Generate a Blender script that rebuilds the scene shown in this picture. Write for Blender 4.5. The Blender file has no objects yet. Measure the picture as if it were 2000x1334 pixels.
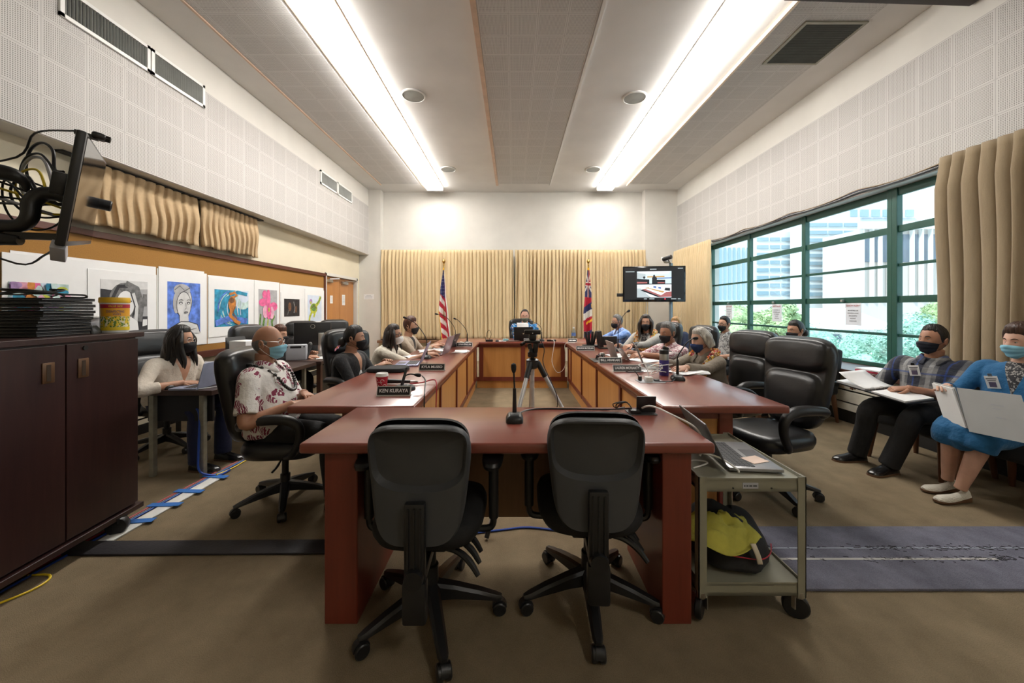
import bpy, bmesh, math, random
from mathutils import Vector, Matrix, Euler, noise
V = Vector
PI = math.pi
S = bpy.context.scene
COL = S.collection
rnd = random.Random(7)
F, CX, CY, EYE = 719.0, 1003.0, 602.0, 1.31

def P(px, py, Y):
    """world point seen at photo pixel (px, py) when it stands Y metres into the room"""
    return V(((px - CX) * Y / F, Y, EYE - (py - CY) * Y / F))

# ------------------------------------------------------------------ materials
MATS = {}
def _nt(name):
    m = bpy.data.materials.new(name)
    m.use_nodes = True
    nt = m.node_tree
    return m, nt, nt.nodes['Principled BSDF'], nt.nodes, nt.links

def mth(nt, op, a, b=None, clamp=False):
    n = nt.nodes.new('ShaderNodeMath'); n.operation = op; n.use_clamp = clamp
    for i, v in enumerate((a, b)):
        if v is None: continue
        if isinstance(v, (int, float)): n.inputs[i].default_value = v
        else: nt.links.new(v, n.inputs[i])
    return n.outputs[0]

def mixc(nt, fac, a, b):
    n = nt.nodes.new('ShaderNodeMix'); n.data_type = 'RGBA'
    for sock, v in ((n.inputs[0], fac), (n.inputs[6], a), (n.inputs[7], b)):
        if isinstance(v, (int, float)): sock.default_value = v
        elif isinstance(v, (tuple, list)): sock.default_value = (*v[:3], 1)
        else: nt.links.new(v, sock)
    return n.outputs[2]

def coords(nt, scale=(1, 1, 1)):
    tc = nt.nodes.new('ShaderNodeTexCoord')
    mp = nt.nodes.new('ShaderNodeMapping')
    mp.inputs['Scale'].default_value = scale
    nt.links.new(tc.outputs['Object'], mp.inputs['Vector'])
    return mp.outputs[0]

def nz(nt, vec, scale, detail=3, rough=.55):
    n = nt.nodes.new('ShaderNodeTexNoise')
    n.inputs['Scale'].default_value = scale; n.inputs['Detail'].default_value = detail
    n.inputs['Roughness'].default_value = rough
    nt.links.new(vec, n.inputs['Vector'])
    return n.outputs['Fac'], n.outputs['Color']

def ramp(nt, fac, stops):
    n = nt.nodes.new('ShaderNodeValToRGB')
    cr = n.color_ramp
    while len(cr.elements) < len(stops): cr.elements.new(.5)
    for e, (p, c) in zip(cr.elements, stops):
        e.position = p; e.color = (*c[:3], 1)
    nt.links.new(fac, n.inputs[0])
    return n.outputs[0]

def addbump(nt, b, h, strength, dist=.01):
    n = nt.nodes.new('ShaderNodeBump')
    n.inputs['Strength'].default_value = strength; n.inputs['Distance'].default_value = dist
    nt.links.new(h, n.inputs['Height']); nt.links.new(n.outputs[0], b.inputs['Normal'])

def mat(name, col, rough=.5, metal=0, coat=0, bump=0, bscale=60, var=.12, vscale=6, stretch=(1, 1, 1), emit=0, spec=.5, sheen=0, sss=0, bdist=.01):
    if name in MATS: return MATS[name]
    m, nt, b, N, L = _nt(name)
    b.inputs['Roughness'].default_value = rough
    b.inputs['Metallic'].default_value = metal
    b.inputs['Coat Weight'].default_value = coat
    b.inputs['Coat Roughness'].default_value = .12
    b.inputs['Specular IOR Level'].default_value = spec
    b.inputs['Sheen Weight'].default_value = sheen
    if sss:
        b.inputs['Subsurface Weight'].default_value = sss
        b.inputs['Subsurface Radius'].default_value = (.012, .005, .003)
    v = coords(nt, stretch)
    f, _ = nz(nt, v, vscale)
    lo = [c * (1 - var) for c in col]; hi = [min(1, c * (1 + var)) for c in col]
    c = ramp(nt, f, [(.3, lo), (.7, hi)])
    L.new(c, b.inputs['Base Color'])
    if emit:
        L.new(c, b.inputs['Emission Color']); b.inputs['Emission Strength'].default_value = emit
    if bump:
        f2, _ = nz(nt, v, bscale)
        addbump(nt, b, f2, bump, bdist)
    MATS[name] = m
    return m

def mat_wood(name, c1, c2, axis, rough=.35, coat=.3, sc=9, bump=.05):
    if name in MATS: return MATS[name]
    m, nt, b, N, L = _nt(name)
    s = [1, 1, 1]; s[axis] = .07
    v = coords(nt, s)
    f, _ = nz(nt, v, sc, 6, .65)
    f2, _ = nz(nt, v, sc * 9, 3)
    k = mth(nt, 'ADD', mth(nt, 'MULTIPLY', f, .75), mth(nt, 'MULTIPLY', f2, .25))
    L.new(ramp(nt, k, [(.3, c1), (.68, c2)]), b.inputs['Base Color'])
    b.inputs['Roughness'].default_value = rough
    b.inputs['Coat Weight'].default_value = coat
    b.inputs['Coat Roughness'].default_value = .15
    addbump(nt, b, f2, bump, .003)
    MATS[name] = m
    return m

def mat_perf(name, ax, col, hole, origin=(0, 0), tile=.3048, nh=22):
    """square acoustic tiles full of small round holes; ax = the two axes of the plane"""
    m, nt, b, N, L = _nt(name)
    tc = N.new('ShaderNodeTexCoord'); sp = N.new('ShaderNodeSeparateXYZ')
    L.new(tc.outputs['Object'], sp.inputs[0])
    tt, hh, tone = [], [], []
    for i, a in enumerate(ax):
        u = mth(nt, 'DIVIDE', mth(nt, 'SUBTRACT', sp.outputs['XYZ'.index(a)], origin[i]), tile)
        tone.append(mth(nt, 'FLOOR', u))
        fr = mth(nt, 'FRACT', u)
        ed = mth(nt, 'MINIMUM', fr, mth(nt, 'SUBTRACT', 1, fr))
        tt.append(ed)
        c = mth(nt, 'SUBTRACT', mth(nt, 'FRACT', mth(nt, 'MULTIPLY', fr, nh)), .5)
        hh.append(mth(nt, 'MULTIPLY', c, c))
    edge = mth(nt, 'MINIMUM', tt[0], tt[1])
    d = mth(nt, 'SQRT', mth(nt, 'ADD', hh[0], hh[1]))
    h = mth(nt, 'MULTIPLY', mth(nt, 'LESS_THAN', d, .27), mth(nt, 'GREATER_THAN', edge, .045))
    j = mth(nt, 'LESS_THAN', edge, .011)
    wn = N.new('ShaderNodeTexWhiteNoise'); wn.noise_dimensions = '2D'
    cb = N.new('ShaderNodeCombineXYZ'); L.new(tone[0], cb.inputs[0]); L.new(tone[1], cb.inputs[1])
    L.new(cb.outputs[0], wn.inputs['Vector'])
    base = mixc(nt, wn.outputs['Value'], [c * .94 for c in col], col)
    f, _ = nz(nt, tc.outputs['Object'], 2.2, 4)
    base = mixc(nt, mth(nt, 'MULTIPLY', f, .15), base, [c * .75 for c in col])
    c = mixc(nt, j, base, [c * .72 for c in col])
    c = mixc(nt, h, c, hole)
    L.new(c, b.inputs['Base Color'])
    b.inputs['Roughness'].default_value = .8
    addbump(nt, b, mth(nt, 'SUBTRACT', 1, mth(nt, 'MAXIMUM', h, j)), .5, .004)
    MATS[name] = m
    return m

def mat_carpet(name, c1, c2, sc=5):
    m, nt, b, N, L = _nt(name)
    v = coords(nt)
    f, _ = nz(nt, v, sc, 6, .6); f2, _ = nz(nt, v, 260, 2); f3, _ = nz(nt, coords(nt, (1, .25, 1)), 3, 4)
    k = mth(nt, 'ADD', mth(nt, 'MULTIPLY', f, .4), mth(nt, 'ADD', mth(nt, 'MULTIPLY', f2, .35), mth(nt, 'MULTIPLY', f3, .25)))
    L.new(ramp(nt, k, [(.34, c1), (.62, c2)]), b.inputs['Base Color'])
    b.inputs['Roughness'].default_value = .95
    b.inputs['Specular IOR Level'].default_value = .1
    addbump(nt, b, f2, .6, .006)
    MATS[name] = m
    return m

def mat_print(name, base, inks, scale=16, thr=.54, warp=.12, rough=.75, lines=True):
    """printed cloth: leafy blobs of ink on a ground colour"""
    if name in MATS: return MATS[name]
    m, nt, b, N, L = _nt(name)
    v = coords(nt)
    _, wc = nz(nt, v, scale * .7, 2)
    w = N.new('ShaderNodeVectorMath'); w.operation = 'MULTIPLY_ADD'
    w.inputs[1].default_value = (warp,) * 3
    L.new(wc, w.inputs[0]); L.new(v, w.inputs[2])
    out = base
    for i, ink in enumerate(inks):
        vo = N.new('ShaderNodeTexVoronoi'); vo.inputs['Scale'].default_value = scale * (1 + .45 * i)
        L.new(w.outputs[0], vo.inputs['Vector'])
        mk = mth(nt, 'LESS_THAN', vo.outputs['Distance'], thr - .12 * i)
        if lines:
            wv = N.new('ShaderNodeTexWave'); wv.inputs['Scale'].default_value = scale * 1.6; wv.inputs['Distortion'].default_value = 9
            L.new(w.outputs[0], wv.inputs['Vector'])
            mk = mth(nt, 'MULTIPLY', mk, mth(nt, 'GREATER_THAN', wv.outputs['Fac'], .24))
        out = mixc(nt, mk, out, ink)
    L.new(out, b.inputs['Base Color']); b.inputs['Roughness'].default_value = rough
    f, _ = nz(nt, v, 14, 4); addbump(nt, b, f, .5, .03)
    MATS[name] = m
    return m

def mat_plaid(name, cols, s=1.0):
    m, nt, b, N, L = _nt(name)
    tc = N.new('ShaderNodeTexCoord'); sp = N.new('ShaderNodeSeparateXYZ'); L.new(tc.outputs['Object'], sp.inputs[0])
    def band(a, period, ph, width):
        f = mth(nt, 'FRACT', mth(nt, 'ADD', mth(nt, 'DIVIDE', sp.outputs[a], period), ph))
        return mth(nt, 'LESS_THAN', f, width)
    c = mixc(nt, mth(nt, 'MULTIPLY', band(1, .16 * s, 0, .5), .85), cols[0], cols[1])
    c = mixc(nt, mth(nt, 'MULTIPLY', band(2, .15 * s, .2, .45), .5), c, cols[1])
    c = mixc(nt, mth(nt, 'MULTIPLY', band(1, .16 * s, .35, .16), .85), c, cols[2])
    c = mixc(nt, mth(nt, 'MULTIPLY', band(2, .15 * s, .6, .1), .6), c, cols[3])
    c = mixc(nt, mth(nt, 'MULTIPLY', band(1, .16 * s, .78, .06), .7), c, cols[3])
    L.new(c, b.inputs['Base Color']); b.inputs['Roughness'].default_value = .8
    f, _ = nz(nt, tc.outputs['Object'], 14, 4); addbump(nt, b, f, .5, .03)
    MATS[name] = m
    return m

def mat_glass(name, tint, gloss=.08):
    m, nt, b, N, L = _nt(name)
    N.remove(b)
    tr = N.new('ShaderNodeBsdfTransparent'); tr.inputs[0].default_value = (*tint, 1)
    gl = N.new('ShaderNodeBsdfGlossy'); gl.inputs['Roughness'].default_value = .02
    mx = N.new('ShaderNodeMixShader'); mx.inputs[0].default_value = gloss
    L.new(tr.outputs[0], mx.inputs[1]); L.new(gl.outputs[0], mx.inputs[2])
    L.new(mx.outputs[0], N['Material Output'].inputs[0])
    MATS[name] = m
    return m

def mat_emit(name, col, strength):
    m, nt, b, N, L = _nt(name)
    b.inputs['Base Color'].default_value = (*[c * .5 for c in col], 1)
    b.inputs['Emission Color'].default_value = (*col, 1)
    b.inputs['Emission Strength'].default_value = strength
    MATS[name] = m
    return m

# ------------------------------------------------------------------ mesh building
def T(loc=(0, 0, 0), rot=(0, 0, 0), sc=(1, 1, 1)):
    return Matrix.LocRotScale(V(loc), Euler(rot), V(sc))

class B:
    """a bmesh being filled; every shape takes the index of its material"""
    def __init__(s): s.bm = bmesh.new()
    def _done(s, geom_before, mi):
        for f in s.bm.faces:
            if f.index == -1: pass
    def box(s, size, loc=(0, 0, 0), rot=(0, 0, 0), bev=0, seg=2, mi=0):
        n0 = set(s.bm.faces)
        r = bmesh.ops.create_cube(s.bm, size=1, matrix=T(loc, rot, size))
        if bev:
            es = list({e for v in r['verts'] for e in v.link_edges})
            bmesh.ops.bevel(s.bm, geom=es, offset=bev, segments=seg, affect='EDGES', profile=.5)
        for f in s.bm.faces:
            if f not in n0: f.material_index = mi
        return s
    def span(s, a, b, bev=0, mi=0, seg=2):
        a, b = V(a), V(b)
        d = b - a
        return s.box((abs(d.x), abs(d.y), abs(d.z)), (a + b) / 2, bev=bev, mi=mi, seg=seg)
    def loft(s, rings, cap=True, closed=True, mi=0):
        bm = s.bm
        vr = [[bm.verts.new(p) for p in r] for r in rings]
        n = len(rings[0])
        for a, b in zip(vr[:-1], vr[1:]):
            for i in range(n if closed else n - 1):
                j = (i + 1) % n
                try: bm.faces.new((a[i], a[j], b[j], b[i])).material_index = mi
                except ValueError: pass
        if cap and closed and n > 2:
            for r, fl in ((vr[0], True), (vr[-1], False)):
                try: bm.faces.new(r[::-1] if fl else r).material_index = mi
                except ValueError: pass
        return s
    def tube(s, pts, r, n=8, mi=0, smooth=True, sub=5, cap=True):
        pts = [V(p) for p in pts]
        rs = r if isinstance(r, (list, tuple)) else [r] * len(pts)
        if smooth and len(pts) > 2:
            pts, rs = catmull(pts, rs, sub)
        rings = []
        t0 = (pts[1] - pts[0]).normalized()
        up = V((0, 0, 1)) if abs(t0.z) < .9 else V((1, 0, 0))
        nrm = (up - t0 * up.dot(t0)).normalized()
        for i, p in enumerate(pts):
            if i == 0: t = pts[1] - pts[0]
            elif i == len(pts) - 1: t = pts[-1] - pts[-2]
            else: t = pts[i + 1] - pts[i - 1]
            if t.length < 1e-9: t = t0.copy()
            t.normalize()
            nn = nrm - t * nrm.dot(t)
            if nn.length > 1e-6: nrm = nn.normalized()
            bn = t.cross(nrm)
            rings.append([p + (nrm * math.cos(a) + bn * math.sin(a)) * rs[i] for a in [2 * PI * k / n for k in range(n)]])
        return s.loft(rings, cap, mi=mi)
    def lathe(s, prof, n=20, M=None, mi=0, cap=True):
        M = M or Matrix()
        rings = [[M @ V((r * math.cos(2 * PI * k / n), r * math.sin(2 * PI * k / n), z)) for k in range(n)] for r, z in prof]
        return s.loft(rings, cap, mi=mi)
    def ell(s, loc, rad, n=14, rot=(0, 0, 0), mi=0, M=None):
        n0 = set(s.bm.faces)
        MM = (M or Matrix()) @ T(loc, rot, rad)
        bmesh.ops.create_uvsphere(s.bm, u_segments=n, v_segments=max(6, n * 2 // 3), radius=1, matrix=MM)
        for f in s.bm.faces:
            if f not in n0: f.material_index = mi
        return s
    def poly(s, pts, mi=0):
        s.bm.faces.new([s.bm.verts.new(p) for p in pts]).material_index = mi
        return s
    def prism(s, pts, d, mi=0):
        """polygon pushed along vector d"""
        d = V(d); a = [V(p) for p in pts]; b = [p + d for p in a]
        return s.loft([a, b], True, mi=mi)
    def grid(s, fn, nu, nv, mi=0, mifn=None):
        vs = [[s.bm.verts.new(fn(i / nu, j / nv)) for i in range(nu + 1)] for j in range(nv + 1)]
        for j in range(nv):
            for i in range(nu):
                f = s.bm.faces.new((vs[j][i], vs[j][i + 1], vs[j + 1][i + 1], vs[j + 1][i]))
                f.material_index = mifn((i + .5) / nu, (j + .5) / nv) if mifn else mi
        return s

def catmull(pts, rs, sub):
    o, r = [], []
    n = len(pts)
    for i in range(n - 1):
        p0, p1, p2, p3 = pts[max(i - 1, 0)], pts[i], pts[i + 1], pts[min(i + 2, n - 1)]
        for k in range(sub):
            t = k / sub
            o.append(.5 * ((2 * p1) + (p2 - p0) * t + (2 * p0 - 5 * p1 + 4 * p2 - p3) * t * t + (3 * p1 - p0 - 3 * p2 + p3) * t ** 3))
            r.append(rs[i] * (1 - t) + rs[i + 1] * t)
    o.append(pts[-1]); r.append(rs[-1])
    return o, r

def ring(M, rx, ry, n=20, p=2.0):
    o = []
    for k in range(n):
        a = 2 * PI * k / n
        c, sn = math.cos(a), math.sin(a)
        o.append(M @ V((rx * math.copysign(abs(c) ** (2 / p), c), ry * math.copysign(abs(sn) ** (2 / p), sn), 0)))
    return o

def finish(name, b, mats, smooth=True, angle=40, solid=0, M=None):
    bm = b.bm if isinstance(b, B) else b
    if M is not None: bm.transform(M)
    bmesh.ops.remove_doubles(bm, verts=bm.verts, dist=1e-6)
    bmesh.ops.recalc_face_normals(bm, faces=bm.faces)
    me = bpy.data.meshes.new(name)
    bm.to_mesh(me); bm.free()
    for m in (mats if isinstance(mats, (list, tuple)) else [mats]): me.materials.append(m)
    if smooth:
        me.shade_smooth()
        me.set_sharp_from_angle(angle=math.radians(angle))
    o = bpy.data.objects.new(name, me)
    COL.objects.link(o)
    if solid:
        md = o.modifiers.new('thickness', 'SOLIDIFY'); md.thickness = solid; md.offset = 0
    return o

def tag(o, label=None, cat=None, group=None, kind=None):
    if label: o['label'] = label
    if cat: o['category'] = cat
    if group: o['group'] = group
    if kind: o['kind'] = kind
    return o

def thing(name, label, cat, loc=(0, 0, 0), rz=0, group=None):
    o = bpy.data.objects.new(name, None); COL.objects.link(o)
    o.empty_display_size = .1
    o.location = loc; o.rotation_euler = (0, 0, rz)
    return tag(o, label, cat, group)

def part(parent, name, b, mats, world=False, label=None, **k):
    M = None
    if world:
        M = T(parent.location, parent.rotation_euler).inverted()
    o = finish(name, b, mats, M=M, **k)
    o.parent = parent
    if label: o['label'] = label
    return o

def solo(name, b, mats, label, cat, group=None, origin=None, **k):
    """a thing that is one mesh"""
    M = None
    if origin is not None: M = Matrix.Translation(-V(origin))
    o = finish(name, b, mats, M=M, **k)
    if origin is not None: o.location = origin
    return tag(o, label, cat, group)

def struct(name, b, mats, **k):
    return tag(finish(name, b, mats, **k), kind='structure')

def dup(root, loc, rz=None, label=None, group=None):
    r = root.copy(); COL.objects.link(r); r.location = loc
    if rz is not None: r.rotation_euler = (0, 0, rz)
    if label: r['label'] = label
    if group: r['group'] = group
    for ch in list(root.children):
        c = ch.copy(); COL.objects.link(c); c.parent = r
        for g in list(ch.children):
            d = g.copy(); COL.objects.link(d); d.parent = c
    return r

def text_bm(b, txt, size, M, mi=0, depth=.0004, align='CENTER', maxw=None, bold=0):
    cu = bpy.data.curves.new('lettering', 'FONT')
    cu.body = txt; cu.size = size; cu.align_x = align; cu.align_y = 'CENTER'; cu.extrude = depth; cu.offset = bold
    o = bpy.data.objects.new('lettering', cu); COL.objects.link(o)
    bpy.context.view_layer.update()
    me = bpy.data.meshes.new_from_object(o.evaluated_get(bpy.context.evaluated_depsgraph_get()))
    bpy.data.objects.remove(o)
    if maxw and me.vertices:
        xs = [v.co.x for v in me.vertices]; w = max(xs) - min(xs)
        if w > maxw: M = M @ Matrix.Diagonal((maxw / w, 1, 1, 1))
    tmp = bmesh.new(); tmp.from_mesh(me); tmp.transform(M)
    for f in tmp.faces: f.material_index = mi
    me2 = bpy.data.meshes.new('t'); tmp.to_mesh(me2); tmp.free()
    n = len(b.bm.faces)
    b.bm.from_mesh(me2)
    b.bm.faces.ensure_lookup_table()
    for i in range(n, len(b.bm.faces)): b.bm.faces[i].material_index = mi
    bpy.data.meshes.remove(me2); bpy.data.meshes.remove(me)
    return b

def remesh(b, vox, smooth=4):
    """melts the overlapping shapes of b into one continuous skin"""
    me = bpy.data.meshes.new('tmp'); b.bm.to_mesh(me)
    o = bpy.data.objects.new('tmp', me); COL.objects.link(o)
    m = o.modifiers.new('r', 'REMESH'); m.mode = 'VOXEL'; m.voxel_size = vox; m.use_smooth_shade = True
    if smooth:
        q = o.modifiers.new('s', 'SMOOTH'); q.iterations = smooth; q.factor = .5
    bpy.context.view_layer.update()
    r = bpy.data.meshes.new_from_object(o.evaluated_get(bpy.context.evaluated_depsgraph_get()))
    bpy.data.objects.remove(o); bpy.data.meshes.remove(me)
    nb = B(); nb.bm.from_mesh(r); bpy.data.meshes.remove(r); b.bm.free()
    return nb
# ------------------------------------------------------------------ palette
WHITE = mat('painted_wall', (.64, .62, .575), .75, var=.04, vscale=2, bump=.05, bscale=90)
CREAM = mat('cream_wall', (.66, .60, .46), .7, var=.04, vscale=2, bump=.05, bscale=90)
CEILW = mat('ceiling_plaster', (.70, .685, .665), .85, var=.05, vscale=1.5, bump=.12, bscale=120)
PINKTRIM = mat('beige_ceiling_trim', (.62, .45, .34), .6)
PERF_Y = mat_perf('perforated_wall_tile', 'YZ', (.57, .55, .53), (.17, .16, .15), (0.09, 2.65))
PERF_C = mat_perf('perforated_ceiling_tile', 'XY', (.66, .645, .63), (.26, .255, .25), (-.36, .05))
CARPET = mat_carpet('tan_carpet', (.155, .118, .073), (.27, .21, .135))
REDWOOD = mat_wood('cherry_table_top', (.165, .038, .024), (.225, .058, .038), 1, .28, .4, 7)
REDWOOD_X = mat_wood('cherry_table_top_across', (.175, .041, .027), (.235, .062, .042), 0, .28, .4, 7)
REDWOOD_Z = mat_wood('cherry_leg', (.13, .021, .011), (.20, .036, .019), 2, .4, .3, 9)
MAPLE = mat_wood('maple_panel', (.44, .19, .047), (.60, .29, .085), 2, .45, .25, 6)
PLY = mat_wood('modesty_ply', (.16, .085, .038), (.24, .13, .06), 2, .5, .1, 6)
DARKWOOD = mat_wood('wenge_cabinet', (.022, .009, .009), (.048, .019, .017), 2, .35, .25, 8)
LEDGEWOOD = mat_wood('brown_ledge', (.06, .025, .016), (.10, .042, .027), 1, .4, .2, 8)
FRAMEWOOD = mat_wood('board_frame', (.075, .018, .012), (.11, .03, .02), 1, .4, .2, 8)
DOORWOOD = mat_wood('door_veneer', (.42, .17, .045), (.54, .24, .07), 2, .4, .3, 6)
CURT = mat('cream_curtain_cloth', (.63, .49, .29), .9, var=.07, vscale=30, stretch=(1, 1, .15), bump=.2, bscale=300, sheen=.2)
CURT_SHADED = mat('shaded_cream_curtain_cloth', (.29, .22, .135), .9, var=.07, vscale=30, stretch=(1, 1, .15), bump=.2, bscale=300, sheen=.2)  # same cream fabric, with its dimmer light put into a darker colour
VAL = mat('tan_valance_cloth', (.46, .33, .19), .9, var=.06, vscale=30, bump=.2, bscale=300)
GREEN = mat('green_window_steel', (.018, .085, .065), .4, var=.1)
GLASS = mat_glass('window_glass', (.93, .98, .99), .06)
BLACK = mat('black_plastic', (.012, .012, .013), .38, var=.2, bump=.06, bscale=300)
BLACKG = mat('glossy_black', (.008, .008, .009), .12, var=.1)
LEATHER = mat('black_leather', (.013, .013, .014), .33, var=.2, bump=.12, bscale=60, bdist=.004, spec=.6)
MESHF = mat('black_upholstery', (.010, .010, .011), .8, var=.3, vscale=200, bump=.2, bscale=400)
GREYP = mat('charcoal_back_shell', (.048, .05, .054), .5, var=.1, bump=.12, bscale=500, bdist=.003)
STEEL = mat('brushed_steel', (.55, .55, .54), .3, 1, var=.08)
CHROME = mat('chrome', (.8, .8, .8), .12, 1, var=.03)
BRASS = mat('brass', (.65, .42, .12), .25, 1, var=.05)
GOLDCL = mat('gold_fringe', (.85, .50, .03), .6)
CARTG = mat('olive_grey_enamel', (.26, .25, .19), .38, var=.08, coat=.2)
PAPER = mat('white_paper', (.80, .80, .80), .7, var=.02)
WHITEP = mat('white_plastic', (.78, .78, .76), .35, var=.02)
GREYL = mat('light_grey_plastic', (.42, .43, .47), .4, var=.04)
SILVER = mat('laptop_aluminium', (.48, .49, .52), .35, .7, var=.03)
SPGREY = mat('space_grey_aluminium', (.15, .15, .16), .35, .7, var=.03)
SCREENB = mat('dark_screen', (.01, .011, .013), .08, var=.05)
KEYS = mat('dark_keys', (.02, .02, .022), .5)
VENTM = mat('vent_slat_grey', (.30, .31, .29), .5)
VENTD = mat('vent_dark', (.03, .03, .03), .7)
CORK = mat('cork', (.34, .165, .035), .9, var=.12, vscale=120, bump=.2, bscale=300)
RED = mat('red', (.42, .012, .03), .5, var=.05)
BLUE = mat('blue', (.02, .08, .45), .5, var=.05)
YEL = mat('yellow', (.75, .55, .02), .5, var=.05)
TAPE = mat('blue_tape', (.03, .16, .52), .6, var=.05)

L0, L1 = 3.0, 0
YB, YF = 9.46, -2.6
# ------------------------------------------------------------------ shell
struct('floor', B().span((-4.2, YF - .2, -.12), (4.6, YB + .2, 0)), CARPET, smooth=False)
struct('ceiling', B().span((-4.2, YF - .2, 4.29), (4.6, YB + .2, 4.42)), CEILW, smooth=False)
struct('wall_back', B().span((-4.2, YB, 0), (4.6, YB + .2, 4.29)), WHITE, smooth=False)
struct('wall_front', B().span((-4.2, YF - .2, 0), (4.6, YF, 4.29)), CREAM, smooth=False)
b = B(); b.span((-4.12, YF, 0), (-3.88, 7.60, 2.65)); b.span((-4.12, 7.60, 2.02), (-3.88, 9.10, 2.65)); b.span((-4.12, 9.10, 0), (-3.88, YB, 2.65))
b.span((-4.2, 7.5, 0), (-4.12, 9.2, 2.1))
struct('wall_left', b, CREAM, smooth=False)
struct('wall_left_soffit', B().span((-4.12, YF, 2.65), (-3.65, YB, 4.29)), WHITE, smooth=False)
struct('wall_right', B().span((4.12, YF, 2.65), (4.45, YB, 4.29)).span((4.12, YF, 0), (4.45, 1.55, 2.65)).span((4.12, 7.97, 0), (4.45, YB, 2.65)).span((4.2, 1.55, 0), (4.45, 7.97, .60)), WHITE, smooth=False)
struct('wall_back_pillar_left', B().span((-3.88, 9.25, 0), (-3.34, YB, 4.29)), WHITE, smooth=False)
struct('wall_back_pillar_right', B().span((3.30, 9.25, 0), (4.12, YB, 4.29)), WHITE, smooth=False)
struct('wall_left_pillar', B().span((-3.9, 1.85, 0), (-3.42, 2.42, 4.29)), mat('grey_pillar', (.20, .21, .20), .7), smooth=False)
struct('trim_1', B().span((-3.65, 1.0, 2.655), (-3.638, 9.25, 3.87)), PERF_Y, smooth=False)
struct('trim_2', B().span((4.108, 1.0, 2.655), (4.12, 9.25, 3.87)), PERF_Y, smooth=False)
struct('trim_3', B().span((-.36, -1.5, 4.278), (.86, 8.8, 4.29)), PERF_C, smooth=False)
struct('trim_4', B().span((-3.17, -1.5, 4.278), (-2.25, 8.8, 4.29)), PERF_C, smooth=False)
struct('trim_5', B().span((2.75, -1.5, 4.278), (3.66, 8.8, 4.29)), PERF_C, smooth=False)
struct('trim_6', B().span((-.42, -1.5, 4.25), (-.365, 8.85, 4.29)), PINKTRIM, smooth=False)
struct('trim_7', B().span((.865, -1.5, 4.26), (.895, 8.85, 4.29)), WHITEP, smooth=False)
struct('trim_8', B().span((-3.20, -1.5, 4.265), (-3.175, 8.85, 4.29)), PINKTRIM, smooth=False)
struct('trim_9', B().span((2.715, -1.5, 4.245), (2.745, 8.85, 4.29)), mat('pale_trim', (.75, .62, .48), .5), smooth=False)
# back ledge and window ledge
struct('trim_10', B().span((-3.34, 9.0, .46), (3.30, YB, .52), .006), mat_wood('back_ledge_wood', (.15, .07, .035), (.22, .11, .06), 0), smooth=False)
struct('trim_11', B().span((-3.34, 9.12, 0), (3.30, 9.2, .46)), CREAM, smooth=False)
struct('trim_12', B().span((3.73, 1.2, .572), (4.30, 9.25, .622), .006), LEDGEWOOD, smooth=False)
b = B()
b.span((3.80, 1.2, .14), (3.86, 9.25, .572), mi=1)
for z0, z1 in ((.155, .235), (.25, .37), (.387, .44), (.452, .505), (.517, .568)):
    b.span((3.775, 1.2, z0), (3.80, 9.25, z1), .003)
for k in range(7):
    y = 2.2 + k * 1.0
    b.span((3.772, y, .40), (3.781, y + .06, .54), mi=2)
b.span((3.84, 1.2, 0), (3.88, 9.25, .14), mi=1)
tag(finish('heater_cover', b, [mat('cream_metal', (.60, .57, .48), .5), VENTD, mat('tan_tab', (.55, .42, .28), .6)], smooth=False), 'long cream metal heater cover with dark slots below the wooden window ledge', 'heater cover')
struct('baseboard_left', B().span((-3.88, 2.42, 0), (-3.865, 7.55, .10)), BLACK, smooth=False)

# windows
ZS = [.645, 1.01, 1.41, 1.79, 2.19, 2.585]
THK = {.645: .05, 1.01: .032, 1.41: .075, 1.79: .032, 2.19: .075, 2.585: .05}
YM = [1.61, 2.87, 4.13, 5.39, 6.65, 7.91]
SIGNM = mat('sign_paper', (.72, .76, .82), .7, var=.02)
for k in range(5):
    y0, y1 = YM[k], YM[k + 1]
    b = B(); X0, X1 = 4.255, 4.30
    for z in ZS:
        h = THK[z] / 2
        lo = z - h if z != .645 else .622
        hi = z + h if z != 2.585 else 2.65
        b.span((X0 + .006, y0 + .04, lo), (X1, y1 - .035, hi), .004)
    w = .055 if k in (1,) else .035
    b.span((X0 - .012, y1 - w, .622), (X1 + .01, y1, 2.65), .004)
    b.span((X0 - .012, y0, .622), (X1 + .01, y0 + (.055 if k == 2 else .035), 2.65), .004)
    fr = struct('window_%d' % (k + 1), b, GREEN, smooth=False)
    for a in range(5):
        g = finish('pane', B().span((4.276, y0 + .03, ZS[a] + .01), (4.281, y1 - .03, ZS[a + 1] - .01)), GLASS, smooth=False)
        g.parent = fr
    hd = finish('latch', B().span((4.22, (y0 + y1) / 2 - .03, 1.39), (4.262, (y0 + y1) / 2, 1.42), .004), STEEL); hd.parent = fr

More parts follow.
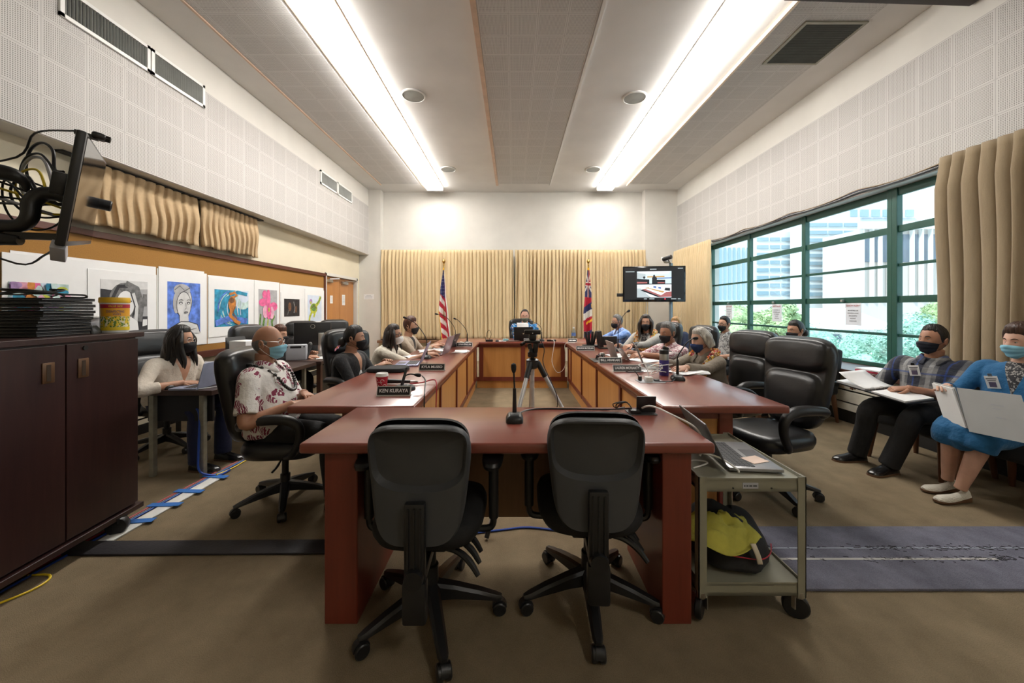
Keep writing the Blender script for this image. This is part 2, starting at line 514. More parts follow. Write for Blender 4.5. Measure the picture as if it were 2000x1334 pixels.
TXT = mat('black_ink', (.03, .03, .035), .6)
TXTR = mat('red_ink', (.5, .12, .12), .6)
def sign(y, z, label, w=.215, h=.28):
    """paper taped to a pane, facing into the room (-X)"""
    M = T((4.262, y, z), (PI / 2, 0, -PI / 2))
    t = thing('safety_sign', label, 'sign', (4.262, y, z), 0, 'safety notices taped to the window panes')
    b = B(); b.span((4.262, y - w / 2, z - h / 2), (4.2645, y + w / 2, z + h / 2))
    part(t, 'sheet', b, SIGNM, True, smooth=False)
    b = B()
    text_bm(b, 'SAFETY ALERT', .028, M @ T((0, .105, .0035)), 0, maxw=.18)
    part(t, 'heading', b, TXTR, True, smooth=False)
    b = B()
    for i, s in enumerate(('NO SITTING ON', 'WOODEN LEDGE', 'OR LEANING', 'AGAINST', 'WINDOWS')):
        text_bm(b, s, .019, M @ T((0, .045 - i * .033, .0035)), 0, maxw=.15)
    part(t, 'lettering', b, TXT, True, smooth=False)
sign(3.55, 1.235, 'white safety notice on the window pane behind the plaid shirt man')
sign(4.62, 1.235, 'white safety notice in the middle of the window above the empty chair')
sign(5.96, 1.235, 'white safety notice taped to the pane above the woman by the window')
sign(7.28, 1.235, 'faint white safety notice on the window pane farthest down the room')

# doors in the left wall
DW = .735
for k, (y0, ww, hh) in enumerate(((7.64, .72, .115), (8.375, .70, .17))):
    d = struct('door_%d' % (k + 1), B().span((-4.02, y0, .01), (-3.95, y0 + ww, 1.985), .003), DOORWOOD, smooth=False)
    p = finish('door_handle', B().span((-3.95, y0 + (ww - .1 if k == 0 else .06), .93), (-3.91, y0 + (ww - .06 if k == 0 else .1), 1.05), .006), STEEL); p.parent = d
    p = finish('door_closer', B().span((-3.95, y0 + .03, 1.86), (-3.90, y0 + .33, 1.92), .01).tube([(-3.92, y0 + .2, 1.93), (-3.8, y0 + .4 + .2 * k, 1.95)], .012, smooth=False), STEEL); p.parent = d
b = B()
b.span((-3.95, 7.57, 0), (-3.865, 7.63, 2.04)); b.span((-3.95, 9.085, 0), (-3.865, 9.14, 2.04)); b.span((-3.95, 7.57, 1.99), (-3.865, 9.14, 2.05))
struct('trim_13', b, WHITE, smooth=False)
for y, z, h, w, lb in ((7.98, 1.50, .17, .115, 'small white notice sheet taped to the left door leaf'), (8.55, 1.50, .24, .15, 'larger white notice sheet taped to the right door leaf')):
    t = thing('door_notice', lb, 'sign', (-3.948, y, z), 0, 'notices taped to the wooden doors')
    part(t, 'sheet', B().span((-3.949, y - w / 2, z - h / 2), (-3.947, y + w / 2, z + h / 2)), PAPER, True, smooth=False)
    b = B()
    for i in range(6): b.span((-3.9465, y - w * .35, z + h * (.3 - .11 * i)), (-3.946, y + w * .35, z + h * (.33 - .11 * i)))
    part(t, 'text_lines', b, GREYL, True, smooth=False)
t = thing('wall_notice', 'small pale notice sheet on the cream wall beside the doors', 'sign', (-3.64, 9.246, 1.60))
part(t, 'sheet', B().span((-3.76, 9.246, 1.535), (-3.51, 9.249, 1.665)), PAPER, True, smooth=False)
b = B()
for i, w in enumerate((.06, .09, .09)): b.span((-3.635 - w, 9.2455, 1.62 - .03 * i), (-3.635 + w, 9.2458, 1.632 - .03 * i))
part(t, 'text_lines', b, GREYL, True, smooth=False)

# ------------------------------------------------------------------ ceiling fittings
LENS = mat_emit('fluorescent_diffuser', (1.0, .965, .91), 16)
YS = [-1.85, -.63, 2.93, 4.15, 5.37, 6.60, 7.82, 9.05]
names = ['added unseen behind the camera', '', 'nearest in view', 'second in view', 'third in view', 'fourth in view', 'farthest']
for side, x0, x1 in (('left', -2.12, -1.735), ('right', 2.055, 2.425)):
    for k in (0, 2, 3, 4, 5, 6):
        if k == 0 and side == 'left': continue  # first right-row lamp is unseen, added to brighten the near front faces
        y0, y1 = YS[k], YS[k + 1]
        t = thing('ceiling_light', 'glowing white ceiling light, %s in the %s row' % (names[k], side), 'ceiling light', ((x0 + x1) / 2, (y0 + y1) / 2, 4.29), 0, 'fluorescent ceiling lights in the %s row' % side)
        b = B().span((x0 - (.085 if side == 'left' else .01), y0 + .002, 4.268), (x1 + .012, y1 - .002, 4.289), .003)
        part(t, 'housing', b, PINKTRIM if side == 'left' else WHITEP, True, smooth=False)
        b = B().span((x0, y0 + .012, 4.205), (x1, y1 - .012, 4.268), .012)
        part(t, 'diffuser', b, LENS, True)
        if k in (0, 6): part(t, 'end_cap', B().span((x0 - .004, y1 - .012, 4.198), (x1 + .004, y1 - .002, 4.289), .002), WHITEP, True)
for x, y, lb in ((-1.40, 5.146, 'near left round ceiling speaker beside the left light row'), (1.71, 5.196, 'near right round ceiling speaker beside the right light row'), (-1.40, 7.88, 'far left round ceiling speaker near the back wall'), (1.70, 7.88, 'far right round ceiling speaker near the back wall')):
    t = thing('ceiling_speaker', lb, 'speaker', (x, y, 4.29), 0, 'round speakers set in the ceiling')
    part(t, 'rim', B().lathe([(.165, 4.289), (.165, 4.275), (.15, 4.268), (.146, 4.278)], 28, T((x, y, 0))), WHITEP, True)
    part(t, 'grille', B().lathe([(.147, 4.285), (.147, 4.274), (.0, 4.272)], 28, T((x, y, 0))), VENTM, True)
def wall_vent(y0, y1, lb):
    t = thing('wall_vent', lb, 'vent', (-3.636, (y0 + y1) / 2, 3.66), 0, 'air vents high on the left wall')
    z0, z1 = 3.655, 3.915; X = -3.638
    b = B()
    b.span((X, y0, z0), (X + .02, y1, z0 + .03)).span((X, y0, z1 - .03), (X + .02, y1, z1)).span((X, y0, z0), (X + .02, y0 + .03, z1)).span((X, y1 - .03, z0), (X + .02, y1, z1))
    part(t, 'frame', b, WHITEP, True, smooth=False)
    b = B(); b.span((X, y0 + .03, z0 + .03), (X + .004, y1 - .03, z1 - .03), mi=1)
    n = 26
    for k in range(n):
        y = y0 + .04 + (y1 - y0 - .08) * k / (n - 1)
        b.box((.014, .0035, z1 - z0 - .06), (X + .011, y, (z0 + z1) / 2), (0, 0, .5))
    part(t, 'slats', b, [VENTM, VENTD], True, smooth=False)
wall_vent(2.94, 3.67, 'nearest large grey air vent high on the left wall')
wall_vent(3.685, 4.32, 'large grey air vent on the left wall, second from the front')
wall_vent(6.92, 7.58, 'small far air vent high on the left wall, left of the pair')
wall_vent(7.60, 8.26, 'small far air vent high on the left wall, right of the pair')
t = thing('ceiling_grille', 'dark square louvred air grille in the right ceiling strip', 'vent', (3.34, 4.15, 4.28))
part(t, 'frame', B().span((3.02, 3.80, 4.262), (3.67, 3.83, 4.278)).span((3.02, 4.44, 4.262), (3.67, 4.47, 4.278)).span((3.02, 3.83, 4.262), (3.05, 4.44, 4.278)).span((3.64, 3.83, 4.262), (3.67, 4.44, 4.278)), CARTG, True, smooth=False)
b = B()
b.span((3.05, 3.83, 4.272), (3.64, 4.44, 4.277), mi=1)
for k in range(24): b.box((.59, .006, .012), (3.345, 3.845 + k * .0255, 4.268), (.6, 0, 0))
part(t, 'louvres', b, [mat('louvre_grey', (.12, .13, .115), .5), VENTD], True, smooth=False)
t = thing('screen_housing', 'dark long projection screen housing hung under the ceiling at upper right', 'screen housing', (3.26, 3.25, 4.03))
part(t, 'case', B().box((1.68, .13, .13), (3.27, 3.25, 4.115), (0, .03, 0), .01), mat('dark_brown_case', (.035, .027, .025), .6), True)
part(t, 'bracket', B().span((2.6, 3.23, 4.17), (2.64, 3.27, 4.29)), BLACK, True)
part(t, 'bracket', B().span((3.9, 3.23, 4.15), (3.94, 3.27, 4.29)), BLACK, True)

# ------------------------------------------------------------------ curtains
def curtain(p0, p1, z0, z1, n, folds, amp, seed=0, header=.09, pinch=False):
    p0, p1, n = V(p0), V(p1), V(n)
    r = random.Random(seed)
    ph = [r.uniform(-.45, .45) for _ in range(folds + 2)]
    am = [r.uniform(.65, 1.2) for _ in range(folds + 2)]
    def fn(u, v):
        z = z1 + (z0 - z1) * v
        k = u * folds
        i = int(k); f = k - i
        pj = (ph[i] * (1 - f) + ph[i + 1] * f) * (.25 if pinch else 1)
        aa = am[i] * (1 - f) + am[i + 1] * f
        d = (v * (z1 - z0))
        g = min(1, .38 + .62 * max(0, d - header * .5) / .25)
        if pinch:
            g = .55 if d < header * .8 else min(1.1, .25 + (d - header * .8) * 3.2)
        s = math.sin(2 * PI * (k + pj * (.3 + .7 * v)))
        s = 1 - 2 * (1 - abs(math.sin(PI * (k + pj * (.3 + .7 * v))))) ** 1.6
        off = amp * aa * g * s + .012 * math.sin(7 * v + 5 * u)
        su = u + .25 / folds * math.cos(2 * PI * k) * g * .7
        su += .006 * math.sin(3 * v + ph[i] * 20) * v
        p = p0 + (p1 - p0) * su
        q = p + n * (off + amp)
        return (q.x, q.y, z + .012 * v * math.sin(6 * PI * u + seed))
    b = B()
    b.grid(fn, folds * 8, 28 if not pinch else 20)
    return b
solo('curtain', curtain((-3.34, 9.30, 0), (-.02, 9.30, 0), .53, 2.775, (0, -1, 0), 36, .052, 1), CURT, 'left half of the cream pleated curtain across the back wall', 'curtain', 'cream curtains on the back wall', solid=.004, angle=180)
solo('curtain', curtain((.03, 9.30, 0), (3.34, 9.30, 0), .53, 2.775, (0, -1, 0), 36, .052, 2), CURT, 'right half of the cream pleated curtain across the back wall', 'curtain', 'cream curtains on the back wall', solid=.004, angle=180)
solo('curtain', curtain((4.06, 9.2, 0), (4.06, 7.52, 0), .64, 2.72, (-1, 0, 0), 19, .055, 3), CURT, 'cream curtain on the right wall in the far corner behind the wall screen', 'curtain', solid=.004, angle=180)
solo('curtain', curtain((4.02, 3.44, 0), (4.02, 2.1, 0), .64, 2.70, (-1, 0, 0), 13, .055, 4), CURT_SHADED, 'cream curtain darkened as shade at the right edge, drawn beside the window', 'curtain', solid=.004, angle=180)
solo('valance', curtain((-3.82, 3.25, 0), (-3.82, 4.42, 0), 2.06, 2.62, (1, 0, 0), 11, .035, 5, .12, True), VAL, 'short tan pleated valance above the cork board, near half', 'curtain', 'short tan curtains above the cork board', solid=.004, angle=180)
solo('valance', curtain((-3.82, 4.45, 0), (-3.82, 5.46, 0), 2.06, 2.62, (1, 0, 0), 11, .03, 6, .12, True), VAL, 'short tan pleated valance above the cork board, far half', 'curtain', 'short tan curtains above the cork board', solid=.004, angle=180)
solo('curtain_rail', B().span((-3.87, 3.1, 2.632), (-3.80, 5.6, 2.649)), VENTD, 'dark curtain rail over the short tan valances', 'rail', smooth=False)
# window cable bundle
for k, (dz, c, lb) in enumerate(((0, BLACK, 'thick black cable strung along the top of the window'), (.022, mat('blue_black_cable', (.02, .03, .08), .5), 'dark blue cable strung along the top of the window'), (.03, mat('tan_cable', (.3, .22, .13), .5), 'thin tan cable sagging above the window head'))):
    pts = []
    r = random.Random(k)
    for i in range(17):
        y = 3.3 + i * (7.6 - 3.3) / 16
        sag = -.02 * abs(math.sin(i * PI / 4)) * (1 + .3 * k)
        pts.append((4.095 - .008 * k, y, 2.68 + dz + sag + r.uniform(-.004, .004)))
    solo('window_cable', B().tube(pts, .009 if k == 0 else .006, 6), c, lb, 'cable', origin=(4.1, 5.4, 2.68))

# ------------------------------------------------------------------ outdoors
HAZE = mat('pale_concrete', (.60, .63, .64), .8, var=.03, vscale=.05)
HAZE2 = mat('white_stone', (.66, .66, .64), .8, var=.03, vscale=.05)
BGL = mat('blue_grey_glazing', (.24, .34, .40), .4, var=.06, vscale=.1)
BGD = mat('dark_glazing', (.10, .14, .19), .3, var=.1, vscale=.1)
BBEI = mat('beige_stone', (.50, .46, .44), .8, var=.03, vscale=.05)
ROOFG = mat('grey_roof', (.42, .44, .48), .7, var=.05, vscale=.1)
solo('street_ground', B().span((4.9, -80, -9.2), (400, 330, -9)), mat('pale_asphalt', (.55, .56, .55), .9), 'pale ground outside far below the windows', 'ground', smooth=False)
def bldg(name, lb, px0, px1, ytop, Y, depth, m):
    a = P(px0, ytop, Y); c = P(px1, ytop, Y)
    t = thing(name, lb, 'building', ((a.x + c.x) / 2, Y + depth / 2, -9))
    part(t, 'wall', B().span((a.x, Y, -9), (c.x, Y + depth, a.z)), m, True, smooth=False)
    return t, a.x, c.x, a.z
def band(t, px0, px1, y0, y1, Y, m, name='window_band', d=.4):
    a = P(px0, y0, Y); c = P(px1, y1, Y)
    part(t, name, B().span((a.x, Y - d, c.z), (c.x, Y + .2, a.z)), m, True, smooth=False)
t, *_ = bldg('office_tower', 'white office tower with rows of grey windows, seen through the middle of the window', 1574, 1680, 424, 140, 8, HAZE)
for i in range(10):
    for x0, x1 in ((1580, 1614), (1618, 1644), (1648, 1674)): band(t, x0, x1, 436 + i * 15, 443 + i * 15, 140, BGL)
band(t, 1590, 1660, 412, 424, 141, HAZE, 'roof_block', 0)
t, *_ = bldg('office_wing', 'lower pale office block left of the white tower, seen through the window', 1474, 1573, 452, 150, 35, HAZE)
for i in range(8):
    for x0, x1 in ((1478, 1500), (1504, 1522), (1526, 1550), (1554, 1570)): band(t, x0, x1, 464 + i * 15, 471 + i * 15, 150, BGL)
t, *_ = bldg('piered_tower', 'tower with tall dark glass strips between pale piers, seen through the right windows', 1682, 1860, 448, 120, 15, BBEI)
for x0, x1 in ((1686, 1698), (1702, 1714), (1718, 1732), (1762, 1776), (1782, 1794), (1800, 1812), (1818, 1834)): band(t, x0, x1, 458, 512, 120, BGD, 'glass_strip')
for x0 in (1680, 1699, 1715, 1733, 1746, 1777, 1795, 1813, 1836): band(t, x0, x0 + 3, 440, 580, 119.5, HAZE2, 'pier', 1)
band(t, 1676, 1862, 434, 448, 119, HAZE2, 'roof_block', 1)
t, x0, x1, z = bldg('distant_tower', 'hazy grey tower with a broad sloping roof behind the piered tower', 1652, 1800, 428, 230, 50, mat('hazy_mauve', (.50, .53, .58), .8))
part(t, 'roof', B().loft([[(x0, 230, z), (x1, 230, z), (x1, 280, z), (x0, 280, z)], [(x0 + 12, 240, z + 10), (x1 - 12, 240, z + 10), (x1 - 12, 270, z + 10), (x0 + 12, 270, z + 10)]]), ROOFG, True, smooth=False)
for k in range(6): band(t, 1658 + k * 22, 1672 + k * 22, 410, 424, 229, BGL, 'dormer', 1)
t, *_ = bldg('finned_block', 'pale block with vertical fins at the far left of the window', 1380, 1468, 476, 110, 30, HAZE)
for k in range(9): band(t, 1386 + k * 9, 1390 + k * 9, 484, 586, 110, BGL, 'fin_window')
Yc = 55
a, c = P(1556, 640, Yc), P(1742, 640, Yc)
t = thing('gabled_hall', 'low white hall with a broad pitched roof behind the trees outside', 'building', ((a.x + c.x) / 2, Yc + 8, -9))
part(t, 'wall', B().span((a.x, Yc, -9), (c.x, Yc + 16, -1.6)), HAZE2, True, smooth=False)
part(t, 'roof', B().prism([(a.x - 1, Yc - .8, -1.8), (a.x - 1, Yc + 16.8, -1.8), (a.x - 1, Yc + 8, 1.3)], (c.x - a.x + 2, 0, 0)), mat('pale_roof', (.80, .76, .74), .8, var=.04, vscale=.3), True, smooth=False)
for k in range(4): part(t, 'window', B().span((a.x + 2 + k * 3.2, Yc - .1, -4.5), (a.x + 3.4 + k * 3.2, Yc + .1, -2.6)), BGD, True, smooth=False)
LEAF = mat('tree_leaf', (.30, .50, .40), .5, var=.4, vscale=1.2)
LEAF2 = mat('tree_leaf_yellowish', (.36, .48, .24), .5, var=.4, vscale=1.2)
BARK = mat('bark', (.12, .09, .07), .9)
def tree(lb, px, ytop, Y, R, m, seed, n=26000, ls=.095):
    r = random.Random(seed)
    c = P(px, ytop, Y)
    cz = c.z - R * .72
    t = thing('tree', lb, 'tree', (c.x, Y, -9), 0, 'trees outside the window')
    b = B()
    lumps = []
    for k in range(34):
        d = V((r.gauss(0, 1), r.gauss(0, 1), r.gauss(0, .8))).normalized() * R * r.uniform(.45, .8)
        lumps.append((V((c.x + d.x, Y + d.y, cz + d.z * .8)), R * r.uniform(.22, .36)))
    vs, fs = [], []
    o0 = V((c.x, Y, -9))
    for k in range(n):
        lc, lr = lumps[r.randrange(len(lumps))]
        d = V((r.gauss(0, 1), r.gauss(0, 1), r.gauss(0, 1))).normalized()
        q = lc + d * lr * r.uniform(.75, 1.08) - o0
        e = V((r.uniform(-1, 1), r.uniform(-1, 1), r.uniform(-.6, .6))); e = (e - d * e.dot(d) * .7).normalized()
        g = d.cross(e).normalized()
        s = ls * r.uniform(.6, 1.2); e = e * s; g = g * s * .5; i = len(vs)
        vs += [q - e, q - g + d * s * .15, q + e, q + g + d * s * .15]; fs.append((i, i + 1, i + 2, i + 3))
    for lc, lr in lumps: b.ell(lc - o0, (lr * .8,) * 3, 8)
    me0 = bpy.data.meshes.new('tmp'); b.bm.to_mesh(me0); b.bm.free()
    i = len(vs); vs += [v.co.copy() for v in me0.vertices]; fs += [tuple(j + i for j in pl.vertices) for pl in me0.polygons]
    bpy.data.meshes.remove(me0)
    me = bpy.data.meshes.new('foliage'); me.from_pydata(vs, [], fs); me.materials.append(m)
    o = bpy.data.objects.new('foliage', me); COL.objects.link(o); o.parent = t
    part(t, 'trunk', B().tube([(c.x, Y, -9), (c.x + .2, Y, -5), (c.x, Y, cz - R * .2)], [.45, .35, .2], 8), BARK, True)
tree('broad pale green tree in the middle right panes, just outside', 1668, 640, 29, 5.4, LEAF, 11)
tree('broad pale green tree behind the plaid shirt man, outside', 1790, 622, 21, 3.2, LEAF, 12)
tree('green tree outside at the far right behind the darkened cream curtain', 2010, 600, 13.5, 3.0, LEAF, 13)
tree('small yellowish tree beyond the far window panes', 1518, 592, 38, 2.6, LEAF2, 14, 9000, .17)
tree('small green tree outside left of the white hall', 1440, 600, 50, 4.6, LEAF2, 15, 9000, .17)
tree('yellowish tree outside behind the big trees at right', 1850, 590, 44, 3.2, LEAF2, 16, 9000, .15)
# ------------------------------------------------------------------ council tables
TZ = .76
def top_slab(a, c, m, t, name='tabletop'):
    b = B().span((a[0], a[1], TZ - .045), (c[0], c[1], TZ), .012, seg=3)
    return part(t, name, b, m, True)
def wing(lb, xi, xo, y0, y1):
    """one long side of the table ring: xi inner edge, xo outer (seat) edge"""
    sg = 1 if xo > xi else -1
    t = thing('council_table', lb, 'table', ((xi + xo) / 2, (y0 + y1) / 2, 0))
    top_slab((min(xi, xo), y0), (max(xi, xo), y1), REDWOOD, t)
    f = xi + sg * .045                                   # face of the panelled front
    b = B()
    b.span((f, y0 + .10, .135), (f + sg * .03, y1, .19)); b.span((f, y0 + .10, .66), (f + sg * .03, y1, .715))
    st = [y0 + .10, 3.03, 3.9, 4.77, 5.64, y1 - .045]
    for y in st: b.span((f - sg * .004, y, .135), (f + sg * .03, y + .045, .715), .003)
    part(t, 'front_frame', b, REDWOOD_Z, True, smooth=False)
    for ya, yb in zip(st[:-1], st[1:]):
        part(t, 'front_panel', B().span((f + sg * .012, ya + .04, .185), (f + sg * .024, yb + .005, .665)), MAPLE, True, smooth=False)
    part(t, 'plinth', B().span((f + sg * .02, y0 + .12, 0), (f + sg * .04, y1, .14)), MAPLE, True, smooth=False)
    e = xi + sg * .45
    b = B()
    for ya in (y0 + .10,):
        b.span((f, ya, .66), (e, ya + .03, .715)); b.span((f, ya, 0), (e, ya + .03, .12)); b.span((f, ya, 0), (f + sg * .07, ya + .03, .715)); b.span((e - sg * .08, ya - .01, 0), (e, ya + .07, .715), .004)
    part(t, 'end_frame', b, REDWOOD_Z, True, smooth=False)
    part(t, 'end_panel', B().span((f + sg * .06, y0 + .11, .11), (e - sg * .07, y0 + .122, .67)), MAPLE, True, smooth=False)
    for ya in (3.35, 4.7):
        part(t, 'support_panel', B().span((f + sg * .03, ya, 0), (e, ya + .03, .715)), REDWOOD_Z, True, smooth=False)
    return t
wing('long left cherry table with maple front panels, outer side seating four people', -.555, -1.275, 2.065, 5.985)
wing('long right cherry table with maple front panels, outer side near the window', .835, 1.555, 2.065, 5.985)
t = thing('council_table', 'back cherry table closing the ring, where the blue shirt man with the paper sits', 'table', (.14, 6.35, 0))
top_slab((-1.275, 5.99), (1.555, 6.70), REDWOOD_X, t)
b = B(); fy = 6.03
b.span((-.6, fy, .12), (.88, fy + .03, .185)); b.span((-.6, fy, .67), (.88, fy + .03, .715))
for x in (-.53, .155, .81): b.span((x - .035, fy - .004, .12), (x + .035, fy + .03, .715), .003)
part(t, 'front_frame', b, REDWOOD_Z, True, smooth=False)
for x0, x1 in ((-.5, .125), (.185, .78)): part(t, 'front_panel', B().span((x0, fy + .012, .18), (x1, fy + .024, .675)), MAPLE, True, smooth=False)
part(t, 'plinth', B().span((-.6, fy + .02, 0), (.88, fy + .04, .125)), MAPLE, True, smooth=False)
for x in (-1.2, 1.47): part(t, 'leg', B().span((x - .03, 6.1, 0), (x + .03, 6.62, .715)), REDWOOD_Z, True, smooth=False)
t = thing('front_table', 'cherry table nearest the camera with two black office chairs pushed against it', 'table', (-.02, 1.78, 0))
top_slab((-.875, 1.495), (.822, 2.055), REDWOOD_X, t)
for x0, x1 in ((-.784, -.647), (.617, .738)): part(t, 'leg', B().span((x0, 1.525, 0), (x1, 2.0, .715), .004), REDWOOD_Z, True, smooth=False)
part(t, 'modesty_panel', B().span((-.65, 1.93, .215), (.62, 1.955, .715)), PLY, True, smooth=False)
t = thing('power_socket_box', 'black flip-up power socket box open in the front tabletop', 'socket box', (.69, 1.93, TZ))
part(t, 'plate', B().span((.60, 1.89, TZ), (.74, 1.985, TZ + .004)), GREYP, True, smooth=False)
part(t, 'flap', B().box((.10, .006, .085), (.695, 1.93, TZ + .046), (.1, 0, 0)), BLACK, True, smooth=False)
part(t, 'socket', B().span((.605, 1.90, TZ + .004), (.66, 1.945, TZ + .022), .004), BLACK, True)

# ------------------------------------------------------------------ chairs
def slab(b, outline, layers, M=None, curve=None, mi=0, cap=True):
    """outline in x,z; layers of (scale, y, centre z); curve(x, z) pushes y"""
    M = M or Matrix()
    rings = []
    for sc, y, zc in layers:
        r = []
        for x, z in outline:
            xx, zz = x * sc, zc + (z - zc) * sc
            r.append(M @ V((xx, y + (curve(xx, zz) if curve else 0), zz)))
        rings.append(r)
    return b.loft(rings, cap, mi=mi)
def outl(w0, w1, z0, z1, n=40, p=4.0):
    """rounded outline, w0 half width at the bottom, w1 at the top"""
    o = []
    for k in range(n):
        a = 2 * PI * k / n
        c, s = math.cos(a), math.sin(a)
        t = math.copysign(abs(s) ** (2 / p), s)
        w = w0 + (w1 - w0) * (t + 1) / 2
        o.append((w * math.copysign(abs(c) ** (2 / p), c), (z0 + z1) / 2 + (z1 - z0) / 2 * t))
    return o
def star_base(t, ang, R=.285, m=BLACK):
    for k in range(5):
        a = math.radians(ang + 72 * k); c, s = math.cos(a), math.sin(a)
        Z = Matrix.Rotation(a, 4, 'Z')
        b = B()
        rings = []
        for x, w, z0, z1 in ((.02, .030, .085, .15), (.10, .026, .085, .135), (.20, .023, .075, .110), (R - .01, .020, .066, .086), (R + .015, .012, .066, .078)):
            rings.append([Z @ V(q) for q in ((x, -w, z0), (x, w, z0), (x, w, z1 - .01), (x, w * .6, z1), (x, -w * .6, z1), (x, -w, z1 - .01))])
        b.loft(rings)
        part(t, 'base_leg', b, m)
        b = B()
        for sgn in (-1, 1):
            b.lathe([(.0, -.011), (.024, -.011), (.028, -.007), (.028, .007), (.024, .011), (0, .011)], 16, Z @ T((R + .005, sgn * .015, .028), (PI / 2, 0, 0)))
        b.box((.03, .05, .022), (0, 0, 0), bev=.004) if False else None
        b.loft([[Z @ V((R + .005 + .031 * math.cos(q), y, .03 + .032 * math.sin(q))) for q in [PI * j / 8 for j in range(9)]] for y in (-.012, .012)])
        b.tube([Z @ V((R, 0, .05)), Z @ V((R, 0, .075))], .009, 8, smooth=False)
        part(t, 'caster', b, m)
def exec_chair():
    t = thing('executive_chair', 'x', 'chair')
    lean = T((0, -.20, .47), (.16, 0, 0))
    b = B()
    cv = lambda x, z: .28 * x * x
    slab(b, outl(.205, .262, 0, .645, 48, 4.4), [(.82, -.07, .32), (.96, -.055, .32), (1, -.02, .32), (1, .01, .32), (.94, .028, .32)], lean, cv)
    slab(b, outl(.232, .245, .40, .632, 48, 3.8), [(.98, -.0, .515), (1, .025, .515), (.93, .055, .515), (.75, .07, .515), (.3, .076, .515)], lean, cv)
    slab(b, outl(.165, .222, .02, .395, 48, 3.8), [(.98, -.0, .2), (1, .025, .2), (.93, .05, .2), (.75, .066, .2), (.3, .074, .2)], lean, cv)
    b = remesh(b, .011, 3)
    part(t, 'backrest', b, LEATHER, angle=180)
    b = B()
    o = outl(.23, .25, -.25, .25, p=3.4)
    def lay(sc, z, bulge=0): return [V((x * sc, y * sc + .02, z - (.05 * max(0, (y - .1)) * 4 * .25))) for x, y in o]
    b.loft([lay(.80, .365), lay(.95, .38), lay(1.0, .415), lay(1.0, .44), lay(.95, .468), lay(.75, .482), lay(.3, .488)])
    part(t, 'seat', b, LEATHER, angle=180)
    for s in (-1, 1):
        b = B()
        b.tube([(s * .235, -.17, .60), (s * .285, -.13, .645), (s * .295, .0, .665), (s * .295, .13, .662), (s * .295, .205, .62), (s * .292, .215, .54), (s * .285, .17, .44), (s * .22, .10, .395)],
               [.022, .028, .033, .034, .03, .026, .024, .02], 10)
        part(t, 'armrest', b, BLACK, angle=180)
    b = B()
    b.lathe([(.032, .09), (.032, .20), (.022, .205), (.022, .34), (.05, .345), (.05, .37)], 16)
    b.box((.2, .26, .035), (0, 0, .36), bev=.01)
    b.tube([(.08, .02, .35), (.22, .05, .34), (.29, .05, .33)], .007, 6)
    part(t, 'column', b, BLACK)
    star_base(t, 20)
    return t
FWD = lambda a: math.radians(a)
chair0 = exec_chair()
USED = [False]
def chair(x, y, yaw, lb, grp, z=0):
    if not USED[0]:
        USED[0] = True
        chair0.location = (x, y, z); chair0.rotation_euler = (0, 0, FWD(yaw)); chair0['label'] = lb; chair0['group'] = grp
        return chair0
    return dup(chair0, (x, y, z), FWD(yaw), lb, grp)
G = 'black leather executive chairs around the tables'
chair(1.80, 2.60, 104, 'empty black leather executive chair at the near end of the right table', G)
chair(1.98, 3.38, 104, 'black leather executive chair behind the grey haired woman, beside the empty one', G)
chair(-1.55, 2.50, -82, 'black leather executive chair holding the bald man in the floral shirt', G).scale = (.95, .95, .95)
chair(-1.45, 3.54, -124, 'black leather executive chair behind the woman in the black jacket', G)
chair(.14, 7.06, 178, 'black leather executive chair of the man at the back table', G)
chair(2.02, 4.42, 95, 'black leather executive chair of the man in the red patterned shirt', G)
chair(2.08, 5.45, 110, 'black leather executive chair of the woman in the orange lei', G)
chair(-3.30, 5.75, -150, 'black leather executive chair behind the computer monitor, left one of two', G)
chair(-3.12, 6.45, -150, 'black leather executive chair behind the computer monitor, right one of two', G)
chair(-3.22, 3.42, -112, 'black chair under the woman in the white cardigan', G)
chair(-3.10, 4.62, -100, 'black chair of the woman half hidden behind the bald man', G)

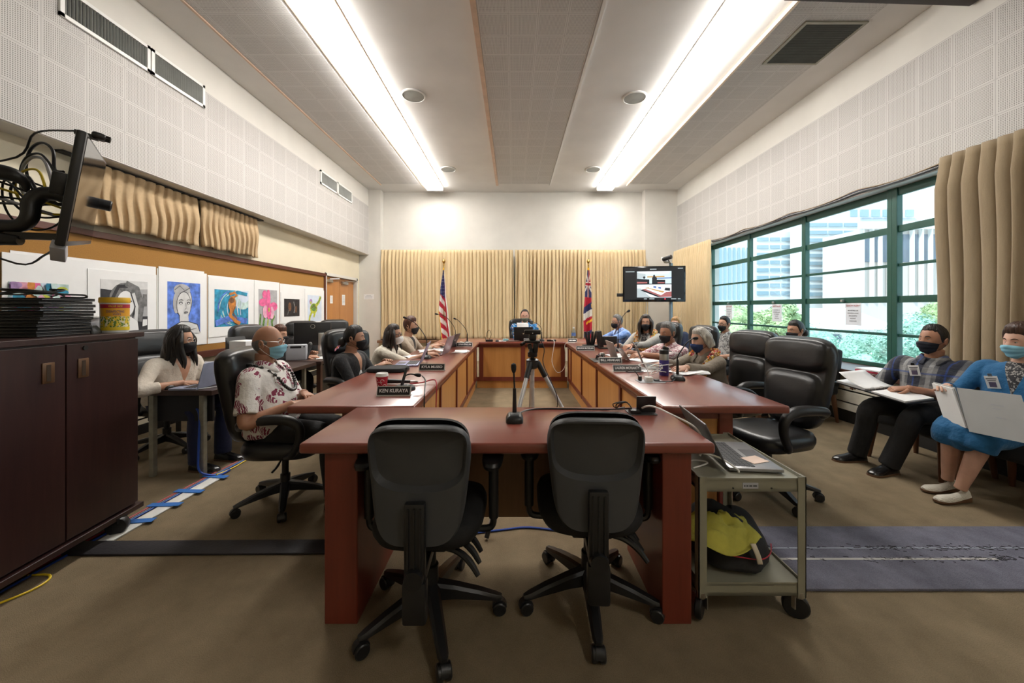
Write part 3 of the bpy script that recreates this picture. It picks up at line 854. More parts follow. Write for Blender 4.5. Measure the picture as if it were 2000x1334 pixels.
def task_chair(x, y, yaw, ang, lb):
    t = thing('task_chair', lb, 'chair', (x, y, 0), FWD(yaw), 'black office chairs at the front table')
    cv = lambda xx, z: .45 * xx * xx - .5 * (z - .66) ** 2
    L = T((0, -.215, 0))
    o = outl(.155, .207, .445, .885, 48, 4.2)
    rec = outl(.160, .176, .672, .862, 48, 5)
    rec = [(a, c - .028 * (1 - (a / .17) ** 2) * max(0, min(1, (.80 - c) / .10))) for a, c in rec]
    b = B()
    slab(b, o, [(.90, .032, .66), (.985, .03, .66), (1, .018, .66), (1, .0, .66), (.965, -.014, .66)], L, cv, cap=False)
    # back face with a sunken upper field
    ringo = [L @ V((a * .965, -.014 + cv(a * .965, .66 + (c - .66) * .965), .66 + (c - .66) * .965)) for a, c in o]
    r1 = [L @ V((a * 1.05, -.016 + cv(a * 1.05, c), .765 + (c - .765) * 1.07)) for a, c in rec]
    r2 = [L @ V((a * .97, .008 + cv(a * .97, c), .768 + (c - .768) * .94)) for a, c in rec]
    r3 = [L @ V((a * .3, .009 + cv(a * .3, .77), .77 + (c - .77) * .3)) for a, c in rec]
    b.loft([ringo, r1, r2, r3], False)
    b.bm.faces.new([b.bm.verts.new(p) for p in r3])
    part(t, 'back_shell', b, GREYP, angle=50)
    b = B()
    slab(b, outl(.150, .200, .45, .90, 48, 4), [(1, .028, .67), (1.0, .05, .67), (.95, .075, .67), (.8, .085, .67), (.4, .088, .67)], L, cv, cap=False)
    b.bm.faces.new([b.bm.verts.new(L @ V((x * .4, .088 + cv(x * .4, .67), .67 + (z - .67) * .4))) for x, z in outl(.150, .200, .45, .90, 48, 4)])
    part(t, 'back_cushion', b, MESHF)
    b = B()
    oo = outl(.22, .235, -.22, .24, p=3.4)
    b.loft([[V((a * s, c * s + .02, z - .12 * max(0, c * s - .12))) for a, c in oo] for s, z in ((.78, .385), (.93, .395), (1, .425), (1, .45), (.95, .475), (.7, .487), (.3, .49))])
    part(t, 'seat', b, MESHF, angle=180)
    b = B()
    b.box((.075, .03, .33), (0, -.262, .455), (.0, 0, 0), .008)
    for q in (-.022, 0, .022): b.box((.007, .006, .29), (q, -.279, .46))
    b.box((.085, .045, .15), (0, -.262, .27), (0, 0, 0), .01)
    b.lathe([(.0, -.02), (.033, -.02), (.036, 0), (.033, .02), (0, .02)], 18, T((0, -.275, .36), (PI / 2, 0, 0)))
    b.box((.06, .24, .04), (0, -.14, .335), (.1, 0, 0), .008)
    part(t, 'back_support', b, BLACK)
    for s in (-1, 1):
        b = B()
        b.tube([(s * .13, .0, .375), (s * .23, 0, .372), (s * .262, 0, .39), (s * .265, 0, .45)], .014, 8)
        b.tube([(s * .265, 0, .42), (s * .265, 0, .655)], .021, 10, smooth=False)
        b.loft([ring(T((s * .262, .02, z)), rx, ry, 24, 2.6) for z, rx, ry in ((.652, .03, .10), (.66, .042, .125), (.674, .045, .13), (.686, .04, .122), (.69, .025, .10))])
        part(t, 'armrest', b, BLACK)
    b = B()
    b.lathe([(.03, .09), (.03, .22), (.02, .225), (.02, .33), (.06, .335), (.06, .36)], 16)
    b.box((.17, .22, .04), (0, -.01, .365), bev=.01)
    part(t, 'column', b, BLACK)
    for k in range(3):
        b = B(); y0 = -.11 + .07 * k
        b.tube([(.07, y0, .36), (.13, y0 - .01, .352), (.18, y0 - .03, .325), (.215, y0 - .05, .285)], [.008, .012, .013, .009], 8)
        part(t, 'lever', b, BLACK)
    star_base(t, ang - yaw)
    return t
task_chair(-.35, 1.57, 0, -69, 'black office chair seen from behind, left of the two at the front table')
task_chair(.335, 1.655, -3, -94, 'black office chair seen from behind, right of the two at the front table')

# ------------------------------------------------------------------ small makers
def laptop(loc, rz, lb, w=.31, d=.215, lid=105, lm=SILVER, bm_=None, grp=None, kb=True, lh=None):
    t = thing('laptop', lb, 'laptop', loc, rz, grp)
    lh = lh or d
    part(t, 'base', B().box((w, d, .015), (0, -d / 2, .0085), bev=.004), bm_ or lm)
    if kb:
        b = B()
        for r in range(5):
            for c in range(12): b.box((w * .068, d * .075, .002), (-w * .405 + w * .0735 * c, -d * .12 - d * .09 * r, .017))
        part(t, 'keyboard', b, KEYS, smooth=False)
        part(t, 'trackpad', B().box((w * .34, d * .32, .001), (0, -d * .78, .0165)), SPGREY)
    a = -math.radians(lid)
    M = T((0, .004, .014), (a, 0, 0))       # local lid: rises along -Y before turning
    b = B().box((w, lh, .007), (0, -lh / 2, .004), bev=.003); b.bm.transform(M)
    l = part(t, 'lid', b, lm)
    b = B().box((w * .94, lh * .9, .001), (0, -lh / 2, .0002)); b.bm.transform(M)
    s = finish('screen', b, SCREENB); s.parent = l
    b = B().lathe([(0, 0), (.012, 0), (.012, .001), (0, .001)], 16, T((0, -lh / 2, .0076))); b.bm.transform(M)
    s = finish('lid_badge', b, CHROME); s.parent = l
    return t
def mic(loc, rz, neck, lb, base=(.11, .135), r=.0045, hr=.011, grp='gooseneck microphones on the tables'):
    t = thing('gooseneck_microphone', lb, 'microphone', loc, rz, grp)
    bx, by = base
    b = B(); b.loft([ring(T((0, 0, z)), bx / 2 * s, by / 2 * s, 20, 5) for z, s in ((0, 1), (.012, 1), (.022, .93), (.034, .72), (.036, .6))])
    part(t, 'base', b, BLACK)
    part(t, 'button_panel', B().box((bx * .5, by * .25, .006), (0, -by * .12, .036), (.12, 0, 0), .002), GREYP)
    pts = [V(p) for p in neck]
    b = B(); b.tube([pts[0], pts[0] + (pts[1] - pts[0]).normalized() * .12], [.011, .008], 10, smooth=False)
    b.tube(pts, r, 8)
    part(t, 'neck', b, BLACK)
    d = (pts[-1] - pts[-2]).normalized()
    q = d.to_track_quat('Z', 'Y').to_matrix().to_4x4()
    b = B().lathe([(0, -.02), (hr * .6, -.018), (hr, -.004), (hr * 1.12, .012), (hr * .9, .024), (0, .03)], 14, Matrix.Translation(pts[-1]) @ q)
    part(t, 'head', b, MESHF)
    return t
def plate(loc, rz, txt, lb, w=.22, h=.05):
    t = thing('nameplate', lb, 'nameplate', loc, rz, 'black nameplates standing on the tables')
    M = T((0, 0, .002), (-.42, 0, 0))
    b = B(); b.box((w + .012, .008, h + .012), (0, .004, h / 2 + .006)); b.bm.transform(M); b.box((w + .012, .05, .004), (0, .02, .002))
    part(t, 'holder', b, mat('pale_aluminium', (.62, .62, .60), .4, .3), smooth=False)
    b = B(); b.box((w, .004, h), (0, -.001, h / 2 + .006)); b.bm.transform(M)
    part(t, 'plate', b, BLACK, smooth=False)
    b = B()
    if txt is None:
        for x0, x1 in ((-.40, -.06), (-.02, .40)):
            c = B().box(((x1 - x0) * w, .001, h * .36), ((x0 + x1) / 2 * w, -.0036, h / 2 + .006)); c.bm.transform(M)
            part(t, 'lettering', c, PAPER, smooth=False)
        return t
    text_bm(b, txt, h * .62, M @ T((0, -.0036, h / 2 + .006), (PI / 2, 0, 0)), maxw=w * .9, bold=.0008)
    part(t, 'lettering', b, PAPER, smooth=False)
    return t
def sheets(loc, rz, lb, w=.216, d=.279, n=3, grp=None):
    t = thing('paper_sheets', lb, 'paper', loc, rz, grp)
    b = B()
    for i in range(n): b.box((w, d, .0012), (0, 0, .001 + .0016 * i), (0, 0, .06 * i))
    part(t, 'sheets', b, PAPER, smooth=False)
    b = B()
    for i in range(8): b.box((w * .7, .004, .0004), (0, d * .36 - i * d * .09, .0019 + .0016 * (n - 1)), (0, 0, .06 * (n - 1)))
    part(t, 'text_lines', b, GREYL, smooth=False)
    return t
def cable(pts, r, m, lb, n=6, cat='cable', grp=None):
    o = V(pts[0])
    return solo('cable', B().tube(pts, r, n), m, lb, cat, grp, origin=o)

# ------------------------------------------------------------------ left table things
plate((-.752, 2.30, TZ), .03, 'KEN KURAYA', 'black nameplate in front of the red paper cup', .20)
plate((-.72, 3.24, TZ), .02, 'KYLA MUSSO', 'black nameplate on the left table beyond the red cable', .215)
plate((-.70, 5.25, TZ), .02, 'LYNN FALLIN', 'black nameplate at the far end of the left table', .215)
plate((.985, 3.18, TZ), -.02, 'LAUREN MORIARTY', 'black nameplate behind the white cable coil on the right table', .235)
plate((.965, 3.66, TZ), -.02, 'BILL ARAKAKI', 'black nameplate in front of the grey tablet on the right table', .215)
plate((.93, 4.76, TZ), -.05, 'MAKANA McCLELLAN', 'black nameplate on the right table near the back corner', .225)
plate((.95, 5.93, TZ), -.1, None, 'small black nameplate beside the clear water bottle', .13)
plate((.27, 6.06, TZ), 0, None, 'black nameplate in front of the open black laptop at the back', .19, .04)
t = thing('paper_cup', 'red paper coffee cup with white lid and white swirls', 'cup', (-.865, 2.42, TZ))
prof = [(.027, .001), (.028, .0), (.038, .105)]
part(t, 'cup', B().lathe([(0, .0), (.027, .0), (.0385, .108), (.036, .108), (.0, .1)], 28), RED)
part(t, 'lid', B().lathe([(.04, .104), (.041, .112), (.039, .116), (.037, .124), (.033, .126), (.031, .121), (0, .121)], 28), WHITEP)
for k, (a0, z0, sz) in enumerate(((-1.9, .055, .02), (-1.25, .075, .014), (-.8, .04, .016), (-2.5, .08, .013), (-1.5, .022, .014))):
    pts = []
    for i in range(15):
        q = i / 14 * 5.2; rr = sz * (1 - i / 20)
        z = z0 + rr * math.sin(q); a = a0 + rr * math.cos(q) / .034
        R = .0274 + z * .0103 / .108 * 1.02 + .0006
        pts.append((R * math.cos(a), R * math.sin(a), z))
    part(t, 'swirl', B().tube(pts, .0013, 5), WHITEP)
t = mic((-.735, 2.47, TZ), -.5, [(0, -.02, .035), (0, .0, .085), (.02, .03, .105), (.07, .05, .10), (.14, .02, .065), (.165, -.02, .0)][:4], 'black microphone base with bent neck behind the first nameplate')
cable([(-.62, 2.50, .85), (-.58, 2.42, .835), (-.56, 2.32, .79), (-.548, 2.26, .74), (-.545, 2.24, .5), (-.55, 2.22, .03), (-.4, 2.3, .006)], .0045, BLACK, 'black cable hanging over the inner edge of the left table')
cable([(-.74, 2.62, .772), (-.66, 2.65, .775), (-.60, 2.7, .785), (-.56, 2.66, .78), (-.545, 2.6, .70), (-.545, 2.55, .4), (-.55, 2.5, .01), (-.3, 2.6, .006)], .0045, RED, 'red cable hanging over the inner edge of the left table')
t = thing('handheld_microphone', 'handheld microphone lying behind the red paper cup', 'microphone', (-.86, 2.66, TZ + .025), -.1)
part(t, 'handle', B().lathe([(0, 0), (.011, 0), (.012, .04), (.017, .16), (.018, .17), (0, .17)], 16, T((.12, 0, -.003), (0, -PI / 2, 0))), BLACK)
part(t, 'grille', B().ell((-.07, 0, 0), (.028, .025, .025), 16), mat('grey_mesh', (.12, .12, .12), .5, .5, bump=.4, bscale=500))
part(t, 'plug', B().lathe([(.008, 0), (.008, .05), (.005, .055)], 10, T((.12, 0, -.003), (0, PI / 2, 0))), STEEL)
t = thing('laptop_sleeve', 'black padded laptop sleeve lying on the left table edge', 'sleeve', (-1.10, 3.24, TZ))
b = B(); b.loft([ring(T((0, 0, z)), .17 * s, .12 * s, 28, 4) for z, s in ((0, .94), (.006, 1), (.024, 1), (.034, .95), (.037, .8))]); part(t, 'body', b, MESHF)
part(t, 'zip_pull', B().box((.012, .03, .004), (.172, -.07, .02), (0, .4, .2)), WHITEP)
laptop((-.92, 3.62, TZ), -PI / 2 + .12, 'pale silver laptop with lilac back before the woman in black', .31, .22, 112, mat('lilac_aluminium', (.36, .38, .58), .35, .4))
mic((-.955, 4.03, TZ), .05, [(0, .02, .035), (0, .03, .16), (-.02, .04, .24), (-.11, .06, .36), (-.19, .08, .42), (-.245, .08, .442)], 'tall gooseneck microphone before the woman with the white mask')
laptop((-.82, 4.42, TZ), -PI / 2 - .1, 'open laptop with rosy back before the woman with the white mask', .31, .215, 108, mat('rosy_aluminium', (.40, .30, .33), .4, .4))
sheets((-1.09, 4.15, TZ), .5, 'white papers under the arm of the woman with the white mask', n=4)
sheets((-1.05, 4.72, TZ), .2, 'open notebook pages before the woman with the white mask', .3, .25, 6)
sheets((-.66, 4.62, TZ), -.3, 'small stack of papers by the inner edge of the left table', .15, .25, 8)
laptop((-.87, 5.15, TZ), -PI / 2 - .15, 'grey tablet laptop before the short haired woman', .28, .2, 115, SPGREY)
sheets((-1.06, 5.12, TZ), .1, 'white papers before the short haired woman', .3, .28, 4)
mic((-.84, 5.32, TZ), .1, [(0, 0, .035), (0, .0, .18), (-.015, 0, .27), (-.09, 0, .38), (-.16, 0, .44), (-.265, 0, .465)], 'gooseneck microphone bending left in front of the striped flag')
mic((-.72, 5.72, TZ), .1, [(0, 0, .035), (0, 0, .15), (-.02, 0, .22), (-.08, 0, .30), (-.15, 0, .37), (-.185, 0, .385)], 'gooseneck microphone at the far left corner of the table ring', base=(.09, .1))
for k, (x, y, m, lb) in enumerate(((-.74, 5.6, WHITEP, 'loop of white cable by the far left microphone'),)):
    pts = [(x + .07 * math.cos(q) * (1 + .2 * math.sin(3 * q)), y + .05 * math.sin(q), TZ + .02 + .018 * math.sin(2.3 * q)) for q in [i * .45 for i in range(30)]]
    cable(pts, .004, m, lb)
# ------------------------------------------------------------------ back table things
laptop((.165, 6.18, TZ), PI, 'open black laptop in front of the man at the back table', .315, .225, 100, BLACK)
mic((.47, 6.14, TZ), 0, [(0, 0, .035), (0, 0, .17), (-.01, 0, .22), (-.06, .03, .28), (-.14, .06, .32), (-.20, .08, .325)], 'gooseneck microphone pointing at the man at the back table', base=(.09, .1))
t = thing('paper_sheet', 'curved white paper held up by the man at the back table', 'paper', (.155, 6.40, .96))
part(t, 'sheet', B().grid(lambda u, v: (.0 + (u - .5) * .20 + .01 * math.sin(3 * v), .05 * v + .02 * (u - .5) ** 2 * 8, -.10 + v * .195 - .05 * max(0, u - .8) * (v > .8)), 10, 10), PAPER, solid=.0015)
for k, (x, lb) in enumerate(((-.40, 'small black power adapter at the left of the back table'), (-.27, 'black computer mouse on the back table'),)):
    t = thing('power_adapter' if k == 0 else 'computer_mouse', lb, 'adapter' if k == 0 else 'mouse', (x, 6.06, TZ))
    b = B()
    if k == 0: b.box((.12, .06, .035), (0, 0, .0175), bev=.008)
    else: b.loft([ring(T((0, 0, z)), .03 * s, .05 * s, 18, 2.4) for z, s in ((0, .95), (.01, 1), (.022, .85), (.03, .5), (.032, .15))])
    part(t, 'body', b, BLACK)
cable([(-.46, 6.05, TZ + .03), (-.44, 6.07, .9), (-.40, 6.08, .95), (-.37, 6.08, .88), (-.40, 6.06, TZ + .03)], .004, BLACK, 'upright loop of black cable on the back table')
sheets((-.15, 6.12, TZ), .1, 'white cards and papers left of the back laptop', .2, .12, 6)
t = thing('tissue_pack', 'small pale blue packet on the back table papers', 'packet', (-.13, 6.11, TZ + .012))
part(t, 'body', B().box((.09, .05, .03), (0, 0, .015), (0, 0, .3), .01), mat('pale_teal', (.25, .5, .55), .5))
t = thing('serving_tray', 'flat brown folder lying beside the back laptop', 'folder', (-.01, 6.12, TZ))
t.name = 'folder'
part(t, 'cover', B().box((.22, .16, .012), (0, 0, .006)), mat('brown_cover', (.09, .05, .04), .5), smooth=False)
cable([(.62, 6.06, .79), (.66, 6.02, .78), (.655, 5.96, .70), (.62, 5.94, .45), (.70, 5.93, .28), (.80, 5.9, .33), (.83, 5.82, .5), (.80, 5.75, .72), (.84, 5.7, .775), (.95, 5.7, .772)], .0045, WHITEP, 'white cable looping down from the back right corner of the tables')
t = thing('cable_plug', 'black plugs and adapter at the right of the back table', 'plug', (.63, 6.10, TZ)); part(t, 'body', B().box((.15, .05, .03), (0, 0, .015), bev=.006), BLACK)
# ------------------------------------------------------------------ right table things
def bottle_clear(loc, lb, s=1):
    t = thing('water_bottle', lb, 'bottle', loc)
    part(t, 'body', B().lathe([(0, 0), (.03 * s, 0), (.032 * s, .01 * s), (.032 * s, .12 * s), (.03 * s, .14 * s), (.013 * s, .175 * s), (.012 * s, .185 * s), (0, .186 * s)], 20), mat_glass('clear_plastic', (.80, .88, .92), .15) if 'clear_plastic' not in MATS else MATS['clear_plastic'])
    part(t, 'label', B().lathe([(.0325 * s, .07 * s), (.0325 * s, .115 * s)], 20, cap=False), mat('blue_label', (.12, .22, .5), .4), label='blue and white label')
    part(t, 'cap', B().lathe([(.014 * s, .18 * s), (.014 * s, .2 * s), (0, .2 * s)], 14), WHITEP)
bottle_clear((1.02, 6.25, TZ), 'clear water bottle with blue label in front of the dark state flag', 1.15)
t = thing('conference_phone_stand', 'black cluster of upright handsets in front of the blue shirt man', 'stand', (1.10, 5.25, TZ))
part(t, 'base', B().box((.22, .16, .03), (0, 0, .015), bev=.01), BLACK)
for k in range(4): part(t, 'upright', B().box((.03, .04, .2), (-.06 + .04 * k, .02 * (k % 2), .12), (0, .15 * (k - 1.5), 0), .006), BLACK)
mic((1.34, 4.72, TZ), .1, [(0, 0, .035), (0, .0, .20), (.01, 0, .30), (.05, 0, .42), (.10, 0, .49), (.135, 0, .51)], 'tall gooseneck microphone in front of the blue shirt man', hr=.014)
t = thing('phone_stand', 'black desktop stand with upright panels beside the nameplate', 'stand', (1.28, 5.05, TZ))
part(t, 'panel', B().box((.05, .16, .22), (-.10, 0, .13), (0, -.15, 0), .005), BLACK)
part(t, 'panel', B().box((.2, .05, .12), (.05, .05, .10), (0, 0, .1), .005), BLACK)
part(t, 'foot', B().box((.24, .17, .012), (0, 0, .006), bev=.003), BLACK)
t = thing('tablet', 'grey tablet propped on its kickstand before the red shirt man', 'tablet', (1.02, 3.88, TZ), PI / 2)
b = B(); b.box((.30, .205, .009), (0, -.1025, 0), bev=.003); b.bm.transform(T((0, -.05, .006), (math.radians(-108), 0, 0)))
part(t, 'body', b, mat('rose_grey', (.33, .27, .25), .45, .3))
b = B(); b.box((.27, .12, .004), (0, -.06, 0)); b.bm.transform(T((0, -.125, .1), (math.radians(70), 0, 0)))
part(t, 'kickstand', B().prism([(-.13, -.105, .115), (.13, -.105, .115), (.13, -.18, .002), (-.13, -.18, .002)], (0, .004, .002)), mat('pale_grey_metal', (.45, .43, .40), .45, .3))
part(t, 'keyboard', B().box((.30, .22, .006), (0, .09, .003), bev=.002), BLACK)
sheets((1.24, 4.25, TZ), .2, 'white papers before the woman in the orange lei', .3, .26, 5)
sheets((1.36, 3.86, TZ), .5, 'papers under the hand of the man in the red patterned shirt', .22, .28, 5)
laptop((1.22, 3.42, TZ), PI / 2 - .25, 'dark grey laptop before the grey haired woman', .30, .21, 112, mat('brownish_laptop', (.17, .15, .14), .4, .5))
sheets((1.17, 3.28, TZ), .3, 'white paper behind the right table nameplate', .25, .2, 2)
sheets((1.48, 3.14, TZ), .15, 'white notepad under the wrist of the grey haired woman', .3, .2, 8)
t = thing('sports_bottle', 'purple and steel sports bottle with black lid on right table', 'bottle', (1.235, 3.02, TZ))
part(t, 'body', B().lathe([(0, 0), (.035, 0), (.037, .006), (.037, .125), (.037, .126)], 24), mat('purple_coat', (.06, .045, .24), .35))
part(t, 'steel_band', B().lathe([(.0365, .125), (.0365, .175), (.034, .18)], 24, cap=False), STEEL)
b = B(); b.lathe([(.036, .175), (.037, .20), (.034, .208), (.02, .212), (0, .212)], 24); b.box((.05, .022, .025), (.012, 0, .222), (0, .35, 0), .006); b.box((.04, .02, .008), (.04, 0, .2), (0, .2, 0), .003)
part(t, 'lid', b, BLACK)
mic((1.262, 2.83, TZ), -.3, [(0, .01, .035), (0, .01, .10), (0, .012, .17), (.02, .02, .21), (.07, .05, .28), (.12, .08, .315), (.135, .09, .315)], 'gooseneck microphone pointing at the grey haired woman', base=(.10, .12))
t = thing('power_socket_box', 'power socket plate with white plug in the right tabletop', 'socket box', (1.02, 2.78, TZ))
part(t, 'plate', B().span((.93, 2.70, TZ), (1.12, 2.82, TZ + .004)), GREYL, True, smooth=False)
part(t, 'charger', B().span((.98, 2.72, TZ + .004), (1.035, 2.765, TZ + .04), .006), WHITEP, True)
part(t, 'plug', B().span((.94, 2.76, TZ + .004), (.965, 2.79, TZ + .04), .006).span((1.05, 2.74, TZ + .004), (1.09, 2.77, TZ + .02), .006), BLACK, True)
pts = []
r = random.Random(3)
for i in range(46):
    q = i * .5
    pts.append((1.10 + .09 * math.cos(q) * (1 + .3 * math.sin(q * .37)) + .002 * i, 2.95 + .05 * math.sin(q * 1.13), TZ + .03 + .045 * (1 + math.sin(q * .71)) * .8))
cable([(1.01, 2.75, .80), (1.02, 2.78, .86)] + pts, .0035, WHITEP, 'tangle of white charging cable in front of the purple bottle')
cable([(.95, 2.78, .79), (.93, 2.86, .83), (.90, 2.95, .80), (1.0, 3.05, .78), (1.1, 3.12, .772)], .004, BLACK, 'black cable arching out of the right table socket')
cable([(1.05, 2.73, .77), (1.15, 2.70, .772), (1.22, 2.78, .775)], .004, BLACK, 'short black cable between socket plate and microphone on the right table')
t = thing('plug_cluster', 'black plugs and cables in front of the grey tablet', 'plug', (.94, 4.0, TZ))
b = B()
pts = [(.05 * math.cos(q) * (1 + .3 * math.sin(2 * q)), .08 * math.sin(q * 1.1), .025 + .02 * math.sin(q * 1.7)) for q in [i * .5 for i in range(36)]]
b.tube(pts, .005, 6); part(t, 'cords', b, BLACK); part(t, 'plug', B().box((.05, .04, .035), (.03, .03, .045), bev=.006), WHITEP)
# ------------------------------------------------------------------ front table things
mic((.005, 1.80, TZ), 0, [(0, .015, .035), (0, .016, .14), (-.002, .017, .20), (-.004, .018, .25)], 'upright black microphone alone on the front table', base=(.085, .105), hr=.0125)
cable([(.02, 1.86, .775), (.10, 1.99, .764), (.3, 2.0, .764), (.5, 1.985, .764), (.62, 1.93, .785)], .004, BLACK, 'black cable running along the far edge of the front table')
for k in range(3):
    cable([(.62, 1.93, .785), (.60, 1.95 + .01 * k, .81), (.57 - .02 * k, 1.96, .80), (.56, 1.99, .768), (.61, 2.02, .768)], .003, BLACK, ('looped black cable at the front table socket, uppermost', 'looped black cable at the front table socket, middle', 'looped black cable at the front table socket, lowest')[k])
cable([(.67, 1.92, .79), (.70, 1.86, .815), (.76, 1.75, .80), (.83, 1.68, .765), (.855, 1.66, .70), (.84, 1.66, .645)], .005, WHITEP, 'white cable running from the front table socket down behind the laptop')
# ------------------------------------------------------------------ tripod with camera
t = thing('tripod', 'silver tripod with black head standing inside the table ring', 'tripod', (.134, 2.6, 0))
hub = V((.134, 2.6, .93))
for fx, fy in ((-.15, 2.085), (.66, 2.5), (.135, 3.22)):
    f = V((fx, fy, .02)); d = (f - hub); s = hub + V((d.x, d.y, 0)).normalized() * .035
    l = part(t, 'leg', B().tube([s + (f - s) * .10, s + (f - s) * .62], .0145, 12, smooth=False).tube([s + (f - s) * .6, f], .010, 10, smooth=False), mat('tripod_silver', (.66, .66, .67), .3, .25), True)
    for nm, a, c, rr in (('joint', 0, .11, .019), ('foot', .97, 1.01, .014)):
        o = part(t, nm, B().tube([s + (f - s) * a, s + (f - s) * c], rr, 10, smooth=False), BLACK, True); o.parent = l
b = B(); b.lathe([(.03, .885), (.045, .90), (.045, .945), (.03, .955), (.014, .958), (.014, .99)], 18, T((.134, 2.6, 0))); part(t, 'shoulder', b, BLACK, True)
part(t, 'column', B().lathe([(.013, .55), (.013, 1.0)], 12, T((.134, 2.6, 0))), mat('tripod_silver', (0, 0, 0)), True)
b = B(); b.lathe([(.03, .965), (.034, .975), (.034, 1.0), (.02, 1.005)], 18, T((.134, 2.6, 0)))
b.box((.035, .05, .075), (.155, 2.6, 1.035), (0, .1, 0), .006); b.box((.03, .04, .06), (.118, 2.6, 1.03), (0, -.3, 0), .006)
b.box((.11, .09, .018), (.130, 2.6, 1.075), (0, 0, 0), .004); b.tube([(.18, 2.6, 1.045), (.21, 2.6, 1.045)], .016, 10, smooth=False); b.tube([(.075, 2.6, 1.065), (.055, 2.57, 1.055)], .012, 10, smooth=False); b.tube([(.12, 2.57, 1.02), (.118, 2.54, 1.0)], .014, 10, smooth=False)
part(t, 'pan_head', b, BLACK, True)
t = thing('webcam', 'black box camera mounted on top of the tripod', 'camera', (.134, 2.6, 1.085))
part(t, 'body', B().box((.05, .045, .04), (0, 0, .02), bev=.006).box((.115, .05, .032), (0, 0, .056), bev=.006), BLACK)
part(t, 'lens', B().lathe([(0, 0), (.013, 0), (.014, .01), (.011, .012), (0, .008)], 16, T((0, .025, .056), (-PI / 2, 0, 0))), BLACKG)
part(t, 'marking', B().box((.006, .001, .006), (.0, -.0255, .05)), WHITEP)
cable([(.19, 2.58, 1.09), (.215, 2.57, 1.02), (.205, 2.55, .93), (.26, 2.5, .8), (.30, 2.5, .68), (.27, 2.48, .5), (.28, 2.46, .1), (.22, 2.4, .006)], .003, BLACK, 'thin black cable hanging down the tripod')
# ------------------------------------------------------------------ people
SKIN = {'tan': mat('skin_tan', (.47, .25, .16), .5, var=.06, vscale=20, sss=.08), 'brown': mat('skin_brown', (.38, .185, .11), .5, var=.06, vscale=20, sss=.08),
        'light': mat('skin_light', (.58, .34, .25), .5, var=.06, vscale=20, sss=.08)}
def hairm(name, c): return mat(name, c, .42, var=.45, vscale=55, stretch=(1, 1, .18), bump=.5, bscale=90, bdist=.008)
HAIR = {'black': hairm('hair_black', (.010, .008, .007)), 'brown': hairm('hair_brown', (.055, .026, .016)), 'dark': hairm('hair_dark_brown', (.022, .013, .009)),
        'grey': hairm('hair_salt_pepper', (.13, .125, .12)), 'silver': hairm('hair_silver', (.42, .39, .34)), 'blonde': hairm('hair_blonde', (.34, .19, .07)), 'auburn': hairm('hair_auburn', (.085, .03, .016))}
EYEW = mat('eye_white', (.42, .38, .35), .3); IRIS = mat('iris', (.02, .012, .008), .15)
MBLACK = mat('black_mask_cloth', (.012, .012, .015), .8, bump=.15, bscale=300)
MBLUE = mat('surgical_mask_blue', (.24, .52, .66), .8, var=.04); MWHITE = mat('white_mask', (.78, .78, .77), .8, var=.03)
MNAVY = mat('navy_mask', (.02, .045, .15), .8); MGREEN = mat_print('green_print_mask', (.09, .13, .09), [(.35, .36, .30)], 60, .4)

def smooth_g(d, c, w): return math.exp(-((d - c) / w) ** 2)
def head_pt(x, y, z, nose=True):
    """surface of a head for a unit direction; +y is the face, head about 0.23 tall"""
    px, py, pz = .0735 * x, .093 * y, .116 * z
    if z < 0:
        k = (-z) ** 1.6
        px *= 1 - .36 * k
        if y < 0: py *= 1 - .42 * k; 
        else: py *= 1 - .10 * k
        py += .012 * k
    else:
        if y > 0: py *= 1 - .06 * z
        px *= 1 + .03 * z
    if y > 0:
        py -= .009 * smooth_g(abs(x), .40, .17) * smooth_g(z, .06, .13)
        py += .004 * smooth_g(z, .24, .10) * smooth_g(x, 0, .5)
        py += .005 * smooth_g(abs(x), .55, .2) * smooth_g(z, -.22, .2)
        if nose:
            py += (.024 * smooth_g(z, -.26, .11) + .012 * smooth_g(z, -.08, .14)) * smooth_g(x, 0, .13)
            py += .010 * smooth_g(abs(x), .13, .07) * smooth_g(z, -.30, .07)
            py += .007 * smooth_g(z, -.50, .05) * smooth_g(x, 0, .25) + .008 * smooth_g(z, -.60, .05) * smooth_g(x, 0, .22)
        py += .008 * smooth_g(z, -.88, .13) * smooth_g(x, 0, .3)
    return V((px, py, pz))
def azel(az, z, nose=True):
    z = max(-1, min(1, z)); c = math.sqrt(1 - z * z)
    return head_pt(c * math.sin(az), c * math.cos(az), z, nose)
def add_head(b, M, mi=0):
    n, m = 44, 34
    rings = [[M @ azel(2 * PI * k / n, math.sin(-PI / 2 + PI * (j + .5) / m)) for k in range(n)] for j in range(m)]
    b.loft(rings, True, mi=mi)
    for s in (-1, 1):
        E = M @ T((s * .075, -.008, -.006), (0, s * .18, s * -.35))
        b.loft([[E @ V((s * x, r * .018 * math.cos(q) , r * .031 * math.sin(q) - .002)) for q in [2 * PI * i / 16 for i in range(16)]] for x, r in ((-.006, .75), (.002, .95), (.008, 1), (.011, .9), (.008, .7), (.003, .45))], True, mi=mi)
def interp(x, tab):
    for (x0, y0), (x1, y1) in zip(tab[:-1], tab[1:]):
        if x <= x1: 
            t = (x - x0) / (x1 - x0) if x1 > x0 else 0
            t = max(0, min(1, t)); t = t * t * (3 - 2 * t)
            return y0 + (y1 - y0) * t
    return tab[-1][1]
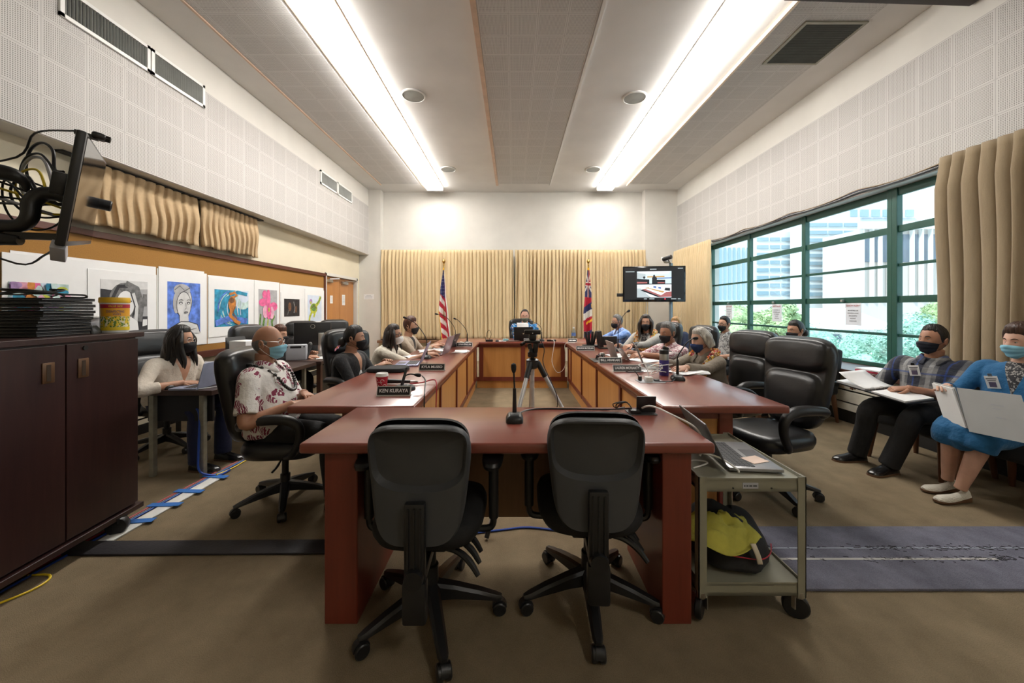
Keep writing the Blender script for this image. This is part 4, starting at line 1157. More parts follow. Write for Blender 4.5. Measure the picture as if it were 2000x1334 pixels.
def hair_cap(b, M, th=.016, line=.60, nape=-.45, side=-.12, puff=0, seed=0, rag=.02, temple=.36, short=False):
    r = random.Random(seed)
    tab = [(-1, nape), (-.45, nape + .08), (-.15, side), (.20, side - .02), (.33, temple), (.50, line - .06), (1, line)]
    n, m = 72, 18
    ph = [r.uniform(0, 6) for _ in range(4)]
    def zmin(az):
        return interp(math.cos(az), tab) + rag * math.sin(az * 17 + ph[0]) + rag * .7 * math.sin(az * 29 + ph[1])
    rings = []
    for j in range(m + 1):
        v = j / m
        rr = []
        for k in range(n):
            az = 2 * PI * k / n
            z0 = zmin(az)
            z = math.sin(math.asin(max(-.98, min(.98, z0))) * (1 - v) + (PI / 2 - .03) * v)
            p = azel(az, z, False)
            t = th * min(1, v * (5 if math.cos(az) < .3 else 3) + .10) * (1 + puff * max(0, z)) * (1 if not short else .40 + .60 * max(0, min(1, (z + .1) / .6)))
            t += (.004 * noise.noise((az * 9, z * 14, seed)) * max(0, z) if short else 0) + .0016 * math.sin(az * 23 + z * 5 + ph[2]) * min(1, v * 4)
            rr.append(M @ (p + p.normalized() * t))
        rings.append(rr)
    b.loft(rings, True)
def hair_drape(b, M, length=.30, a0=100, th=.03, flare=1.0, wave=.008, seed=1, top=.62):
    """curtain of hair around the back and sides, hanging from ear height"""
    rings = []
    n = 28; A = math.radians(a0)
    m = 14
    for j in range(m + 1):
        v = j / m
        z = top * .116 - v * length
        kk = min(1, v / .22); rx = .074 + .016 * kk + .010 * v * flare; ry = .084 + .016 * kk
        t = th * (1 - .45 * v)
        o, i_ = [], []
        AA = A * (1 - .18 * v)
        for k in range(n + 1):
            a = PI - AA + 2 * AA * k / n
            w = wave * math.sin(9 * a + 14 * v + seed) * (.3 + v)
            cy = -.012 * v
            o.append(M @ V(((rx + w) * math.sin(a), (ry + w) * math.cos(a) + cy - .01, z)))
            i_.append(M @ V(((rx - t) * math.sin(a), (ry - t) * math.cos(a) + cy - .01, z)))
        rings.append(o + i_[::-1])
    b.loft(rings, True)
def mask_geo(b, M, style):
    A = {'kn95': 66, 'surgical': 68, 'cup': 56, 'cloth': 66}[style]
    A = math.radians(A)
    n, m = 24, 18
    def fn(i, j, off=0):
        u = -1 + 2 * i / n; v = j / m
        zt = -.06 - .20 * abs(u) ** 1.4; zb = -1.0 + .34 * abs(u) ** 1.6
        if style == 'surgical': zb = -.99 + .22 * abs(u) ** 1.5; zt = -.08 - .16 * abs(u) ** 1.4
        z = zt + (zb - zt) * v
        p = azel(u * A, z, False)
        e = min(1, 4 * min(v, 1 - v) + .2) * (1 - abs(u) ** 3)
        if style == 'kn95': o = .006 + e * (.034 * (1 - abs(u)) ** .8 * math.sin(PI * min(1, v * .9 + .08)))
        elif style == 'cup': o = .006 + e * .034 * math.cos(u * 1.2) * math.sin(PI * (v * .85 + .1))
        elif style == 'surgical': o = .006 + e * (.020 * (1 - u * u)) + (.0025 * math.sin(v * 2 * PI * 3.0) if .12 < v < .9 else 0) * (1 - abs(u) ** 4)
        else: o = .006 + e * .024 * (1 - abs(u) ** 1.3)
        o += .012 * smooth_g(v, .05, .12) * smooth_g(u, 0, .2)
        d = V((math.sin(u * A), math.cos(u * A), -.25 * v)).normalized()
        return M @ (p + d * (o + off))
    for off in (0, .003):
        vs = [[b.bm.verts.new(fn(i, j, off)) for i in range(n + 1)] for j in range(m + 1)]
        for j in range(m):
            for i in range(n): b.bm.faces.new((vs[j][i], vs[j][i + 1], vs[j + 1][i + 1], vs[j + 1][i]))
    ends = []
    for s, i in ((-1, 0), (1, n)):
        for j in (1, m - 1):
            p = M.inverted() @ fn(i, j)
            e = V((s * .081, -.018, .018 if j == 1 else -.03))
            mid = (p + e) / 2 + V((s * .010, 0, 0))
            ends.append([M @ p, M @ mid, M @ e])
    return ends
def hand_geo(b, W, d, nrm, side, curl=.5, s=1.0, spread=.12):
    d = d.normalized(); nrm = (nrm - d * nrm.dot(d)).normalized(); lat = d.cross(nrm).normalized() * side
    def pt(x, y, z): return W + (lat * x + d * y + nrm * z) * s
    rings = []
    for y, w, t, z in ((-.025, .024, .020, 0), (0, .025, .018, 0), (.03, .035, .0165, .001), (.06, .041, .0150, .002), (.082, .040, .0125, .003), (.092, .036, .009, .004)):
        rings.append([pt(w * math.cos(q), y, z + t * math.sin(q)) for q in [2 * PI * k / 14 for k in range(14)]])
    b.loft(rings)
    for k, (x, L) in enumerate(((.0295, .068), (.0102, .077), (-.0095, .072), (-.028, .056))):
        a = curl * (1 + .12 * k); cur = V((x, .082, .003)); ang = .15 * curl
        dirx = x * spread * 3
        pts = [V((x, .070, .003)), cur.copy()]
        for q, f in enumerate((.45, .31, .24)):
            ang += a * (.55, .75, .5)[q]
            cur = cur + V((dirx * L * f, math.cos(ang) * L * f, math.sin(ang) * L * f))
            pts.append(cur.copy())
        rr = [.0092, .0092, .0085, .0076, .0058]
        b.tube([pt(*p) for p in pts], [r * s for r in rr], 9, sub=3)
    p0 = V((.026, .012, .004)); p1 = V((.047, .040, .012)); p2 = V((.055, .068, .020)); p3 = V((.054, .090, .027))
    b.tube([pt(*p) for p in (p0, p1, p2, p3)], [.0145 * s, .0125 * s, .0105 * s, .0075 * s], 10, sub=3)
def ik(A, W, l1, l2, pole):
    d = W - A
    D = d.length
    if D > (l1 + l2) * .985:
        W = A + d.normalized() * (l1 + l2) * .985; d = W - A; D = d.length
    u = d.normalized()
    x = (l1 * l1 - l2 * l2 + D * D) / (2 * D)
    h = math.sqrt(max(0, l1 * l1 - x * x))
    p = pole - u * pole.dot(u)
    return A + u * x + p.normalized() * h, W
def band_loop(N, r, fc, u, rx, rf, rb, dz_f, dz_b, n=40):
    o = []
    for k in range(n):
        a = 2 * PI * k / n
        c, s = math.cos(a), math.sin(a)
        y = rf * c if c > 0 else rb * c
        t = (1 + c) / 2
        o.append(N + r * rx * s + fc * y + u * (dz_b * (1 - t) + dz_f * t))
    return o
LEIM = [mat('lei_yellow', (.93, .58, .06), .5), mat('lei_orange', (.90, .32, .05), .5), mat('lei_pink', (.78, .10, .20), .5), mat('lei_cream', (.93, .82, .55), .5)]
NUT = mat('kukui_nut', (.012, .009, .008), .2, coat=.5)

def person(lb, head, yaw, lean=5, hyaw=None, pitch=8, roll=0, hands=None, hdir=None, s=.95, skin='tan', top=None, sleeve='short', under=None, vneck=None,
           bottoms=None, hair=None, mask=None, glasses=None, wf=1.0, belly=0.0, hip_z=.545, feet=None, vox=.010, collar=False, eyes=True, lei=None, curl=.45, elbow=None, skirt=False, shoes=None, feetdir=None, knees_out=.10, pitchn=0):
    y = math.radians(yaw); hy = math.radians(yaw if hyaw is None else hyaw)
    f = V((-math.sin(y), math.cos(y), 0)); r = V((math.cos(y), math.sin(y), 0)); z = V((0, 0, 1))
    ln = math.radians(lean)
    u = z * math.cos(ln) + f * math.sin(ln); fc = f * math.cos(ln) - z * math.sin(ln)
    Mh = Matrix.Translation(head) @ Euler((0, 0, hy)).to_matrix().to_4x4() @ Euler((math.radians(-pitch), math.radians(roll), 0)).to_matrix().to_4x4() @ Matrix.Scale(s, 4)
    N = head - (u * .5 + z * .5).normalized() * .158 * s - fc * .030 * s
    L = (N.z - hip_z) / max(.5, math.cos(ln))
    H = N - u * L
    t = thing('person', lb, 'person', (H.x, H.y, 0), 0)
    t.location.z = 0
    # joints
    arms = []
    for i, sd in enumerate((-1, 1)):
        A = N - u * .055 * s + r * sd * .172 * s * wf
        W = V(hands[i]) if hands and hands[i] is not None else A + f * .25 + z * -.28 - r * sd * .06
        pole = (V(elbow[i]) if elbow and elbow[i] is not None else (-z * 1.0 + r * sd * .55 - f * .25))
        E, W = ik(A, W, .285 * s, .262 * s, pole)
        arms.append((A, E, W, sd))
    legs = []
    for i, sd in enumerate((-1, 1)):
        A = H + r * sd * .085 * s - z * .02
        Ft = V(feet[i]) if feet else V((H.x, H.y, .075)) + f * .40 + r * sd * .11
        K, Ft = ik(A, Ft, .42 * s, .42 * s, f * .75 + z * .8 + r * sd * knees_out)
        legs.append((A, K, Ft, sd))
    def torso(b, k, g=0):
        T0 = [(-.16, .150, .120), (-.06, .172, .135), (.1, .172, .132), (.3, .163, .125), (.5, .165, .122), (.68, .178, .120), (.82, .184, .110), (.91, .176, .094), (.96, .150, .078), (.995, .100, .066), (1.03, .066, .056)]
        rings = []
        for tt, rx, ry in T0:
            bb = belly * smooth_g(tt, .22, .3)
            c = H + u * L * tt + fc * (bb * .5 - .012)
            MM = Matrix((r, fc, u)).transposed().to_4x4(); MM.translation = c
            w_ = wf if tt < .95 else 1
            rings.append(ring(MM, (rx * w_ + bb * .4) * s * k + g, (ry + bb * .5) * s * k + g, 28, 2.35))
        b.loft(rings)
    # continuous body
    b = B(); torso(b, .86)
    b.tube([N - u * .05 * s, N + u * .03 * s, Mh @ V((0, -.018, -.075))], [.062 * s, .056 * s, .055 * s], 16)
    for A, E, W, sd in arms:
        q = (W - E).normalized()
        b.tube([A - r * sd * .04 * s, A, (A + E) / 2, E, E + (W - E) * .35, W - q * .02 * s, W + q * .012], [v * s for v in (.045, .052, .044, .037, .039, .027, .024)], 14)
    for A, K, Ft, sd in legs:
        b.tube([A, A + (K - A) * .5, K, K + (Ft - K) * .32, Ft + (K - Ft) * .1, Ft], [v * s for v in (.078, .068, .052, .054, .034, .034)], 14)
    b = remesh(b, vox, 3)
    add_head(b, Mh)
    for i, (A, E, W, sd) in enumerate(arms):
        d = hdir[i] if hdir and hdir[i] is not None else None
        q = (W - E).normalized()
        d = V(d) if d is not None else (q + f * .3 - z * .15).normalized()
        pn = (-z + r * -sd * .35) if abs(d.z) < .8 else f
        hand_geo(b, W, d, V(pn), -sd, curl, s * 1.0)
    part(t, 'body', b, SKIN[skin], True, angle=180)
    # top
    if top:
        b = B(); torso(b, 1.0, .010)
        for A, E, W, sd in arms:
            if sleeve == 'short':
                e = A + (E - A) * .80
                b.tube([A - r * sd * .06 * s, A, A + (E - A) * .45, e], [.062 * s, .066 * s, .064 * s, .066 * s], 16)
            elif sleeve == 'elbow':
                e = E + (W - E) * .12
                b.tube([A - r * sd * .06 * s, A, A + (E - A) * .5, E, e], [.06 * s, .064 * s, .058 * s, .053 * s, .053 * s], 16)
            elif sleeve in ('long', 'forearm'):
                e = E + (W - E) * (.90 if sleeve == 'long' else .45)
                b.tube([A - r * sd * .06 * s, A, (A + E) / 2, E, E + (e - E) * .5, e], [v * s for v in (.058, .063, .054, .050, .047, .042 if sleeve == 'long' else .048)], 16)
        b = remesh(b, vox, 4)
        mats = [top]
        if vneck:
            wv, dv, um = vneck
            bp = N - u * dv
            for sg in (-1, 1):
                q = N + r * (sg * wv) - bp
                bmesh.ops.bisect_plane(b.bm, geom=b.bm.verts[:] + b.bm.edges[:] + b.bm.faces[:], plane_co=bp, plane_no=q.cross(fc).normalized(), dist=1e-5)
            mats.append(um if um is not None else SKIN[skin])
            for fa in b.bm.faces:
                c = fa.calc_center_median() - N
                xx, tt, yy = c.dot(r), c.dot(u), c.dot(fc)
                if yy > 0 and tt > -dv and abs(xx) < wv * (1 + tt / dv): fa.material_index = 1
        from mathutils.bvhtree import BVHTree
        part(t, 'shirt', b, mats, True, angle=180)
        b = B(); torso(b, 1.0, .013); [b.ell(A - u * .005, (.072 * s,) * 3, 14) for A, E, W, sd in arms]; bvh = BVHTree.FromBMesh(b.bm); b.bm.free()
    if collar:
        b = B()
        L1 = [(.070, .062, .060, .045), (.084, .080, .074, .022), (.108, .108, .092, -.012)]
        nn = 40
        rows = []
        for rx, rf, rb, dz in L1:
            row = []
            for k in range(nn + 1):
                a = math.radians(20) + (2 * PI - math.radians(40)) * k / nn
                c, sn = math.cos(a), math.sin(a)
                row.append(N + r * rx * s * sn + fc * ((rf if c > 0 else rb) * s * c + .012) + u * (dz - .045 * max(0, c) ** 2) * s)
            rows.append(row)
        b.loft(rows, False, False)
        part(t, 'collar', b, top, True, solid=.004, angle=180)
    if bottoms and not skirt:
        b = B()
        MM = Matrix((r, fc, u)).transposed().to_4x4()
        for c, rx, ry in ((H - z * .0, .165, .135),):
            b.ell(c, (.165 * s * wf + belly * .3, .14 * s, .11 * s), 20, (0, 0, y))
        for A, K, Ft, sd in legs:
            b.tube([A - f * .02, A + (K - A) * .45, K, K + (Ft - K) * .4, Ft + (K - Ft) * -.03], [v * s for v in (.095, .088, .070, .066, .066)], 16)
        b = remesh(b, vox * 1.15, 4)
        part(t, 'trousers', b, bottoms, True, angle=180)
    if skirt:
        K0, K1 = legs[0][1], legs[1][1]; A0, A1 = legs[0][0], legs[1][0]
        b = B()
        b.ell(H, (.185 * s * wf, .16 * s, .13 * s), 20, (0, 0, y))
        for A, K, Ft, sd in legs:
            e = K + (Ft - K).normalized() * .10 + f * .02
            b.tube([A - f * .03, A + (K - A) * .5, K - z * .01, e], [v * s for v in (.12, .115, .098, .09)], 18)
        b.tube([(A0 + A1) / 2, (K0 + K1) / 2 - z * .01, (K0 + K1) / 2 - z * .09], [.11, .10, .08], 16)
        b = remesh(b, vox, 6)
        part(t, 'skirt', b, bottoms, True, angle=180)
    if shoes != False:
        for i, (A, K, Ft, sd) in enumerate(legs):
            fd = V(feetdir[i]).normalized() if feetdir else f
            st = shoes or 'black'
            sl = V((-fd.y, fd.x, 0))
            base = V((Ft.x, Ft.y, max(0.0, Ft.z - .075)))
            b = B(); rings = []
            if st == 'black':
                prof = [(-.065, .028, .055), (-.055, .036, .085), (-.02, .038, .100), (.03, .039, .085), (.09, .045, .062), (.15, .046, .050), (.185, .036, .040), (.20, .018, .028)]
                zb = .014
            else:
                prof = [(-.062, .020, .060), (-.052, .030, .078), (-.01, .032, .055), (.05, .033, .042), (.10, .040, .040), (.145, .040, .040), (.175, .030, .032), (.19, .014, .022)]
                zb = .012
            for x, w, h in prof:
                rings.append([base + fd * (x * s) + sl * (w * math.cos(q)) * s + z * (zb + (h - zb) * max(0, math.sin(q)) if math.sin(q) > 0 else zb + .0) for q in [2 * PI * k / 16 for k in range(16)]])
            b.loft(rings)
            sh = part(t, 'shoe', b, MATS['shoe_leather'] if st == 'black' else MATS['woven_white'], True)
            b = B(); rings = []
            for x, w, h in prof:
                hz = zb + (0 if st == 'black' else .018 * max(0, (-x + .06) / .12))
                rings.append([base + fd * (x * s * 1.02) + sl * (w * 1.05 * math.cos(q)) * s + z * (hz * (1 if math.sin(q) > 0 else 0)) for q in [2 * PI * k / 16 + .1 for k in range(16)]])
            b.loft(rings)
            o = part(t, 'sole', b, MATS['brown_sole'], True); o.parent = sh
    # head parts
    if eyes:
        for sd in (-1, 1):
            p = azel(sd * .40, .06)
            c = p - V((p.x, p.y, 0)).normalized() * .0085
            b = B().ell(c, (.0125, .0125, .0078 if pitch < 14 else .004), 12, mi=0, M=Mh)
            b.ell(c + V((0, .0075, -.001)), (.0055, .0055, .0055 if pitch < 14 else .003), 10, mi=1, M=Mh)
            part(t, 'eye', b, [EYEW, IRIS], True)
            q = [Mh @ (azel(sd * a, zz) + V((0, .001, 0))) for a, zz in ((.18, .22), (.32, .27), (.48, .27), (.62, .21))]
            part(t, 'eyebrow', B().tube(q, [.002 * s, .0035 * s, .003 * s, .0012 * s], 6), HAIR[hair['c']] if hair else HAIR['dark'], True)
    if hair:
        b = B(); st = hair['style']; hm = HAIR[hair['c']]
        if st == 'bald':
            rows = []
            for j in range(9):
                v = j / 8; row = []
                for k in range(41):
                    az = math.radians(76) + math.radians(208) * k / 40
                    c = math.cos(az)
                    z0 = interp(c, [(-1, -.55), (-.5, -.45), (0, -.12), (.3, -.05)]); z1 = interp(c, [(-1, .02), (-.3, .18), (0, .2), (.3, .1)])
                    p = azel(az, z0 + (z1 - z0) * v, False)
                    row.append(Mh @ (p + p.normalized() * .005 * math.sin(PI * (v * .9 + .05))))
                rows.append(row)
            b.loft(rows, False, False)
        else:
            hair_cap(b, Mh, hair.get('th', .014), hair.get('line', .60), hair.get('nape', -.5), hair.get('side', -.12), hair.get('puff', .3), hair.get('seed', 1), hair.get('rag', .012), hair.get('temple', .36), st == 'short')
            if st in ('long', 'bob'):
                hair_drape(b, Mh, hair.get('len', .28), hair.get('a0', 108), hair.get('dth', .035), hair.get('flare', 1), hair.get('wave', .006), hair.get('seed', 1))
            if st == 'bun':
                b.ell((0, -.115, -.05), (.045, .04, .05), 16, M=Mh)
            for sd_, y0_, ln_, n_ in hair.get('locks', ()):
                rl = random.Random(n_ + int(10 * ln_))
                for q in range(n_):
                    yy = y0_ - .022 * q; ll = ln_ * rl.uniform(.85, 1.05); wv = rl.uniform(0, 6)
                    pts = []
                    for i in range(9):
                        v = i / 8
                        pts.append(Mh @ V((sd_ * (.050 + .034 * min(1, v * 4) + .008 * math.sin(v * 7 + wv)), yy * (.6 + .4 * min(1, v * 4)) + (.062 * v if yy > 0 else .03 * v) + .007 * math.cos(v * 8 + wv), .085 - (ll + .055) * v)))
                    b.tube(pts, [x * s for x in (.012, .018, .021, .022, .021, .019, .016, .011, .004)], 8, sub=3)
        part(t, 'hair', b, hm, True, angle=180)
    if mask:
        b = B(); ends = mask_geo(b, Mh, mask[0])
        mo = part(t, 'face_mask', b, mask[1], True, angle=60)
        b = B()
        for e in ends: b.tube(e, .0013, 5)
        o = part(t, 'ear_loop', b, MWHITE if mask[1] in (MBLUE, MWHITE) else MBLACK, True); o.parent = mo
    if glasses:
        b = B()
        for sd in (-1, 1):
            c = V((sd * .034, .097, .004))
            b.tube([Mh @ (c + V((.024 * math.cos(q), -.012 * (abs(c.x + .024 * math.cos(q)) / .06) ** 2, .019 * math.sin(q)))) for q in [2 * PI * k / 16 for k in range(17)]], .0014 if glasses == 'thin' else .0022, 6, smooth=False)
            b.tube([Mh @ V((sd * .058, .088, .010)), Mh @ V((sd * .078, .03, .012)), Mh @ V((sd * .080, -.02, .008))], .0016 if glasses == 'thin' else .0024, 6)
        b.tube([Mh @ V((-.012, .099, .008)), Mh @ V((0, .103, .010)), Mh @ V((.012, .099, .008))], .0015, 6)
        part(t, 'glasses', b, STEEL if glasses == 'thin' else BLACK, True)
    def snap(rx, rb, zf, n, off):
        o = []
        for k in range(n):
            a = 2 * PI * k / n
            c, sn = math.cos(a), math.sin(a)
            if c > .10:
                q = N + r * (rx * sn) * s + u * (-.025 - (zf - .025) * c ** .9) * s
                h = bvh.ray_cast(q + fc * .5, -fc)
            else:
                q = N + r * (rx * sn) * s + fc * (rb * c) * s
                h = bvh.ray_cast(q + u * .5, -u)
            if h[0] is None: continue
            nn = h[1] if h[1].dot(fc * max(c, 0) + u * .7) > 0 else -h[1]
            o.append(h[0] + nn * off)
        for _ in range(3):
            m_ = len(o); o = [o[i] * .5 + (o[i - 1] + o[(i + 1) % m_]) * .25 for i in range(m_)]
        return o
    if lei:
        pts = band_loop(N, r, fc, u, .135 * s, .150 * s, .085 * s, -.20 * s, .015 * s, 60)
        if lei == 'nuts':
            b = B()
            pts = snap(.10, .085, .20, 52, .019)
            b.tube(pts + [pts[0]], .003, 5, smooth=False)
            for p in pts: b.ell(p, (.0125, .0125, .011), 10)
            part(t, 'nut_lei', b, NUT, True)
        else:
            b = B(); rr = random.Random(5); pts = snap(.115, .09, .22, 76, .024)
            for i, p in enumerate(pts):
                for q in range(9):
                    ax = V((rr.gauss(0, 1), rr.gauss(0, 1), rr.gauss(0, 1))).normalized()
                    fr = ((p - N).dot(fc) / .15 + 1) / 2
                    mi = rr.choices((0, 1, 2, 3), (.35, .25, .12, .28) if lei == 'orange' else (.34 * fr + .05, .22, .5 * (1 - fr) + .05, .3))[0]
                    c = p + ax * .020
                    Mq = Matrix.Translation(c) @ ax.to_track_quat('Z', 'Y').to_matrix().to_4x4()
                    for k in range(3):
                        a = 2 * PI * k / 3 + rr.random()
                        d = V((math.cos(a), math.sin(a), .5)) * .020; e = V((-math.sin(a), math.cos(a), 0)) * .009
                        b.loft([[Mq @ (V((0, 0, 0)) + e * .3), Mq @ (V((0, 0, .002)) - e * .3)], [Mq @ (d * .6 + e), Mq @ (d * .6 - e)], [Mq @ (d + e * .4), Mq @ (d - e * .4)]], False, False, mi=mi)
            tag(part(t, 'flower_lei', b, LEIM, True, smooth=False), kind='stuff')
    t['_N'] = 0; del t['_N']
    return t, dict(N=N, r=r, fc=fc, u=u, f=f, H=H, Mh=Mh, arms=arms, legs=legs, s=s)
mat('shoe_leather', (.012, .011, .011), .25, coat=.3); mat('woven_white', (.62, .58, .50), .6, bump=.8, bscale=120, stretch=(1, .2, 1)); mat('brown_sole', (.14, .07, .035), .6)
def badge(t, J, x, dz, lb=None):
    N, r, fc, u, s = J['N'], J['r'], J['fc'], J['u'], J['s']
    c = N + r * x + u * dz + fc * (.128 * s)
    MM = Matrix((r, fc, u)).transposed().to_4x4(); MM.translation = c
    q = MM @ T((0, .012, 0), (-.25, .15, 0))
    b = B(); b.box((.062, .004, .088)); b.box((.02, .004, .02), (0, 0, .052), mi=1); b.bm.transform(q)
    o = part(t, 'id_badge', b, [PAPER, CHROME], True, smooth=False)
    b = B(); b.box((.034, .001, .036), (0, .0028, -.016)); b.bm.transform(q); p = part(t, 'badge_photo', b, mat('badge_photo_dark', (.10, .08, .14), .5), True, smooth=False); p.parent = o
    b = B(); b.box((.05, .001, .006), (0, .0028, .025)).box((.04, .001, .005), (0, .0028, .012)); b.bm.transform(q); p = part(t, 'badge_text', b, TXT, True, smooth=False); p.parent = o

PANTS = mat('dark_trousers', (.012, .012, .013), .85, bump=.3, bscale=16, bdist=.02)
def cloth(name, c, rough=.85): return mat(name, c, rough, var=.07, vscale=10, bump=.45, bscale=15, bdist=.03, sheen=.1)
IVORY = cloth('ivory_knit', (.60, .54, .46)); BLKJ = cloth('black_jacket', (.010, .010, .012)); BEIGE = cloth('beige_jacket', (.42, .34, .26)); CRM = cloth('cream_sweater', (.66, .61, .51))
LGREY = cloth('pale_grey_cardigan', (.42, .40, .37)); OLIVE = cloth('taupe_shirt', (.20, .165, .125)); PEACH = cloth('peach_top', (.68, .44, .33)); TEAL = cloth('teal_blue_knit', (.008, .10, .24)); NAVY = cloth('navy_top', (.015, .025, .06))
ALOHA = mat_print('white_maroon_floral', (.70, .67, .64), [(.20, .018, .055)], 14, .47, .09)
REDAL = mat_print('rose_print', (.68, .58, .58), [(.26, .03, .06)], 34, .52, .07)
BLUEAL = mat_print('deep_blue_print', (.02, .12, .34), [(.05, .30, .62), (.55, .50, .40)], 17, .42, .1, lines=False)
SKYAL = mat_print('sky_blue_print', (.22, .36, .72), [(.45, .56, .82), (.07, .18, .50)], 12, .5, .2)
BWAL = mat_print('black_white_print', (.45, .45, .44), [(.03, .03, .035)], 34, .52, .08)
PLAID = mat_plaid('navy_grey_plaid', [(.20, .20, .20), (.016, .020, .04), (.30, .30, .30), (.03, .07, .26)], .95)
DKFLOR = mat_print('dark_floral', (.02, .02, .025), [(.4, .38, .36)], 60, .45, .05)

# left side, front to back
person('woman in ivory cardigan typing at a laptop beside the dark cabinet', P(352, 664, 3.12), -98, 10, -78, 5,
       hands=[P(374, 748, 3.10), P(357, 748, 2.97)], skin='tan', top=IVORY, sleeve='forearm', vneck=(.07, .20, None), bottoms=cloth('navy_trousers', (.010, .016, .06)), s=.95,
       hair=dict(style='long', c='black', len=.27, line=.66, th=.018, a0=112, flare=1.3, locks=[(1, .04, .30, 5), (-1, .04, .30, 5)]),
       mask=('kn95', MBLACK), glasses='thin', vox=.008, curl=.35, elbow=[(-.3, .9, -.25), (-.5, -.8, -.1)])
t, J = person('bald man in white and maroon floral shirt, leaning back with folded hands', P(523, 669, 2.48), -83, -7, -77, 2,
       hands=[(-1.42, 2.50, .735), (-1.41, 2.34, .70)], hdir=[(.75, -.6, -.1), (.75, .65, -.0)], skin='brown', top=ALOHA, sleeve='short', bottoms=PANTS, wf=1.12, belly=.06, s=.97,
       hair=dict(style='bald', c='grey'), mask=('surgical', MBLUE), glasses='thin', collar=True, lei='nuts', vox=.007, elbow=[(-.1, .5, -.9), (-.3, -.6, -.8)], curl=.6, feet=[(-1.12, 2.62, .075), (-1.16, 2.40, .075)])
t, J = person('woman in black jacket with dark hair tied back and a flower', P(692, 660, 3.45), -97, 4, -81, 4,
       hands=[(-1.24, 3.50, .79), (-1.24, 3.32, .78)], skin='tan', top=BLKJ, sleeve='long', vneck=(.042, .20, None), bottoms=PANTS, s=.93,
       hair=dict(style='bun', c='black', line=.58, th=.014, nape=-.45, puff=.4, rag=.006), mask=('cloth', MBLACK), vox=.008)
b = B(); Mf = J['Mh'] @ T((.03, -.145, -.105), (.9, 0, .5))
for k in range(5):
    a = 2 * PI * k / 5
    b.ell((.024 * math.cos(a), .024 * math.sin(a), 0), (.02, .0125, .005), 10, (0, 0, a), M=Mf)
b.ell((0, 0, .004), (.011, .011, .006), 10, mi=1, M=Mf)
part(t, 'flower', b, [mat('pink_petal', (.75, .30, .45), .5), LEIM[1]], True)
N_ = J['N']; b = B(); b.ell(N_ - J['u'] * .20 + J['fc'] * .095, (.03, .035, .07), 14); part(t, 'inner_top', b, PAPER, True)
person('woman in cream sweater with long brown hair and white mask', P(768, 654, 4.12), -92, 16, -94, 3,
       hands=[(-.98, 4.28, .80), (-.96, 4.08, .80)], skin='tan', top=CRM, sleeve='elbow', bottoms=PANTS, s=.93,
       hair=dict(style='long', c='dark', len=.24, line=.62, th=.016, a0=110, flare=1.2, locks=[(-1, .02, .22, 3), (1, .02, .24, 4)]), mask=('cup', MWHITE), glasses='dark', vox=.009)
person('woman with short brown hair in beige jacket and black mask', P(802, 637, 4.95), -95, 6, -97, 4,
       hands=[(-1.08, 5.12, .80), (-1.08, 4.92, .80)], skin='tan', top=BEIGE, sleeve='long', vneck=(.05, .22, BLKJ), bottoms=PANTS, s=.95,
       hair=dict(style='short', c='auburn', line=.62, th=.022, nape=-.62, side=-.25, puff=.5, rag=.03), mask=('cloth', MBLACK), vox=.01)
person('woman with short reddish hair, mostly hidden behind the bald man', P(546, 654, 4.55), -110, 5, -98, 5,
       hands=[(-2.66, 4.80, .72), (-2.58, 4.62, .70)], skin='tan', top=BLKJ, sleeve='long', bottoms=PANTS, s=.92,
       hair=dict(style='short', c='auburn', line=.5, th=.022, nape=-.6, side=-.25, puff=.4), mask=('cloth', MBLACK), vox=.011)
# back
person('man in deep blue printed shirt reading a paper at the back table', P(1025, 617, 6.66), 180, 9, 180, 16,
       hands=[(.30, 6.42, .83), (.03, 6.42, .83)], hdir=[(-.7, -.1, .4), (.7, -.1, .4)], skin='light', top=BLUEAL, sleeve='elbow', bottoms=PANTS, wf=1.22, s=1.0,
       hair=dict(style='short', c='dark', line=.84, th=.008, nape=-.5, side=-.05, puff=.2), mask=('cloth', MGREEN), collar=True, vox=.01, elbow=[(-.9, 0, -.5), (.9, 0, -.5)])
# right side, back to front
person('grey haired man in sky blue printed shirt, last on the right side', P(1206, 628, 6.1), 97, 14, 99, 12,
       hands=[(1.30, 5.82, .80), (1.26, 6.0, .80)], skin='tan', top=SKYAL, sleeve='elbow', bottoms=PANTS, wf=1.1, s=.96,
       hair=dict(style='short', c='grey', line=.72, th=.009, nape=-.55, side=-.15, puff=.4), mask=('kn95', MBLACK), glasses='thin', collar=True, vox=.01)
person('woman in pale grey cardigan with dark wavy hair and orange flower lei', P(1261, 631, 5.25), 138, 4, 158, 2,
       hands=[(1.52, 4.92, .80), (1.46, 5.14, .80)], skin='tan', top=LGREY, sleeve='long', vneck=(.06, .30, DKFLOR), bottoms=PANTS, s=.95,
       hair=dict(style='long', c='dark', len=.26, line=.66, th=.016, a0=112, flare=1.3, locks=[(1, .05, .27, 4), (-1, .03, .22, 3)]),
       mask=('cloth', MBLACK), lei='orange', vox=.01)
person('man in red and white patterned shirt writing, with grey-black hair', P(1304, 650, 4.35), 108, 9, 116, 10,
       hands=[(1.36, 4.02, .80), (1.36, 4.28, .80)], skin='brown', top=REDAL, sleeve='elbow', bottoms=PANTS, wf=1.1, s=1.0,
       hair=dict(style='short', c='grey', line=.66, th=.015, nape=-.6, side=-.3, puff=.5, rag=.02), mask=('surgical', MBLACK), collar=True, vox=.009, vneck=(.035, .16, None), belly=.03)
